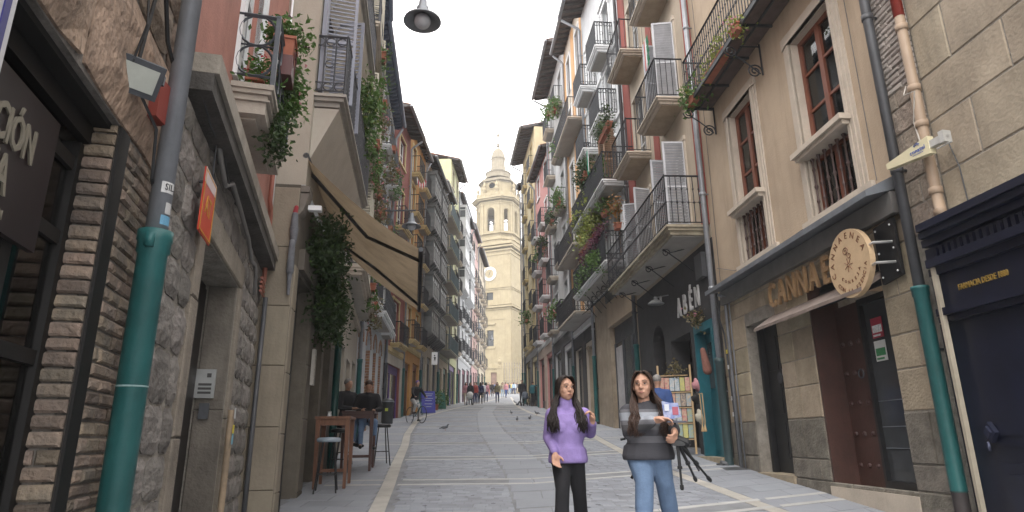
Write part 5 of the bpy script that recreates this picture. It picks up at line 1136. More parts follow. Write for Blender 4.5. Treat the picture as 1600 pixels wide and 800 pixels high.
window(F, 1.5, 2.55, 4.42, 6.6, .1, WHITEP, GLASS, 2, 3); g = G(); surround(g, 1.5, 2.55, 4.42, 6.6, .13, .04, False); tag(g.obj('window_surround', WHITEP, F.root), kind='stuff')
plant(F.w(1.75,-.17,bz+.12), (.55,.15,.26), 700, LEAF, 'potted geraniums with red flowers behind the ringed balcony railing', ls=.032, droop=.12, rz=F.rz, pot=(.55,.14,.12), flowers=FLR, nf=26)
oo, zz = F.q(448,75,2.0)
plant(F.w(1.95,-oo,zz), (.30,.26,.2), 620, LEAF, 'green trailing plant in the terracotta box hung outside the ringed railing', ls=.034, droop=.0, rz=F.rz, pot=(.34,.19,.22), flowers=FLD, nf=14)
g = G(); g.box(-.15,.15,-.09,.09,-.42,-.2); g.tube([(-.08,-.09,-.3),(-.08,-.1,-.12),(0,-.1,-.08),(.08,-.1,-.12),(.08,-.09,-.3)], .007, 4); hb = g.obj('pot_holder', M('brown_plastic',(.09,.03,.03),.5)); hb.location = F.w(1.95,-oo,zz); hb.rotation_euler = (0,0,F.rz); tag(hb, 'dark brown plastic holder under the terracotta flower box', 'pot holder')
plant(F.w(2.35,-oo-.02,zz-.12), (.4,.2,.14), 900, LEAF, 'long green plant trailing down past the far side of the terracotta box', ls=.034, droop=.5, rz=F.rz, flowers=FLP, nf=14)
plant(F.w(1.9,-bo-.0,bz+.05), (.35,.12,.1), 420, LEAFD, 'dark leafy plant hanging below the railing of the ringed balcony', ls=.032, droop=.55, rz=F.rz, flowers=LEAF, nf=30)

# ================= left: pillared house with awning L2
F = Facade((Lx(8.2),8.2),(Lx(13.29),13.29),'L','awning_house','cream stone house with a smooth corner pillar, tan awning and carved iron balconies','house'); FR['L2'] = F; W = F.W
PIL = M('pillar_stone',(.25,.215,.165),.85,.1,1.8,.25,30,streak=.35,big=.35,rand=.06); gA = F.g(0)
op = (.28,1.5,-.6,3.15); dr2 = (1.95,3.1,-.6,2.95); op3 = (3.35,4.2,-.6,2.8)
shell(F, 0, W, -.7, 4.35, [op,dr2,op3], M('stone_backing',(.12,.105,.085),.9,.2,3,.3,30,big=.5), .5, name='lower_wall')
shell(F, 0, W, 4.351, 14, [(.5,1.6,5.95,8.2),(3.0,4.1,5.95,8.2),(.5,1.6,9.1,11.2),(3,4.1,9.1,11.2)], render('cream_l2',(.38,.345,.29)), .3, y=-.06, name='upper_wall')
masonry(F, 0, .62, -.6, 4.3, [], .82, .62, .7, PIL, side=-.01, proud=.012, joint=.008, rough=.001)
masonry(F, 0, .27, -.6, 3.2, [], .82, .3, .4, PIL, proud=.02, joint=.008, rough=.001)
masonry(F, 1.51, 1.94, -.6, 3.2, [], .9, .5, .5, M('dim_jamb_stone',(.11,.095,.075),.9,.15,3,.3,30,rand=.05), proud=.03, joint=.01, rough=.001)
g = G(); g.box(.28,W,-.08,.02,3.2,3.5); g.obj('beam', M('brown_beam',(.10,.085,.07),.8,.2,4), F.root)
g = G(); g.box(.25,.36,-.02,.45,-.6,3.15); g.box(.36,1.5,.4,.46,-.6,3.15); g.obj('door', BT, F.root); g = G(); g.box(1.95,3.1,.3,.36,-.6,2.95); g.obj('door', M('dark_brown_door',(.035,.028,.022),.6,.2,4), F.root); G().box(3.35,4.2,.3,.36,-.6,2.8).obj('door', BT, F.root)
G().box(1.72,1.86,-.1,-.05,1.75,2.3).obj('menu_frame', M('worn_frame',(.32,.3,.27),.6), F.root); G().box(1.74,1.84,-.104,-.1,1.78,2.27).obj('menu_sheet', M('menu_paper',(.25,.24,.21),.6,.4,30), F.root)
G().box(0.0,.28,-.12,.2,4.25,4.34).prism([(0,4.24),(-.12,4.24),(-.05,3.98),(0,3.92)], 0.02, .26, None, 'x').obj('console', M('console_stone',(.17,.15,.13),.9,.2,3), F.root)
g = G(); g.box(.1,.2,-.28,-.1,4.02,4.09); cc = g.obj('camera_box', WHITEP); cc.matrix_world = Matrix.Translation(F.O)@Matrix.Rotation(F.rz,4,'Z'); tag(cc, 'small white security camera under the console by the awning', 'camera')
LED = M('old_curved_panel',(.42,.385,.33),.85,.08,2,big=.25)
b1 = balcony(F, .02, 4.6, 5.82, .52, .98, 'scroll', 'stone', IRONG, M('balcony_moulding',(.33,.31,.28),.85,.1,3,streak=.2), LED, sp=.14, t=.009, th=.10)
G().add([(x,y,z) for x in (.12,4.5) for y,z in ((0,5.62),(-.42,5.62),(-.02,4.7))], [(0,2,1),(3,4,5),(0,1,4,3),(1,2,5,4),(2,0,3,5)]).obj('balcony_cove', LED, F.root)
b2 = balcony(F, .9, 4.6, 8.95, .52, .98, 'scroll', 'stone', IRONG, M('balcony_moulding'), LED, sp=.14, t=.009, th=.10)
G().add([(x,y,z) for x in (1.0,4.5) for y,z in ((0,8.75),(-.42,8.75),(-.02,7.9))], [(0,2,1),(3,4,5),(0,1,4,3),(1,2,5,4),(2,0,3,5)]).obj('balcony_cove', LED, F.root)
for x, z in ((.5,5.95),(3,5.95),(.5,9.1),(3,9.1)): window(F, x, x+1.1, z, z+2.2, .08, WHITEP, GLASS, 2, 3, 'open' if x < 1 else 'closed', GREYSH)
G().box(.12,.32,-.14,-.08,5.95,8.3).obj('shutter', GREYSH, F.root)
# awning
AW = empty('awning', F.w(0,0,0), F.rz, 'tan fabric awning sloping from the wall over the bar tables on dark folding arms', 'awning')
z0_, z1_, oo, L_ = 4.80, 3.46, 1.68, 4.3; g = G(); n = 10
fab = lambda x, t: (x, -oo*t, z0_+(z1_-z0_)*t-.10*sin(pi*t))
for i in range(n):
    for k in range(8): g.quad(fab(L_*i/n,k/8), fab(L_*(i+1)/n,k/8), fab(L_*(i+1)/n,(k+1)/8), fab(L_*i/n,(k+1)/8))
g.obj('fabric', TAN, AW, True)
g = G(); g.tube([(-.02,-oo,z1_),(L_+.02,-oo,z1_)], .035, 8); g.obj('front_bar', IRONG, AW); g = G(); g.tube([(0,-.03,z0_),(L_,-.03,z0_)], .045, 8); g.obj('roller', IRONG, AW)
g = G(); n = 24
for i in range(n): g.quad((L_*i/n,-oo-.03,z1_-.02),(L_*(i+1)/n,-oo-.03,z1_-.02),(L_*(i+1)/n,-oo-.03,z1_-.2-.03*sin(i*2.)),(L_*i/n,-oo-.03,z1_-.2-.03*sin((i-1)*2.)))
g.obj('valance', M('dark_valance',(.10,.08,.06),.9,kind='cloth',tr=.2), AW)
for X in (.35, 3.7):
    s_ = 1 if X < 2 else -1; g = G(); g.tube([(X,-.03,z0_-.1),(X+.75*s_,-oo*.5,(z0_+z1_)/2-.16),(X+.1*s_,-oo+.02,z1_-.03)], .028, 6); g.obj('folding_arm', BLACKP, AW)
# climbing plant, banner
for (cx,cz,sx,sz,n_,mt,lb) in ((1.35,3.75,1.5,.8,2600,LEAFD,'large leafy climbing plant with dark foliage under the awning'),(1.9,3.0,1.4,.7,1900,LEAFD,'dark hanging greenery below the climbing plant by the bar door')):
    plant(F.w(cx,-.28,cz-.3), (sx,.45,sz), n_, mt, lb, ls=.042, droop=.35, rz=F.rz, flowers=LEAFY if mt is LEAF else LEAF, nf=60, name='climbing_plant')
oq, zq = F.q(456,390,-.1); BN = empty('hanging_banner', F.w(-.1,-oq,zq), F.rz, 'grey and white rolled cloth banner with red ends hanging in the doorway of the bar', 'banner')
g = G()
for (z_a,z_b,r1,r2,x_) in ((.5,.3,.04,.055,0),(.3,.1,.06,.04,.02),(.1,-.3,.04,.05,-.02),(-.3,-.6,.035,.02,.0)): g.cap((x_,0,z_a),(x_+.02,0,z_b), r1, r2, 8)
g.obj('cloth', M('banner_cloth',(.13,.135,.15),.9,.2,14), BN, True); g = G(); g.cap((0,-.01,.6),(.0,0,.52),.03,.034,8); g.obj('red_patch', M('banner_red',(.28,.03,.04),.8), BN)
g = G(); g.tube([(W-.75,-.12,-.4),(W-.75,-.12,3.0)], .07, 10); g.obj('downpipe', M('dark_green_pipe',(.01,.06,.055),.4), F.root, True)
plant(F.w(3.6,-.5,7.75), (1.1,.3,.5), 900, LEAF, 'bright green plant hanging over the upper iron balcony of the awning house', ls=.06, droop=1.3, rz=F.rz, flowers=LEAFY, nf=60, name='climbing_plant')
for k in range(7):
    plant(F.w(.9+.55*k,-.56,5.78), (.16,.06,.06), 12, LEAFD, ['first','second','third','fourth','fifth','sixth','seventh'][k]+' small white-flowered clump along the lower edge of the scroll balcony counted from the street door end', ls=.02, flowers=M('white_petal',(.6,.6,.62),.5), nf=5, name='flower_clump', rz=F.rz) if False else None

# ================= left: L2b white house with hanging plants
F = Facade((Lx(13.3),13.3),(Lx(19.79),19.79),'L','white_house','narrow white house with cream shutters and balconies trailing plants beyond the awning','house'); FR['L2b'] = F; W = F.W
LBW = render('light_blue_white',(.46,.49,.52)); cs = (W*.26,W*.72); zf = [4.3,7.5,10.6]
holes = [(c-.5,c+.5,z,z+2.3) for z in zf for c in cs]; dn_ = [(W*.12,W*.3,-.4,2.6),(W*.42,W*.62,.9,2.5),(W*.74,W*.94,-.2,2.7)]
shell(F, 0, W, -.8, 3.9, dn_, render('cream_l2b',(.34,.31,.26)), .3, name='lower_wall'); HB = Facade((Lx(19.8),19.8),(Lx(27.99),27.99),'L').q(627,203,8.229)[1]+gz(19.8)-gz(13.3); shell(F, 0, W, 3.901, HB+.3, holes, LBW, .25, name='upper_wall')
for z in zf:
    for c in cs: window(F, c-.5, c+.5, z, z+2.3, .1, WHITEP, GLASS, 2, 3, 'open', M('cream_shutter',(.4,.37,.3),.6))
for a,b,c,d in dn_: window(F, a, b, c, d, .15, BT, GLASS, 2, 2, name='shop_window')
for i, z in enumerate(zf): balcony(F, .2 if i else .3, W-.3, z-.03, .5, .98, 'scroll', 'stone', IRONG, TRIM, LED, sp=.14)
g = G()
for z in zf:
    for c in cs: surround(g, c-.5, c+.5, z, z+2.3, .12, .035, False)
g.box(0,W,-.09,.01,3.75,3.9); tag(g.obj('window_surround', TRIM, F.root), kind='stuff')
downpipe(F, W-.15, .3, 14.5, .06, .12, PIPEG, 2.6, TEAL)
BLE = M('blue_grey_eave',(.075,.095,.14),.6,.15,4); eave(F, -.02, W-.03, HB, .45, .32, BLE, BLE, .12, True, M('blue_gutter',(.16,.19,.25),.4,metal=.3), rh=.2)
HP = [(1.0,7.35,300,1.2,LEAF,'green ivy hanging from the near end of the middle white balcony'),(2.4,7.4,220,1.1,LEAFB,'brownish trailing plant in the middle of the white house balcony'),(4.2,7.3,260,1.3,LEAFB,'dry trailing plant with pink flowers on the middle white balcony'),(5.8,7.3,260,1.2,LEAFB,'trailing plant at the far end of the middle white balcony'),
      (3.2,4.25,200,.8,LEAF,'low green plant spilling from the first floor white balcony'),(5.6,4.25,220,.9,LEAFB,'brown-green plant at the far end of the first floor white balcony'),(2.0,10.5,260,1.2,LEAF,'leafy plant hanging from the top white balcony'),(4.6,10.5,260,1.3,LEAFB,'long dry creeper hanging from the top white balcony')]
for (x,z,n_,d_,m_,lb) in HP: plant(F.w(x,-.52,z+.25), (.45,.2,.3), n_, m_, lb, ls=.055, droop=d_, rz=F.rz, flowers=FLP, nf=12, pot=(.5,.18,.18), name='hanging_plant', group='trailing plants on the white house')

# ================= left: L3 arcaded grey-white house
F = Facade((Lx(19.8),19.8),(Lx(27.99),27.99),'L','arcade_house','long grey-white house with a row of brick-lined arches at street level','house'); FR['L3'] = F; W = F.W
o3, H3 = F.q(627,203,W); gm = F.g(W/2)
AR = [(.25,1.25,-.7,3.6,1),(2.1,3.3,-.6,3.7,1),(4.2,5.2,-.4,3.75,1),(6.1,7.0,-.3,3.8,1)]; cs = [W*(k+.5)/4 for k in range(4)]; zf = [4.45,7.6,10.9]
holes = [(c-.48,c+.48,z,z+2.2) for z in zf for c in cs]
shell(F, 0, W, -.9, H3+.3, AR+holes, render('arcade_white',(.42,.44,.46)), .35)
AB_ = M('arch_brick',(.30,.17,.10),.95,.2,6,.5,40,rand=.2)
for a,b,c,d,_ in AR:
    r = (b-a)/2; zc = d-r
    for k in range(11):
        a0 = pi*k/11; a1 = pi*(k+.86)/11; cx = (a+b)/2; g = G(); g.prism([(cx-r*cos(a0),zc+r*sin(a0)),(cx-(r+.16)*cos(a0),zc+(r+.16)*sin(a0)),(cx-(r+.16)*cos(a1),zc+(r+.16)*sin(a1)),(cx-r*cos(a1),zc+r*sin(a1))], -.025, .02); g.obj('arch_brick', AB_, F.root)
    masonry(F, .0, .34, F.g(a), zc, [], .1, .2, .3, AB_, side=b-.008, proud=.01, joint=.012, name='brick')
    g = G(); g.box(a,b,.3,.35,c,d); g.obj('door', BT if a > 1 and a < 4 else M('tan_infill',(.27,.2,.13),.9,.3,3,.5,20), F.root)
for z in zf:
    for c in cs: window(F, c-.48, c+.48, z, z+2.2, .1, WHITEP, GLASS, 2, 3, None)
g = G()
for z in zf:
    for c in cs: surround(g, c-.48, c+.48, z, z+2.2, .12, .03, False)
tag(g.obj('window_surround', WHITEP, F.root), kind='stuff')
balcony(F, -.0+.1, 1.9, 4.4, .55, .98, 'scroll', 'stone', IRONG, WHITEP, PLASTER_U, sp=.16, th=.12); balcony(F, 2.4, 6.0, 4.4, .6, .98, 'scroll', 'stone', IRONG, WHITEP, PLASTER_U, sp=.16, th=.12); balcony(F, 6.5, 7.9, 4.4, .5, .98, 'scroll', 'stone', IRONG, WHITEP, PLASTER_U, sp=.16, th=.12)
for z in zf[1:]:
    for c in cs: balcony(F, c-.8, c+.8, z-.03, .5, .98, 'scroll', 'stone', IRONG, WHITEP, PLASTER_U, sp=.16, th=.1)
BLE = M('blue_grey_eave',(.06,.075,.11),.6,.15,4)
eave(F, -.02, W+.02, H3, max(.4,o3), .32, BLE, BLE, .12, True, M('blue_gutter',(.16,.19,.25),.4,metal=.3), rh=.2)
downpipe(F, W-.12, F.g(W)+.3, H3, .06, .11, PIPEG, 2.2, IRONG, H3, max(.4,o3))
for k,(x,z,n_,d_,lb) in enumerate(((1.,7.4,200,1.4,'hanging brown-green plant on the near balcony of the arcaded house'),(3.2,7.5,240,1.5,'hanging creeper with pink flowers on the second balcony of the arcaded house'),(5.2,7.5,240,1.3,'trailing plant on the third balcony of the arcaded house'),(7.1,7.5,200,1.2,'trailing plant on the last balcony of the arcaded house'),(3.1,10.8,240,1.6,'long creeper hanging from the top floor of the arcaded house'),(5.2,10.8,240,1.5,'dry creeper hanging near the top of the arcaded house'))):
    plant(F.w(x,-.52,z+.3), (.4,.2,.3), n_, (LEAFB,LEAF)[k%2], lb, ls=.06, droop=d_, rz=F.rz, flowers=FLP, nf=12, pot=(.4,.18,.18), name='hanging_plant', group='creepers on the arcaded house')
# ---------------------------------------------------------------- street lamps on wall arms
def lamp_mesh():
    g = G(); g.lathe([(.02,.42),(.06,.40),(.07,.26),(.10,.22),(.11,.12),(.17,.05),(.30,-.02),(.31,-.05),(.29,-.05),(.16,.03),(.05,.1)], 20); a = g.mesh('shade', M('lamp_grey',(.2,.215,.235),.45,.1,6,metal=.3), True)
    g = G(); g.sph((0,0,-.04), .14, .14, .13, 16); b = g.mesh('globe', M('frosted_globe',(.45,.47,.5),.25,.08,6), True); return a, b
LM = lamp_mesh()
def street_lamp(px, py, Y, sidex, label, arm=True, up=0.):
    P = atY(px, py, Y); o = empty('street_lamp', P, 0, label, 'street lamp', 'bell street lamps'); ob('shade', LM[0], o); ob('globe', LM[1], o)
    g = G(); wx = sidex(Y)-P.x; wx -= .1 if wx < 0 else -.1
    g.tube([(0,0,.4),(0,0,.52+up)], .02, 6); g.tube([(wx,0,.5+up),(.12*(1 if wx < 0 else -1),0,.5+up)], .028, 6); g.tube([(wx,0,.15+up),(wx*.75,0,.46+up)], .018, 6); g.box(min(wx,wx*1.0)-.06,wx+.06,-.06,.06,.05+up,.62+up); ring(g, (wx*.88,0,.36+up), .09, .012, 'y', 10)
    g.obj('arm', IRONG, o); return o
street_lamp(660, 30, 8.9, lambda Y: Lx(Y)+.1, 'largest grey bell street lamp hanging in the sky above the street', up=.35)
street_lamp(643, 352, 19., Lx, 'bell street lamp on a long arm just behind the tan awning')
street_lamp(704, 476, 44., Lx, 'small bell lamp on an arm from the beige house with green-grey balconies')
street_lamp(749, 512, 62., Lx, 'far bell lamp on an arm from the pale house near the tower')
street_lamp(768, 530, 70., Lx, 'farthest bell lamp seen against the cathedral tower')

# ---------------------------------------------------------------- figures
def remesh(o, vox, smooth=1):
    m = o.modifiers.new('r', 'REMESH'); m.mode = 'VOXEL'; m.voxel_size = vox; m.use_smooth_shade = True
    if smooth: s = o.modifiers.new('s', 'SMOOTH'); s.iterations = smooth; s.factor = .5
    return o
def smooth_path(P, n=2):
    P = [Vector(p) for p in P]; out = []
    for i in range(len(P)-1):
        a, b, c, d = P[max(i-1,0)], P[i], P[i+1], P[min(i+2,len(P)-1)]
        for k in range(n):
            t = k/n; out.append(.5*((2*b)+(c-a)*t+(2*a-5*b+4*c-d)*t*t+(3*b-a-3*c+d)*t*t*t))
    return out+[P[-1]]
def strand(g, pts, rs):
    Q = smooth_path(pts, 2); R = []
    for i in range(len(Q)): k = i/2; a = int(k); R.append(rs[a]+(rs[min(a+1,len(rs)-1)]-rs[a])*(k-a))
    g.tube(Q, R, 4, None, False)
def loft(g, rows, n=14, k=None):    # rows: (x,y,z,rx,ry)
    vs = []; fs = []
    for (x,y,z,rx,ry) in rows:
        for q in range(n): a = 2*pi*q/n; vs.append((x+rx*cos(a), y+ry*sin(a), z))
    for i in range(len(rows)-1):
        for q in range(n): fs.append((i*n+q, i*n+(q+1)%n, (i+1)*n+(q+1)%n, (i+1)*n+q))
    fs += [tuple(range(n-1,-1,-1)), tuple(range((len(rows)-1)*n, len(rows)*n))]; return g.add(vs, fs, k)
SKIN = M('skin', (.50,.285,.2), .55, .06, 8, .05, 80); SKIN2 = M('skin_tan', (.42,.24,.165), .55, .06, 8)
HAIRD = M('dark_hair', (.018,.012,.010), .5, .4, 30, .3, 60, stretch=(4,4,.6)); HAIRB = M('brown_hair', (.045,.022,.014), .5, .4, 30, .3, 60, stretch=(4,4,.6)); HAIRG = M('grey_hair', (.2,.19,.18), .7, .3, 20)
def cloth(name, c, **k): return M('cloth_'+name, c, .9, .12, 12, .25, 90, **k)
def hand(g, w, d, side, curl=.5, s=1., up=Vector((0,-1,0))):
    """palm and five bent fingers from the wrist w along d; up = back-of-hand to palm bending direction"""
    d = Vector(d).normalized(); up = (Vector(up)-d*Vector(up).dot(d)).normalized(); x = d.cross(up)*side; w = Vector(w)
    g.cap(w, w+d*.045*s, .024*s, .03*s, 8); g.cap(w+d*.04*s+x*.018*s, w+d*.075*s+x*.02*s, .02*s, .018*s, 8); g.cap(w+d*.04*s-x*.018*s, w+d*.07*s-x*.022*s, .02*s, .017*s, 8)
    for i, L in enumerate((.072,.082,.077,.06)):
        b = w+d*.082*s+x*(.03-.02*i)*s; a1 = curl*.7+.08*i; a2 = curl*1.6+.1*i
        p1 = b+(d*cos(a1)+up*sin(a1))*L*.45*s; p2 = p1+(d*cos(a2)+up*sin(a2))*L*.32*s; p3 = p2+(d*cos(a2+.5*curl)+up*sin(a2+.5*curl))*L*.25*s
        g.cap(b-d*.01, p1, .0098*s, .009*s, 6); g.cap(p1, p2, .0092*s, .0085*s, 6); g.cap(p2, p3, .0085*s, .0072*s, 6)
    b = w+d*.03*s+x*.028*s; p1 = b+(d*.6+x*.75+up*.35).normalized()*.038*s; p2 = p1+(d*.85+x*.15+up*.6).normalized()*.03*s
    g.cap(b, p1, .0125*s, .0105*s, 6); g.cap(p1, p2, .0105*s, .0088*s, 6)
def person(loc, rz=0, h=1.7, label='', top=None, bot=None, hairm=HAIRD, skin=SKIN, hair='short', J=None, stride=0., fem=False, vox=.022, near=False, yaw=0., nod=0., seat=False, group=None, flare=0., shoe=None, coat=0., topm2=None, bulk=0., curls=(.3,.3), hup=None, sleeve=True, turtle=False, glasses=False, hairlen=.35):
    s = h/1.7; root = empty('person', loc, rz, label, 'person', group); V = lambda x,y,z: Vector((x,y,z))*s
    D = dict(hipL=V(-.09,0,.9), hipR=V(.09,0,.9), kneeL=V(-.095,-.03-stride*.22,.5), kneeR=V(.095,-.03+stride*.12,.5), ankL=V(-.095,.02-stride*.26,.09), ankR=V(.095,.04+stride*.32,.09+max(0,stride)*.07),
             shL=V(-.17,.01,1.385), shR=V(.17,.01,1.385), elL=V(-.225,.03+stride*.08,1.11), elR=V(.225,.03-stride*.08,1.11), wrL=V(-.235,-.05+stride*.14,.88), wrR=V(.235,-.05-stride*.14,.88), head=V(0,-.015,1.59), neck=V(0,.01,1.45), dL=V(0,-.3,-1), dR=V(0,-.3,-1))
    if seat:
        D.update(kneeL=V(-.13,-.42,.9), kneeR=V(.13,-.40,.88), ankL=V(-.12,-.36,.47), ankR=V(.14,-.2,.45))
        D.update(elL=V(-.25,-.08,1.13), elR=V(.25,-.08,1.13), wrL=V(-.12,-.3,1.1), wrR=V(.12,-.3,1.1), dL=V(.3,-1,0), dR=V(-.3,-1,0))
    if J: D.update(J)
    # ----- body: one continuous surface
    g = G(); wk = .0 if not fem else 1.
    for a, b, ra, rb in (('hipL','kneeL',.078,.055),('hipR','kneeR',.078,.055),('kneeL','ankL',.052,.034),('kneeR','ankR',.052,.034),('shL','elL',.048,.037),('shR','elR',.048,.037),('elL','wrL',.038,.025),('elR','wrR',.038,.025)): g.cap(D[a], D[b], ra*s, rb*s, 10)
    for a in ('ankL','ankR'): g.cap(D[a]+V(0,.02,-.045), D[a]+V(0,-.15,-.06), .036*s, .03*s, 8)
    hc = (D['hipL']+D['hipR'])/2; sc_ = (D['shL']+D['shR'])/2; L0 = hc.lerp(sc_, 0)
    tors = [(-.06,.12,.09),(.0,.155,.11),(.1,.15,.105),(.35,.125-.012*wk,.095),(.6,.145,.105),(.85,.155-.01*wk,.1),(1.0,.12,.08),(1.1,.06,.055)]
    def torso(g, e, ey=None, t0=-.2, t1=1.2, add=0., bulk=bulk):
        rows = []
        for t, rx, ry in tors:
            if t0 <= t <= t1: c = hc.lerp(sc_, t); rows.append((c.x, c.y, c.z, (rx+e+bulk*(1 if t < .8 else .4))*s, (ry+(e if ey is None else ey)+bulk*(1 if t < .8 else .4))*s))
        loft(g, rows)
    torso(g, -.015, bulk=bulk*.5); g.cap(D['neck']-V(0,-.0,.06), D['head']-V(0,-.02,.05), .052*s, .047*s, 10)
    HR = Matrix.Rotation(yaw, 3, 'Z') @ Matrix.Rotation(nod, 3, 'X'); H = lambda x,y,z: D['head']+HR@V(x,y,z)
    g.sph(H(0,.008,.012), .073*s, .092*s, .098*s, 14, rot=HR); g.sph(H(0,-.024,-.045), .0595*s, .06*s, .06*s, 12, rot=HR); g.sph(H(0,-.045,-.088), .024*s, .024*s, .018*s, 8, rot=HR)
    if near:
        g.cap(H(0,-.084,.012), H(0,-.104,-.018), .0085*s, .0112*s, 8); g.cap(H(-.012,-.09,-.022), H(.012,-.09,-.022), .009*s, .009*s, 6)
        for q in (-1,1): g.sph(H(q*.034,-.054,-.022), .026*s, .024*s, .03*s, 8, rot=HR); g.sph(H(q*.075,.01,-.01), .008*s, .018*s, .03*s, 8, rot=HR); g.cap(H(q*.045,-.069,.036), H(q*.014,-.079,.034), .009*s, .009*s, 6)
        g.cap(H(-.016,-.080,-.054), H(.016,-.080,-.054), .0085*s, .0085*s, 6)
    else: g.cap(H(0,-.085,.01), H(0,-.1,-.015), .011*s, .013*s, 6)
    for q, k in ((-1,'L'),(1,'R')):
        if near: hand(g, D['wr'+k], D['d'+k], q, curls[0 if q < 0 else 1], s, (hup or {}).get(k, (q*-.2,-1,-.2)))
        else: d = D['d'+k].normalized(); g.cap(D['wr'+k], D['wr'+k]+d*.09*s, .026*s, .03*s, 6); [g.cap(D['wr'+k]+d*.1*s+V((i-1.5)*.016,0,0), D['wr'+k]+d*(.15)*s+V((i-1.5)*.018,-.01,0), .01*s, .008*s, 5) for i in range(4)]
    body = remesh(g.obj('body', skin, root, True), .0062 if near else vox, 2 if near else 1)
    if near:
        for q in (-1,1):
            e = G(); e.sph(H(q*.031,-.077,.013), .0115*s, .007*s, .0052*s, 10, rot=HR); ee = e.obj('eye', M('eye_white',(.33,.28,.26),.3,.02), body, True); e = G(); e.sph(H(q*.031,-.084,.013), .0058*s, .0035*s, .0052*s, 8, rot=HR); e.obj('iris', M('iris_dark',(.02,.012,.01),.2), body, True) if False else e.obj('iris', M('iris_dark',(.02,.012,.01),.2), root, True)
            b_ = G(); b_.tube([H(q*.014,-.0885,.038), H(q*.032,-.085,.0415), H(q*.052,-.071,.036)], [.0018*s,.0025*s,.0012*s], 5); b_.obj('eyebrow', hairm, root)
            l_ = G(); l_.tube([H(q*.018,-.0855,.018), H(q*.031,-.087,.022), H(q*.044,-.078,.017)], .0017*s, 4); l_.obj('eyelashes', hairm, root)
        m_ = G(); m_.tube([H(-.02,-.083,-.055),H(-.008,-.0885,-.052),H(0,-.088,-.0535),H(.008,-.0885,-.052),H(.02,-.083,-.055)],[.001*s,.0033*s,.003*s,.0033*s,.001*s],6); m_.tube([H(-.018,-.083,-.057),H(0,-.088,-.060),H(.018,-.083,-.057)],[.001*s,.0042*s,.001*s],6); m_.obj('lips', M('lips',(.36,.15,.125),.45), root, True)
        if glasses:
            g2 = G()
            for q in (-1,1):
                pts = [H(q*.031+.024*cos(a),-.098,.012+.019*sin(a)) for a in [2*pi*i/14 for i in range(15)]]; g2.tube(pts, .0009*s, 4, None, False); g2.tube([H(q*.055,-.097,.016), H(q*.074,-.0,.012)], .0012*s, 4)
            g2.tube([H(-.008,-.1,.016),H(.008,-.1,.016)], .0013*s, 4); g2.obj('glasses', M('thin_metal',(.2,.15,.1),.3,metal=.8), root)
    # ----- clothes
    if bot:
        g = G(); e = .012
        loft(g, [((hc.lerp(sc_,t)).x,(hc.lerp(sc_,t)).y,(hc.lerp(sc_,t)).z,(rx+.01+bulk)*s,(ry+.01+bulk)*s) for t,rx,ry in ((-.14,.10,.08),(-.06,.15,.1),(.0,.165,.115),(.1,.165,.115),(.26,.14,.105))])
        for k in 'LR':
            g.cap(D['hip'+k]+V(0,0,-.02), D['knee'+k], (.092+bulk*.6)*s, (.066+bulk*.3)*s, 12)
            if flare: c = D['ank'+k]; g.cap(D['knee'+k], D['knee'+k].lerp(c,.45), (.064+bulk*.3)*s, (.062+bulk*.3)*s, 12); g.tube([D['knee'+k].lerp(c,.3), D['knee'+k].lerp(c,.65), c+V(0,-.02,-.04)], [.055*s,.075*s,(.075+flare)*s], 14)
            else: g.cap(D['knee'+k], D['ank'+k]+V(0,0,.02), (.064+bulk*.3)*s, .05*s, 10)
        remesh(g.obj('trousers', bot, root, True), .011 if near else vox, 2)
    if top:
        g = G(); torso(g, .022, .026, .0, 1.09)
        c0 = hc+V(0,0,-.03-coat); loft(g, [(c0.x,c0.y,c0.z,(.175+bulk)*s,(.132+bulk)*s),(hc.x,hc.y,hc.z,(.182+bulk)*s,(.138+bulk)*s),(hc.lerp(sc_,.25).x,hc.lerp(sc_,.25).y,hc.lerp(sc_,.25).z,(.165+bulk)*s,(.128+bulk)*s)])
        g.cap(D['shL'].lerp(sc_,.3)+V(0,0,.01), D['shR'].lerp(sc_,.3)+V(0,0,.01), .062*s, .062*s, 10)
        for k in 'LR':
            g.cap(D['sh'+k], D['el'+k], (.068+bulk*.35)*s, (.054+bulk*.35)*s, 12)
            if sleeve: g.cap(D['el'+k], D['el'+k].lerp(D['wr'+k],.93), (.055+bulk*.35)*s, (.038+bulk*.25)*s, 12)
        if fem:
            for q in (-1,1): g.sph(hc.lerp(sc_,.7)+V(q*.065,-.085-bulk*.7,0), .068*s, .055*s, .062*s, 10)
        if turtle: g.cap(D['neck']-V(0,0,.03), D['neck']+V(0,-.008,.035), .07*s, .062*s, 12)
        else: g.cap(D['neck']-V(0,0,.05), D['neck']-V(0,.0,.015), .075*s, .064*s, 12)
        remesh(g.obj('sweater' if near else 'jacket', top, root, True), .009 if near else vox, 3)
    g = G(); 
    for k in 'LR': g.cap(D['ank'+k]+V(0,.03,-.045), D['ank'+k]+V(0,-.16,-.055), .042*s, .036*s, 8); 
    remesh(g.obj('shoes', shoe or M('black_shoe',(.02,.02,.02),.5), root, True), .012 if near else vox, 1)
    # ----- hair
    g = G()
    if hair == 'short':
        g.sph(H(0,.022,.04), .083*s, .095*s, .085*s, 12, rot=HR); remesh(g.obj('hair', hairm, root, True), vox if not near else .009, 1)
    elif hair == 'long' and not near:
        g.sph(H(0,.02,.03), .085*s, .1*s, .095*s, 12, rot=HR)
        for q in (-1,1): g.cap(H(q*.055,.04,0), H(q*.08,.05,-.2), .05*s, .04*s, 8)
        g.cap(H(0,.07,0), H(0,.07,-.22), .06*s, .05*s, 8); remesh(g.obj('hair', hairm, root, True), vox, 1)
    elif near:
        rr = random.Random(11+int(loc[0]*10)); cap_ = G()
        # scalp shell: head ellipsoid opened over the face
        n, m = 26, 14; vs = []; fs = []
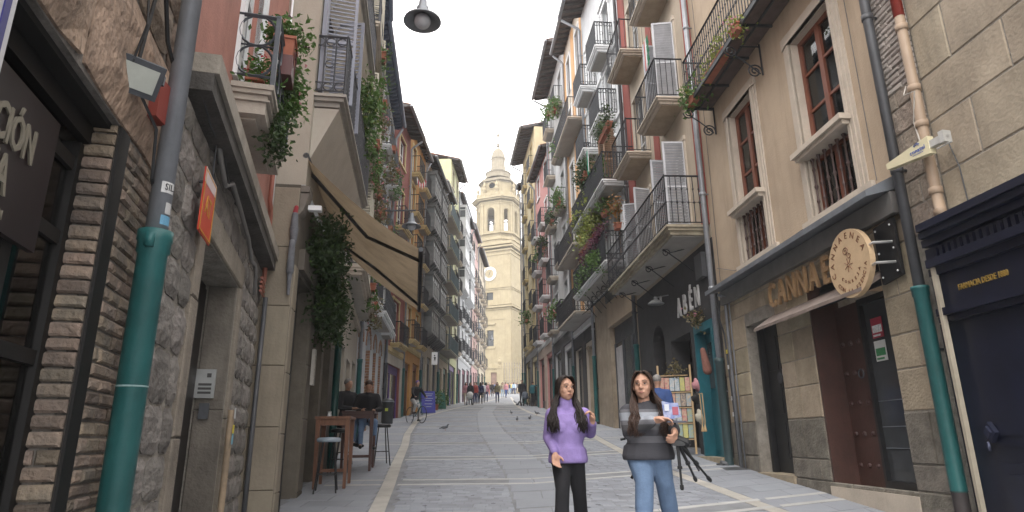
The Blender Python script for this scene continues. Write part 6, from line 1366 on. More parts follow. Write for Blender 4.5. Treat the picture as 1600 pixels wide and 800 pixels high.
        for i in range(m+1):
            for q in range(n):
                ph = pi*i/m*.80; a = 2*pi*q/n; x, y, z = .083*sin(ph)*cos(a), .104*sin(ph)*sin(a), .112*cos(ph); vs.append(H(x, y+.010, z+.008))
        def face(i, q):
            ph = pi*(i+.5)/m*.80; a = 2*pi*(q+.5)/n; y = sin(ph)*sin(a); z = cos(ph); x = sin(ph)*cos(a); return y < -.05 and z < .86-.25*abs(x)
        for i in range(m):
            for q in range(n):
                if not face(i,q): fs.append((i*n+q,(i+1)*n+q,(i+1)*n+(q+1)%n,i*n+(q+1)%n))
        g.add(vs, fs)
        for st in range(430):
            a = rr.uniform(-.10*pi, 1.10*pi); 
            sx_ = cos(a); sy_ = sin(a)   # a=-pi/2 would be the face
            p0 = H(.01*sx_,.0,.118); p1 = H(.078*sx_, .095*sy_+.01, .06); fr = sy_ < .45; sd = 1 if sx_ > 0 else -1
            L = hairlen*rr.uniform(.8,1.1); base = H(.088*sx_, .1*sy_+.012, -.05)
            e0 = D['neck']+V(sx_*(.125 if fr else .11)+rr.gauss(0,.012), (-.07 if fr else .075)+.03*sy_+rr.gauss(0,.01)-(bulk*1.5+.04 if fr else 0), -.06); w_ = rr.uniform(0,6.3)
            e1 = e0+V(rr.gauss(0,.018)+sx_*.01, (-.035 if fr else .03)+rr.gauss(0,.01), -L*.5); e2 = e1+V(rr.gauss(0,.02)-sx_*.005, rr.gauss(0,.012)+.01, -L*.42)
            pts = [p0, H(.05*sx_,.06*sy_+.005,.108), p1, base, base.lerp(e0,.55)+V(.012*sin(w_),.01*cos(w_),0), e0, e0.lerp(e1,.5)+V(.014*sin(w_+2),.008,0), e1, e1.lerp(e2,.6)+V(.014*cos(w_),0,0), e2]
            r_ = rr.uniform(.003,.0056)*s; strand(g, pts, [r_*.5,r_*.8,r_,r_,r_,r_,r_,r_*.9,r_*.7,r_*.25])
        for st in range(150):   # locks swept from the parting down both sides of the face
            q = 1 if st % 2 else -1; u = rr.uniform(0,1); y0 = -.055+.07*u; L = hairlen*rr.uniform(.75,1.05)
            e0 = D['neck']+V(q*(.115+rr.gauss(0,.012)), -.09-bulk*1.5+rr.gauss(0,.012), -.05); e1 = e0+V(q*.005+rr.gauss(0,.015), -.03, -L*.5); e2 = e1+V(rr.gauss(0,.015), .01, -L*.45); w_ = rr.uniform(0,6.3)
            pts = [H(q*.006, y0-.01, .118-.012*(1-u)), H(q*.036+rr.gauss(0,.002), y0-.022+.02*u, .112+rr.gauss(0,.002)), H(q*.069, -.055+.05*u, .062+rr.gauss(0,.003)), H(q*.084, -.04+.05*u, -.01), H(q*.088, -.035+.05*u, -.06), H(q*.088,-.035+.05*u,-.06).lerp(e0,.5)+V(.012*sin(w_),0,0), e0, e0.lerp(e1,.5)+V(.014*sin(w_+2),-.006,0), e1, e2]
            r_ = rr.uniform(.003,.0052)*s; strand(g, pts, [r_*.6,r_,r_*1.2,r_*1.2,r_,r_,r_,r_*.9,r_*.7,r_*.25])
        g.obj('hair', hairm, root, True)
    return root
def L_(loc, *p): return atY(p[0], p[1], p[2])-Vector(loc)
# woman in purple
w1p = (atY(886,700,5.8).x, 5.8, gz(5.8)); h1 = atY(886,589,5.8).z-gz(5.8); k1 = h1/1.7
PUR = cloth('purple_knit', (.27,.20,.45)); BLK = cloth('black', (.013,.013,.016)); JEAN = cloth('blue_jeans', (.13,.20,.32), streak=.2)
q = lambda px,py,Y: L_(w1p, px, py, Y)
person(w1p, 0, h1, 'woman in a purple turtleneck sweater and black flared trousers walking with a raised hand', PUR, BLK, HAIRD, SKIN, 'long', dict(shL=q(863,648,5.8), shR=q(912,648,5.8), elL=q(857,683,5.84), wrL=q(867,707,5.68), elR=q(922,676,5.82), wrR=q(926,661,5.6), dL=Vector((.05,-.25,-1)), dR=Vector((-.05,-.2,1)),
    hipL=q(877,718,5.8), hipR=q(898,718,5.8), kneeL=q(879,762,5.68), kneeR=q(905,768,5.86), ankL=q(877,845,5.6), ankR=q(911,838,6.05)), fem=True, near=True, yaw=radians(24), flare=.05, curls=(.5,1.1), hup={'L':(.3,-1,0),'R':(-1,-.2,0)}, turtle=True, hairlen=.2, glasses=True, group='women walking towards the camera')
# woman in the striped sweater
w2p = (atY(1012,700,5.3).x, 5.3, gz(5.3)); h2 = atY(1005,577,5.3).z-gz(5.3)
q = lambda px,py,Y: L_(w2p, px, py, Y)
STRP = cloth('striped_knit', (.1,.1,.115)); t = STRP.node_tree
def zbands(mat, bands, base):
    t = mat.node_tree; N = t.nodes; tc = N.new('ShaderNodeTexCoord'); sp = N.new('ShaderNodeSeparateXYZ'); t.links.new(tc.outputs['Object'], sp.inputs[0]); mr = N.new('ShaderNodeMapRange'); mr.inputs['From Min'].default_value = .8; mr.inputs['From Max'].default_value = 1.6; t.links.new(sp.outputs['Z'], mr.inputs['Value'])
    cr = N.new('ShaderNodeValToRGB'); cr.color_ramp.interpolation = 'CONSTANT'; t.links.new(mr.outputs[0], cr.inputs['Fac']); el = cr.color_ramp.elements; el.remove(el[1])
    for i, (z, c) in enumerate(bands):
        e = el[0] if i == 0 else el.new(min(.99,max(0.001*i, (z-.8)/.8))); e.color = (*c, 1)
    t.links.new(cr.outputs[0], N['Principled BSDF'].inputs['Base Color'])
zz = lambda py: atY(1012, py, 5.2).z-w2p[2]
dk, md, lt = (.055,.055,.065), (.14,.14,.155), (.29,.31,.35)
zbands(STRP, [(.8,dk),(zz(692),md),(zz(682),dk),(zz(672),(.075,.075,.08)),(zz(664),md),(zz(657),lt),(zz(644),md),(zz(639),dk)], dk)
W2 = person(w2p, 0, h2, 'woman in a grey striped sweater and blue flared jeans holding a leaflet and a tripod', STRP, JEAN, HAIRB, SKIN, 'long', dict(shL=q(982,646,5.3), shR=q(1038,644,5.3), elL=q(985,676,5.24), wrL=q(1020,657,5.02), elR=q(1050,672,5.3), wrR=q(1053,670,5.05), dL=Vector((1,-.15,.12)), dR=Vector((-.1,-.6,-.6)),
    hipL=q(1000,712,5.3), hipR=q(1027,712,5.3), kneeL=q(1007,752,5.2), kneeR=q(1038,752,5.3), ankL=q(1006,850,5.1), ankR=q(1055,842,5.5), head=q(1004,603,5.28), neck=q(1008,632,5.3)), fem=True, near=True, yaw=radians(-20), flare=.055, bulk=.03, curls=(.45,.9), hup={'L':(0,-.3,-1),'R':(-1,0,-.3)}, hairlen=.2, glasses=True, group='women walking towards the camera')
# leaflet and phone in her hand, bag strap, tripod under her arm
lf = empty('leaflet', atY(1048,642,5.0), 0, 'blue and white folded leaflet held up by the woman in the striped sweater', 'leaflet')
g = G(); g.add([(-.055,0,-.05),(.0,-.012,-.06),(.075,.0,-.045),(.06,.0,.06),(-.005,-.012,.06),(-.065,0,.075)], [(0,1,4,5),(1,2,3,4)]); g.add([(-.055,.002,-.05),(.0,-.010,-.06),(.075,.002,-.045),(.06,.002,.06),(-.005,-.010,.06),(-.065,.002,.075)], [(5,4,1,0),(4,3,2,1)])
g.obj('paper', M('leaflet_print',(.10,.16,.45),.5,.2,20,col2=(.45,.48,.6)), lf); G().box(-.05,-.015,-.0135,-.0125,.0,.05).obj('photo_patch', M('leaflet_white',(.6,.62,.68),.5), lf); G().box(.01,.055,-.0125,-.0115,-.03,.03).obj('photo_patch', M('leaflet_red',(.35,.08,.12),.5), lf)
ph = empty('phone', atY(1058,659,5.0), 0, 'dark phone held flat under the leaflet', 'phone'); G().box(-.08,.065,-.03,.03,-.006,.006).obj('phone_body', M('blue_black',(.03,.035,.06),.3), ph)
tp = empty('camera_tripod', atY(1058,688,5.05), 0, 'black folding tripod with spread legs carried at the hip by the woman in stripes', 'tripod')
T0 = tp.location; g = G(); g.cap((-.02,0,.02),(.07,0,-.02), .03, .035, 8); g.tube([(0,0,.02),(-.01,0,.14)], .012, 8); g.box(-.05,.05,-.03,.03,-.04,.0); g.obj('head', BLACKP, tp)
for (px,py,Y) in ((1066,766,5.0),(1088,752,5.15),(1111,752,5.25)):
    e = atY(px,py,Y)-T0; g = G(); m1 = e*.55; g.tube([(e.x*.06,0,-.03), m1], .0125, 8); g.tube([m1*.96, m1*1.06], .019, 8); g.tube([m1, e*.93], .009, 8); g.tube([e*.9, e*.97, e], [.015,.015,.01], 8); g.obj('leg', BLACKP, tp)
e = atY(1092,735,5.45)-T0; g = G(); g.tube([(0.05,.02,-.02), e], .009, 6); g.obj('centre_column', BLACKP, tp)
bs = empty('shoulder_bag', atY(984,672,5.45), 0, 'black bag strap and lens pouch hanging behind the woman in stripes', 'bag')
g = G(); g.cap((.03,0,.15),(-.01,0,-.0), .03,.045,8); g.cap((-.01,0,0),(.03,0,-.16), .045,.03,8); remesh(g.obj('pouch', BLACKP, bs, True), .012); g = G(); g.tube([(-.01,0,-.02),(-.05,-.02,-.07),(-.085,-.02,-.075)], .01, 6); g.tube([(-.02,.05,-.18),(-.02,.0,-.36)] if False else [(.05,.0,-.28),(-.01,0,-.38)], .012, 6); g.tube([(.03,0,.15),(.12,-.02,.33)], .012, 5); g.obj('strap', BLACKP, bs)
# fur or hair over her shoulder is part of the hair; man in blue behind her
mp = (atY(1030,640,11.5).x, 11.5, gz(11.5)); person(mp, pi*.9, 1.72, 'grey-haired man in a blue shirt mostly hidden behind the woman in stripes', cloth('blue', (.035,.07,.2)), cloth('dark_navy',(.02,.025,.04)), HAIRG, SKIN2, 'short')
# ---------------------------------------------------------------- bar tables and drinkers
WT = M('table_wood',(.15,.065,.035),.55,.25,3,stretch=(6,6,1)); WD = M('dark_table_wood',(.06,.025,.02),.5,.2,3)
def bar_table(x, y, rz, w, d, mat, label):
    o = empty('bar_table', (x,y,gz(y)-.02), rz, label, 'table', 'tall wooden bar tables'); G().box(-w/2,w/2,-d/2,d/2,1.06,1.10).obj('tabletop', mat, o)
    for a in (-1,1):
        for b in (-1,1): G().add([(a*(w/2-.05)+dx*q,b*(d/2-.05)+dy*q,z) for z,q in ((0,.022),(1.058,.035)) for dx,dy in ((-1,-1),(1,-1),(1,1),(-1,1))], [(3,2,1,0),(4,5,6,7),(0,1,5,4),(1,2,6,5),(2,3,7,6),(3,0,4,7)]).obj('leg', mat, o)
    G().box(-w/2+.06,w/2-.06,-.02,.02,.24,.29).obj('stretcher', mat, o); G().box(-w/2+.05,w/2-.05,-d/2+.03,-d/2+.05,.96,1.059).obj('apron', mat, o); return o
def stool(x, y, rz, label, seatm):
    o = empty('bar_stool', (x,y,gz(y)-.01), rz, label, 'stool', 'black bar stools')
    g = G(); g.lathe([(.001,.74),(.17,.74),(.185,.76),(.185,.79),(.16,.81),(.001,.815)], 16); g.obj('seat', seatm, o, True)
    for k in range(4): a = pi/4+pi/2*k; g = G(); g.tube([(.12*cos(a),.12*sin(a),.745),(.23*cos(a),.23*sin(a),0)], .012, 6); g.obj('leg', BLACKP, o)
    g = G(); g.tube([(.19*cos(a),.19*sin(a),.27) for a in [pi/4+pi/2*k for k in range(5)]], .009, 5); g.obj('footrest', BLACKP, o); return o
bar_table(-2.92, 10.75, radians(6), .56, .62, WT, 'nearest tall wooden bar table with red-brown legs under the awning')
bar_table(-3.0, 12.75, radians(6), .62, .62, WD, 'second darker tall bar table where the two men sit')
stool(-2.86, 10.2, .2, 'black bar stool with a pale glossy seat in front of the nearest table', M('pale_seat',(.3,.36,.42),.15)); stool(-3.2, 12.15, .1, 'black stool under the seated man in the dark jacket', BLACKP); stool(-2.7, 13.45, .4, 'black stool at the far side of the second table', BLACKP)
g = G(); g.lathe([(.035,0),(.04,.01),(.03,.06),(.034,.09)], 12); o = g.obj('glass', M('tumbler',(.5,.52,.52),.1)); o.location = (-3.02,10.7,gz(10.7)+1.08); tag(o, 'small drinking glass on the nearest tall table', 'glass')
g = G(); g.lathe([(.001,0),(.09,0),(.11,.015),(.1,.012),(.001,.006)], 14); o = g.obj('plate', WHITEP); o.location = (-3.15,12.6,gz(12.6)+1.09); tag(o, 'small white plate on the second bar table', 'plate')
DKJ = cloth('dark_jacket',(.018,.018,.022))
person((-3.42,13.35,gz(13.35)-.02), radians(55), 1.74, 'man in a dark jacket with grey hair seated turned away at the second bar table', DKJ, JEAN, HAIRG, SKIN2, 'short', seat=True, group='men at the bar tables')
person((-2.98,13.3,gz(13.3)-.06), radians(15), 1.74, 'man in a black sweater and blue jeans seated at the bar table', BLK, JEAN, HAIRB, SKIN2, 'short', seat=True, nod=radians(28), group='men at the bar tables')
stool(-3.42, 13.35, .2, 'black stool under the grey-haired man at the bar table', BLACKP)
# ---------------------------------------------------------------- litter bin, boards, signs
b_ = empty('litter_bin', (-5.2,26.9,gz(26.9)), 0, 'dark grey cylindrical litter bin with a yellow sticker by the arcaded house', 'litter bin')
BG = M('bin_grey',(.035,.04,.045),.5,.2,5); g = G(); g.lathe([(.21,0),(.23,.03),(.23,.82),(.25,.84),(.25,.9),(.22,.96),(.12,1.02),(.001,1.03)], 20); g.obj('barrel', BG, b_, True); g = G(); g.lathe([(.235,.86),(.262,.87),(.262,.9),(.235,.91)], 20); g.obj('rim', ZINC, b_, True); G().box(-.06,.06,-.25,-.232,.5,.62).obj('sticker', M('sticker_yg',(.45,.5,.08),.6), b_)
P = atY(668,640,36.); ab = empty('blue_board', (P.x,36.,gz(36.)), radians(20), 'bright blue A-shaped menu board standing on the left pavement', 'sign board')
BLU = M('board_blue',(.035,.04,.30),.5,.1,6)
for q in (-1,1): g = G(); g.add([(-.38,q*.3,.02),(.38,q*.3,.02),(.38,q*.04,1.2),(-.38,q*.04,1.2),(-.38,q*.3-.02,.02),(.38,q*.3-.02,.02),(.38,q*.04-.02,1.2),(-.38,q*.04-.02,1.2)], [(0,1,2,3),(7,6,5,4),(0,4,5,1),(1,5,6,2),(2,6,7,3),(3,7,4,0)]); g.obj('panel', BLU, ab)
for k,(z,w_) in enumerate(((1.05,.25),(.95,.2),(.8,.25),(.68,.18),(.5,.22),(.35,.15))): y_ = -.04-.26*(1.2-z)/1.18-.034; G().box(-w_,w_,y_,y_+.006,z-.015,z+.015).obj('printed_line', M('board_print',(.45,.5,.6),.6), ab)
P = atY(679,560,37.); sg = empty('street_sign', (P.x,37,P.z), radians(5), 'small white upright sign with a black figure on a wall bracket above the blue board', 'sign'); G().box(-.17,.17,-.01,.01,-.36,.36).obj('plate', WHITEP, sg); g = G(); g.sph((0,-.014,.16), .045,.004,.045,8); g.prism([(-.06,.08),(.08,.08),(.04,-.2),(.02,-.05),(-.04,-.2),(-.03,0)], -.016,-.0105); g.obj('pictogram', BLACKP, sg); g = G(); g.tube([(0,.02,-.4),(0,.02,-P.z+gz(37))], .03, 6); g.obj('post', IRONG, sg)
P = (-4.75,42.); af = empty('easel_sign', (P[0],P[1],gz(P[1])), radians(30), 'green and white easel board beside potted shrubs on the left pavement', 'sign board')
for q in (-1,1): g = G(); g.add([(-.3,q*.3,0),(.3,q*.3,0),(.3,q*.03,1.05),(-.3,q*.03,1.05),(-.3,q*.3-.02,0),(.3,q*.3-.02,0),(.3,q*.03-.02,1.05),(-.3,q*.03-.02,1.05)], [(0,1,2,3),(7,6,5,4),(0,4,5,1),(1,5,6,2),(2,6,7,3),(3,7,4,0)]); g.obj('panel', (GREENP if q < 0 else WHITEP), af)
plant((-4.85,40.,gz(40)+.35), (.5,.4,.6), 120, LEAF, 'round potted shrub on the pavement right of the blue board', ls=.1, pot=(.45,.45,.35), name='potted_shrub', group='potted shrubs on the left pavement'); plant((-4.7,43.2,gz(43)+.35), (.6,.4,.9), 150, LEAF, 'taller potted shrub behind the green easel board', ls=.1, pot=(.45,.45,.35), name='potted_shrub', group='potted shrubs on the left pavement')
# ---------------------------------------------------------------- bicycle and rider
def bicycle(loc, rz, label, col):
    o = empty('bicycle', loc, rz, label, 'bicycle'); RB = BLACKP; r = .335
    for x in (-.52,.52):
        g = G(); ring(g, (x,0,r), r, .017, 'y', 28, None, 0, 2*pi, 6); wh = g.obj('wheel', RB, o, True); g = G()
        for k in range(14): a = 2*pi*k/14; g.tube([(x,0,r),(x+r*.96*cos(a),0,r+r*.96*sin(a))], .0018, 3, None, False)
        g.obj('spokes', ZINC, wh); g = G(); g.tube([(x,-.03,r),(x,.03,r)], .025, 8); g.obj('hub', ZINC, wh)
    g = G(); bb=(-.06,0,.28); st=(-.2,0,.78); hd=(.38,0,.82); fk=(.4,0,.72); g.tube([bb,st],.015,6); g.tube([st,hd],.015,6); g.tube([bb,fk],.018,6); g.tube([bb,(-.52,0,r)],.01,6); g.tube([st,(-.52,0,r)],.009,6); g.tube([hd,fk,(.46,0,.55),(.52,0,r)],.014,6); g.obj('frame', col, o, True)
    g = G(); g.tube([hd,(.36,0,.98)],.013,6); g.tube([(.28,-.28,.98),(.38,-.2,1.0),(.37,0,.99),(.38,.2,1.0),(.28,.28,.98)],.011,6); g.obj('handlebar', BLACKP, o, True)
    g = G(); g.cap((-.3,0,.92),(-.1,0,.91),.06,.025,8); g.tube([st,(-.22,0,.9)],.013,6); g.obj('saddle', BLACKP, o, True); g = G(); g.tube([(-.06,-.09,.28),(-.06,.09,.28)],.012,6); g.box(-.1,-.02,-.16,-.09,.12,.14); g.box(-.1,-.02,.09,.16,.42,.44); g.tube([(-.06,-.1,.28),(-.06,-.1,.13)],.01,5); g.tube([(-.06,.1,.28),(-.06,.1,.43)],.01,5); g.obj('pedals', IRONG, o); return o
bp = ground(640,660); bp = (bp.x+.35, 27.2, gz(27.2)); bicycle(bp, radians(-52), 'teal city bicycle ridden towards the camera beside the litter bin', M('teal_frame',(.04,.16,.18),.35))
cz = Vector((cos(radians(-52)),sin(radians(-52)),0)); RZ = radians(-52)+pi/2
person((bp[0]-cz.x*.18,bp[1]-cz.y*.18,bp[2]+.03), RZ, 1.76, 'cyclist in a dark jacket, pale trousers and purple cap', DKJ, cloth('pale',(.4,.4,.4)), M('purple_cap',(.10,.05,.25),.7), SKIN2, 'short', dict(hipL=Vector((-.09,.0,.95)),hipR=Vector((.09,.0,.95)),kneeL=Vector((-.12,-.36,.72)),kneeR=Vector((.12,-.25,.58)),ankL=Vector((-.12,-.2,.44)),ankR=Vector((.12,-.16,.14)),shL=Vector((-.18,-.18,1.38)),shR=Vector((.18,-.18,1.38)),neck=Vector((0,-.2,1.46)),head=Vector((0,-.26,1.6)),elL=Vector((-.27,-.32,1.17)),elR=Vector((.27,-.32,1.17)),wrL=Vector((-.26,-.5,1.02)),wrR=Vector((.26,-.5,1.02)),dL=Vector((0,-1,0)),dR=Vector((0,-1,0))))
# ---------------------------------------------------------------- prams
def pram(x, y, rz, m, label):
    o = empty('pram', (x,y,gz(y)), rz, label, 'pram', 'prams on the street'); r = .13
    for a in (-.22,.22):
        for b in (-.3,.3): g = G(); ring(g, (a,b,r), r-.02, .022, 'x', 14, None, 0, 2*pi, 5); g.tube([(a-.02,b,r),(a+.02,b,r)], .03, 6); g.obj('wheel', BLACKP, o, True)
    g = G()
    for a in (-.2,.2): g.tube([(a,.3,r),(a,-.15,.6)],.013,5); g.tube([(a,-.3,r),(a,.3,.7),(a,.5,1.02)],.013,5)
    g.tube([(-.2,.5,1.02),(.2,.5,1.02)],.016,6); g.obj('frame', BLACKP, o); g = G(); g.sph((0,0,.62), .23,.36,.16,12); remesh(g.obj('carrycot', m, o, True), .025); g = G(); g.sph((0,-.16,.78), .24,.2,.22,12); remesh(g.obj('hood', m, o, True), .025); return o
pram(-3.25, 48.2, radians(10), M('white_pram',(.6,.6,.6),.7), 'white pram pushed towards the camera on the left side of the street'); pram(.85, 45.2, radians(-15), M('dark_pram',(.09,.11,.14),.7), 'dark grey pram on the right before the black shopfront')
# ---------------------------------------------------------------- people up the street
cl = dict(pink=(.45,.22,.25),dark=(.025,.025,.03),red=(.35,.06,.05),navy=(.025,.03,.08),white=(.55,.55,.56),khaki=(.17,.15,.09),jeans=(.08,.12,.2),beige=(.36,.3,.22),blue=(.07,.14,.32),teal=(.02,.1,.12),orange=(.5,.2,.06),grey=(.16,.17,.18),green=(.06,.15,.07),light=(.3,.4,.5),brown=(.13,.07,.04),yellow=(.5,.42,.12))
def pp(px, Y, tp_, bt, label, rz=0, hair='short', st=.5, hh=1.7, hm=HAIRD, J=None, group='people walking up and down the street', fem=False):
    a = (px-800)/FPX; x = a*(Y*.96+(gz(Y)-EYE+1)*.28)
    return person((x,Y,gz(Y)), rz, hh, label, cloth(tp_, cl[tp_]), cloth(bt, cl[bt]), hm, SKIN2, hair, J, st, vox=.03, group=group, fem=fem)
pp(726, 49.5, 'pink', 'beige', 'woman in a pink top beside the white pram', .2, 'long', fem=True)
pp(733, 49.1, 'dark', 'dark', 'person in black pushing the white pram', .1, 'long', .2)
pp(740, 50.2, 'red', 'navy', 'person in a dark red top and navy trousers right of the white pram', .0, 'short')
pp(742.5, 52., 'grey', 'jeans', 'person in grey walking just behind the group with the white pram', 3.0, 'short')
pp(749, 51.2, 'navy', 'dark', 'person in a navy waistcoat and black trousers walking away', 3.1, 'long')
pp(752.5, 54.5, 'white', 'grey', 'person in a white top beside the navy waistcoat', 3.1)
pp(757.5, 57., 'pink', 'navy', 'person in a pale pink jacket and navy trousers in mid street', 3.1, 'long', fem=True)
pp(761, 78., 'brown', 'red', 'person in brown with dark red trousers behind the pink jacket', 0)
pp(767, 76., 'dark', 'dark', 'person in a black jacket left of the woman in khaki', 0)
pp(775, 52.9, 'khaki', 'navy', 'woman in an open khaki jacket and dark jeans walking alone mid street', 0, 'long', .9, 1.68, fem=True)
pp(783, 74., 'beige', 'light', 'person in beige with pale trousers behind the woman in khaki', 0, 'long')
pp(788.5, 72., 'pink', 'blue', 'person in a dusty pink top and blue jeans right of centre', .5)
cr_ = [('teal','jeans'),('blue','grey'),('orange','navy'),('green','beige'),('navy','light'),('yellow','jeans'),('red','dark'),('light','navy'),('white','jeans'),('grey','dark'),('dark','beige'),('brown','jeans'),('orange','grey'),('blue','dark')]
nm = dict(light='light blue',dark='black',jeans='denim')
for k,(a,b) in enumerate(cr_): pp(785.5+2.1*k+(k%3)*.3 if k < 11 else 763+4*(k-11), 94+(k*37%7), a, b, 'person in a %s top and %s trousers in the crowd before the iron fence'%(nm.get(a,a),nm.get(b,b)), (k*1.3)%6.2, 'long' if k%2 else 'short', .3, 1.62+.03*(k%4), (HAIRD,HAIRB,HAIRG)[k%3], group='crowd at the cathedral fence')
pp(813.5, 46.4, 'dark', 'dark', 'man in black standing behind the dark pram', .1, 'short', 0, 1.82)
pp(822.5, 49., 'blue', 'grey', 'person in a light blue shirt behind the man in black', 3, 'short', 0, 1.74, HAIRB)
pp(830.5, 45., 'teal', 'dark', 'person in a teal jacket reaching out towards the black shopfront', 2.5, 'short', 0, 1.7, HAIRB, dict(elR=Vector((-.42,0,1.42)),wrR=Vector((-.62,.0,1.55)),dR=Vector((-1,0,.4))) if False else dict(elL=Vector((-.40,.1,1.4)),wrL=Vector((-.6,.12,1.5)),dL=Vector((-1,.1,.3))))
# ---------------------------------------------------------------- pigeons
PG = M('pigeon_grey',(.10,.105,.12),.6,.3,30); 
def pigeon(px, py, rz, label, fly=False):
    P = ground(px, py); o = empty('pigeon', P+Vector((0,0,.35 if fly else 0)), rz, label, 'pigeon', 'pigeons on the paving'); g = G()
    g.cap((-.05,0,.11),(.06,0,.13),.05,.048,10); g.cap((.07,0,.14),(.105,0,.2),.035,.022,8); g.sph((.11,0,.21),.024,.022,.023,8); g.cap((-.07,0,.11),(-.19,0,.08),.03,.012,8); remesh(g.obj('body', PG, o, True), .009)
    g = G(); g.tube([(.13,0,.208),(.155,0,.2)],[.006,.001],5); g.obj('beak', BLACKP, o)
    for q in (-1,1):
        g = G()
        if fly: g.add([(.06,q*.03,.14),(-.06,q*.03,.14),(-.12,q*.2,.27),(-.02,q*.3,.36),(.06,q*.16,.25),(.06,q*.03,.148),(-.06,q*.03,.148),(-.12,q*.2,.278),(-.02,q*.3,.366),(.06,q*.16,.258)], [(0,1,2,3,4),(9,8,7,6,5),(0,5,6,1),(1,6,7,2),(2,7,8,3),(3,8,9,4),(4,9,5,0)])
        else: g.sph((-.03,q*.045,.125),.095,.012,.036,10)
        g.obj('wing', M('wing_grey',(.16,.165,.18),.6,.3,20), o)
        g = G(); g.tube([(.01,q*.02,.08),(.02,q*.022,.0)],.004,4); g.tube([(.0,q*.022,.003),(.045,q*.022,.003)],.004,4); g.obj('foot', M('pigeon_red',(.3,.08,.06),.6), o)
pigeon(695,673,.15,'lone pigeon walking in the middle of the paving'); pigeon(799,648,1.9,'small pigeon left of the flapping one'); pigeon(809,646,.8,'pigeon flapping its raised wings on the right',True); pigeon(808,659,1.5,'pigeon below the flapping one seen from behind'); pigeon(828,657,1.2,'pigeon nearest the woman in purple'); pigeon(839,649,2.6,'pigeon on the pale curved kerb strip')
# ---------------------------------------------------------------- postcard rack and goods at the turquoise door
F = FR['R2']; RX = F.p(1058,650,.5)[0]; rk = empty('postcard_rack', F.w(RX,-.5,F.g(RX)+.02), radians(-18), 'tall wooden postcard rack full of printed cards outside the ABEN shop', 'rack')
PINE = M('pine',(.42,.29,.15),.6,.15,4,stretch=(6,6,1)); g = G()
for X in (-.36,.36): G().add([(X+dx,y+dy,z) for z,y in ((0,-.18),(1.95,.06)) for dx,dy in ((-.02,-.02),(.02,-.02),(.02,.02),(-.02,.02))], [(3,2,1,0),(4,5,6,7),(0,1,5,4),(1,2,6,5),(2,3,7,6),(3,0,4,7)]).obj('side_post', PINE, rk)
for z in (.32,.66,1.0,1.34): y_ = -.18+.24*z/1.95; G().box(-.34,.34,y_-.06,y_+.02,z-.02,z).obj('shelf', PINE, rk)
rr = random.Random(5); cols = [(.45,.42,.4),(.1,.13,.3),(.35,.1,.1),(.3,.3,.12),(.15,.25,.32),(.4,.3,.2),(.05,.05,.07),(.5,.5,.5),(.3,.2,.35),(.45,.4,.1)]
for r_, z in enumerate((.34,.68,1.02,1.36)):
    for k in range(6):
        y_ = -.18+.24*(z+.15)/1.95-.03; X = -.34+.1135*k; h_ = rr.uniform(.29,.32); c = rr.randrange(10); G().add([(X+.004,y_-.03,z),(X+.106,y_-.03,z),(X+.106,y_+.02,z+h_),(X+.004,y_+.02,z+h_),(X+.004,y_-.024,z),(X+.106,y_-.024,z),(X+.106,y_+.026,z+h_),(X+.004,y_+.026,z+h_)], [(0,1,2,3),(7,6,5,4),(0,4,5,1),(1,5,6,2),(2,6,7,3),(3,7,4,0)]).obj('postcard', M('card_%d'%c, cols[c], .4, .5, 22, col2=cols[(c+rr.randrange(1,9))%10]), rk)
g = G(); g.box(-.3,.3,-.02,.08,1.7,1.72); g.obj('top_shelf', PINE, rk)
plant(F.w(RX-.1,-.45,F.g(RX)+1.75), (.3,.15,.25), 130, LEAFB, 'dried herb bunch standing on top of the postcard rack', ls=.04, name='dried_plant', rz=F.rz)
plant(F.w(5.45,-.15,2.4), (.3,.2,.22), 160, LEAFB, 'dried flower bunch hanging above the turquoise shop door', ls=.045, flowers=FLP, nf=16, name='dried_plant', rz=F.rz)
SPK = [('hat','pink sun hat hanging lowest but one in the turquoise doorway','hat',(5.55,1.05,.15),(.45,.22,.24)),('hat','black and yellow cap hanging in the turquoise doorway','cap',(5.45,.78,.13),(.02,.02,.02)),('hat','pale round hat with dark centre hanging at the bottom of the turquoise doorway','hat',(5.6,.38,.17),(.42,.4,.33))]
for nm_,lb,ct,(X,z,r_),c in SPK:
    g = G(); g.lathe([(.001,-.09),(r_*.45,-.085),(r_*.55,-.02),(r_,.0),(r_,.008),(r_*.5,.004)], 20); o = g.obj(nm_, M('hat_%.2f'%c[0], c, .9, .1, 20), None, True); o.matrix_world = Matrix.Translation(F.w(X,-.3,z+F.g(W)*0))@Matrix.Rotation(F.rz,4,'Z')@Matrix.Rotation(radians(-80),4,'X'); tag(o, lb, ct)
g = G(); g.cap((0,0,.0),(.06,0,-.42),.06,.1,8); o = remesh(g.obj('scarf', M('brown_scarf',(.2,.09,.07),.9,.2,20), None, True), .015); o.location = F.w(5.85,-.2,1.75); tag(o, 'brown cloth bag hanging at the right of the turquoise doorway', 'bag')
for X in (5.75,5.9):
    g = G(); g.tube([(0,0,.75),(0.01,0,.2),(.0,0,.1)],[.012,.012,.012],6); g.lathe([(.012,.12),(.035,.0),(.03,-.02)],8); g.tube([(0,0,.75),(0,.1,.75)],.01,4); o = g.obj('wooden_horn', PINE); o.location = F.w(X,-.32,.1); tag(o, ('left' if X < 5.8 else 'right')+' thin wooden horn hanging beside the turquoise door', 'horn', 'horns by the turquoise door')
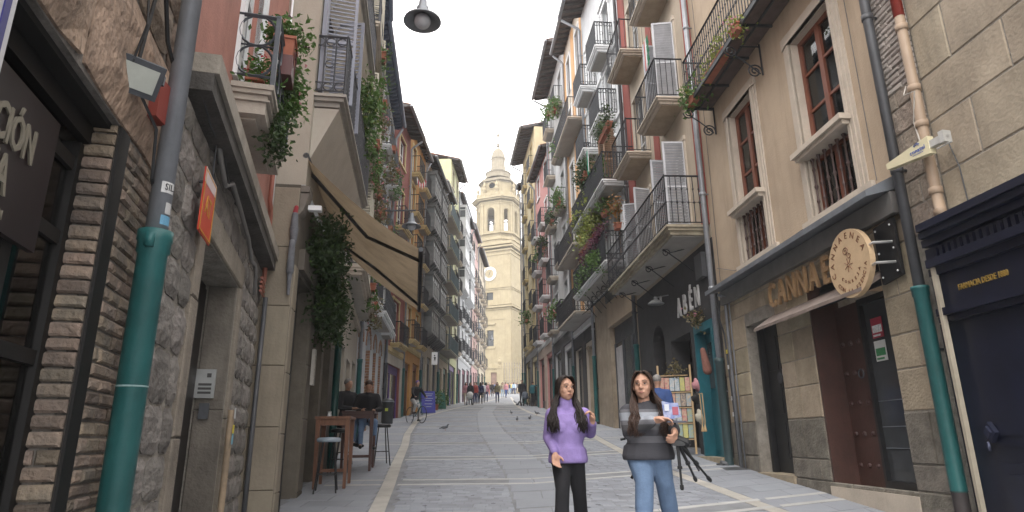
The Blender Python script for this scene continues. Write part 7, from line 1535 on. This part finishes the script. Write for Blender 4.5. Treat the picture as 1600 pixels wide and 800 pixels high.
# balcony plants on the right row
def bal_plant(px, py, key, out, label, n=300, size=(.5,.2,.4), m=LEAF, droop=.3, ls=.06, fl=FLP, pot=True, group=None):
    F = FR[key]; x, z = F.p(px, py, out); plant(F.w(x,-out,z), size, n, m, label, ls=ls, droop=droop, rz=F.rz, flowers=fl, nf=12, pot=(size[0]*.9,.18,.18) if pot else None, group=group)
bal_plant(920,380,'R3',.55,'tall yellow-green bamboo-like plants filling the long white house balcony',2300,(3.0,.4,1.7),LEAFY,.0,.075,LEAF)
bal_plant(945,330,'R3',.5,'tallest green plant standing at the near end of the long white balcony',500,(.5,.3,1.9),LEAF,.0,.07,LEAFY)
bal_plant(965,350,'R3',.5,'autumn orange leaves at the near corner of the long white balcony',180,(.4,.3,.9),M('leaf_orange',(.25,.12,.03),.5,.4,9,kind='leaf'),.0,.06,LEAFY)
bal_plant(925,385,'R3',.85,'dark purple trailing plant along the long white balcony railing',900,(3.4,.16,.35),FLD,.35,.05,LEAFD,False)
bal_plant(920,415,'R3',.9,'green leaves hanging below the long white balcony railing',700,(3.6,.16,.25),LEAF,.6,.06,LEAFY,False)
bal_plant(912,275,'R3',.8,'bushy green plant with a hanging shawl on the second white balcony',900,(1.1,.35,.7),LEAFD,.5,.06,LEAF)
bal_plant(945,205,'R3',.75,'creeper and pots on the railing of the second white balcony',600,(1.6,.25,.5),LEAFD,.2,.05,LEAFY)
for px,py,key,o_,lb in ((866,172,'R4',.45,'fern in a terracotta pot on the high grey-white balcony'),(857,178,'R4',.45,'spiky potted plant on the far high grey-white balcony'),(874,235,'R4',.45,'pot of pink flowers on the middle grey-white balcony'),(872,318,'R4',.45,'large round bush on the grey-white balcony'),(862,345,'R4',.45,'dark bush on the lower far grey-white balcony'),(848,388,'R5',.25,'small dark window box plant on the rose pink house'),(843,408,'R5',.25,'sprawling plant below a rose pink house window'),(868,490,'R4',.45,'leafy plant on the lowest grey-white balcony'),(822,500,'R6',.45,'plants along the lowest yellow house balcony')):
    bal_plant(px,py,key,o_,lb,260,(.8,.3,.6),LEAFD if 'dark' in lb else LEAF,.2,.09,FLP,True,'pot plants on the right-hand balconies')
fl_ = FR['R3']; x, z = fl_.p(918,255,.95); g = G(); n = 8
for i in range(n): g.quad((-.12,0,-i*.12),(.12+.02*sin(i),.0,-i*.12),(.12+.02*sin(i+1),.02*(i%2),-(i+1)*.12),(-.12,.02*(i%2),-(i+1)*.12))
o = g.obj('flag', M('green_flag',(.02,.25,.15),.8,kind='cloth',tr=.3)); o.location = fl_.w(x,-.95,z+.5); o.rotation_euler = (0,0,fl_.rz); tag(o, 'green and white cloth draped over the second white house balcony', 'flag'); g = G(); g.box(.12,.2,-.003,.003,-.9,-.02); g.obj('white_stripe', WHITEP, o)
fl_ = FR['R2']; x, z = fl_.p(1013,75,.74); g = G()
for i in range(7): g.quad((-.1,.0,-i*.12),(.08,0,-i*.12),(.08,.02*(i%2),-(i+1)*.12),(-.1,.02*(i%2),-(i+1)*.12))
o = g.obj('flag', M('flag_green2',(.02,.18,.09),.8,kind='cloth',tr=.3)); o.location = fl_.w(x,-.76,z+.35); o.rotation_euler = (0,0,fl_.rz); tag(o, 'green, white and red striped flag tied to the upper red house balcony', 'flag')
for (a,b,c,nm_) in ((-.2,-.1,(.6,.6,.6),'flag_white'),(-.28,-.2,(.45,.04,.04),'flag_red')): g = G(); g.box(a,b,-.004,.004,-.84,0); g.obj('stripe', M(nm_,c,.8), o)
fx = FR['L5']; x, z = fx.p(652,272,.7)
for k in range(8): g = G(); g.add([(-.14,0,0),(.14,0,0),(0,0,-.34),(-.14,.01,0),(.14,.01,0),(0,.01,-.34)], [(0,1,2),(5,4,3),(0,3,4,1),(1,4,5,2),(2,5,3,0)]); o = g.obj('pennant', M('pennant_red' if k%2 else 'pennant_white',(.5,.03,.06) if k%2 else (.6,.6,.6),.8)); o.location = fx.w(x-.6+.32*k,-.85,z+.0-.25*sin(pi*k/7)+.12*k-.5); o.rotation_euler = (0,0,fx.rz); tag(o, ['first','second','third','fourth','fifth','sixth','seventh','last'][k]+(' red' if k%2 else ' white')+' pennant from the near end of the bunting', 'pennant', 'bunting pennants')

# ---------------------------------------------------------------- thin haze of an overcast day
hz_ = G(); hz_.box(-45,60,-8,132,-3,64); h_ = tag(hz_.obj('haze', []), 'thin pale haze lying over the whole street', kind='stuff')
hm = bpy.data.materials.new('haze'); hm.use_nodes = True; N = hm.node_tree.nodes; N.clear(); o = N.new('ShaderNodeOutputMaterial'); v = N.new('ShaderNodeVolumePrincipled'); v.inputs['Density'].default_value = .0010; v.inputs['Color'].default_value = (.93,.94,.97,1); v.inputs['Anisotropy'].default_value = .2
hm.node_tree.links.new(v.outputs[0], o.inputs['Volume']); h_.data.materials.append(hm)
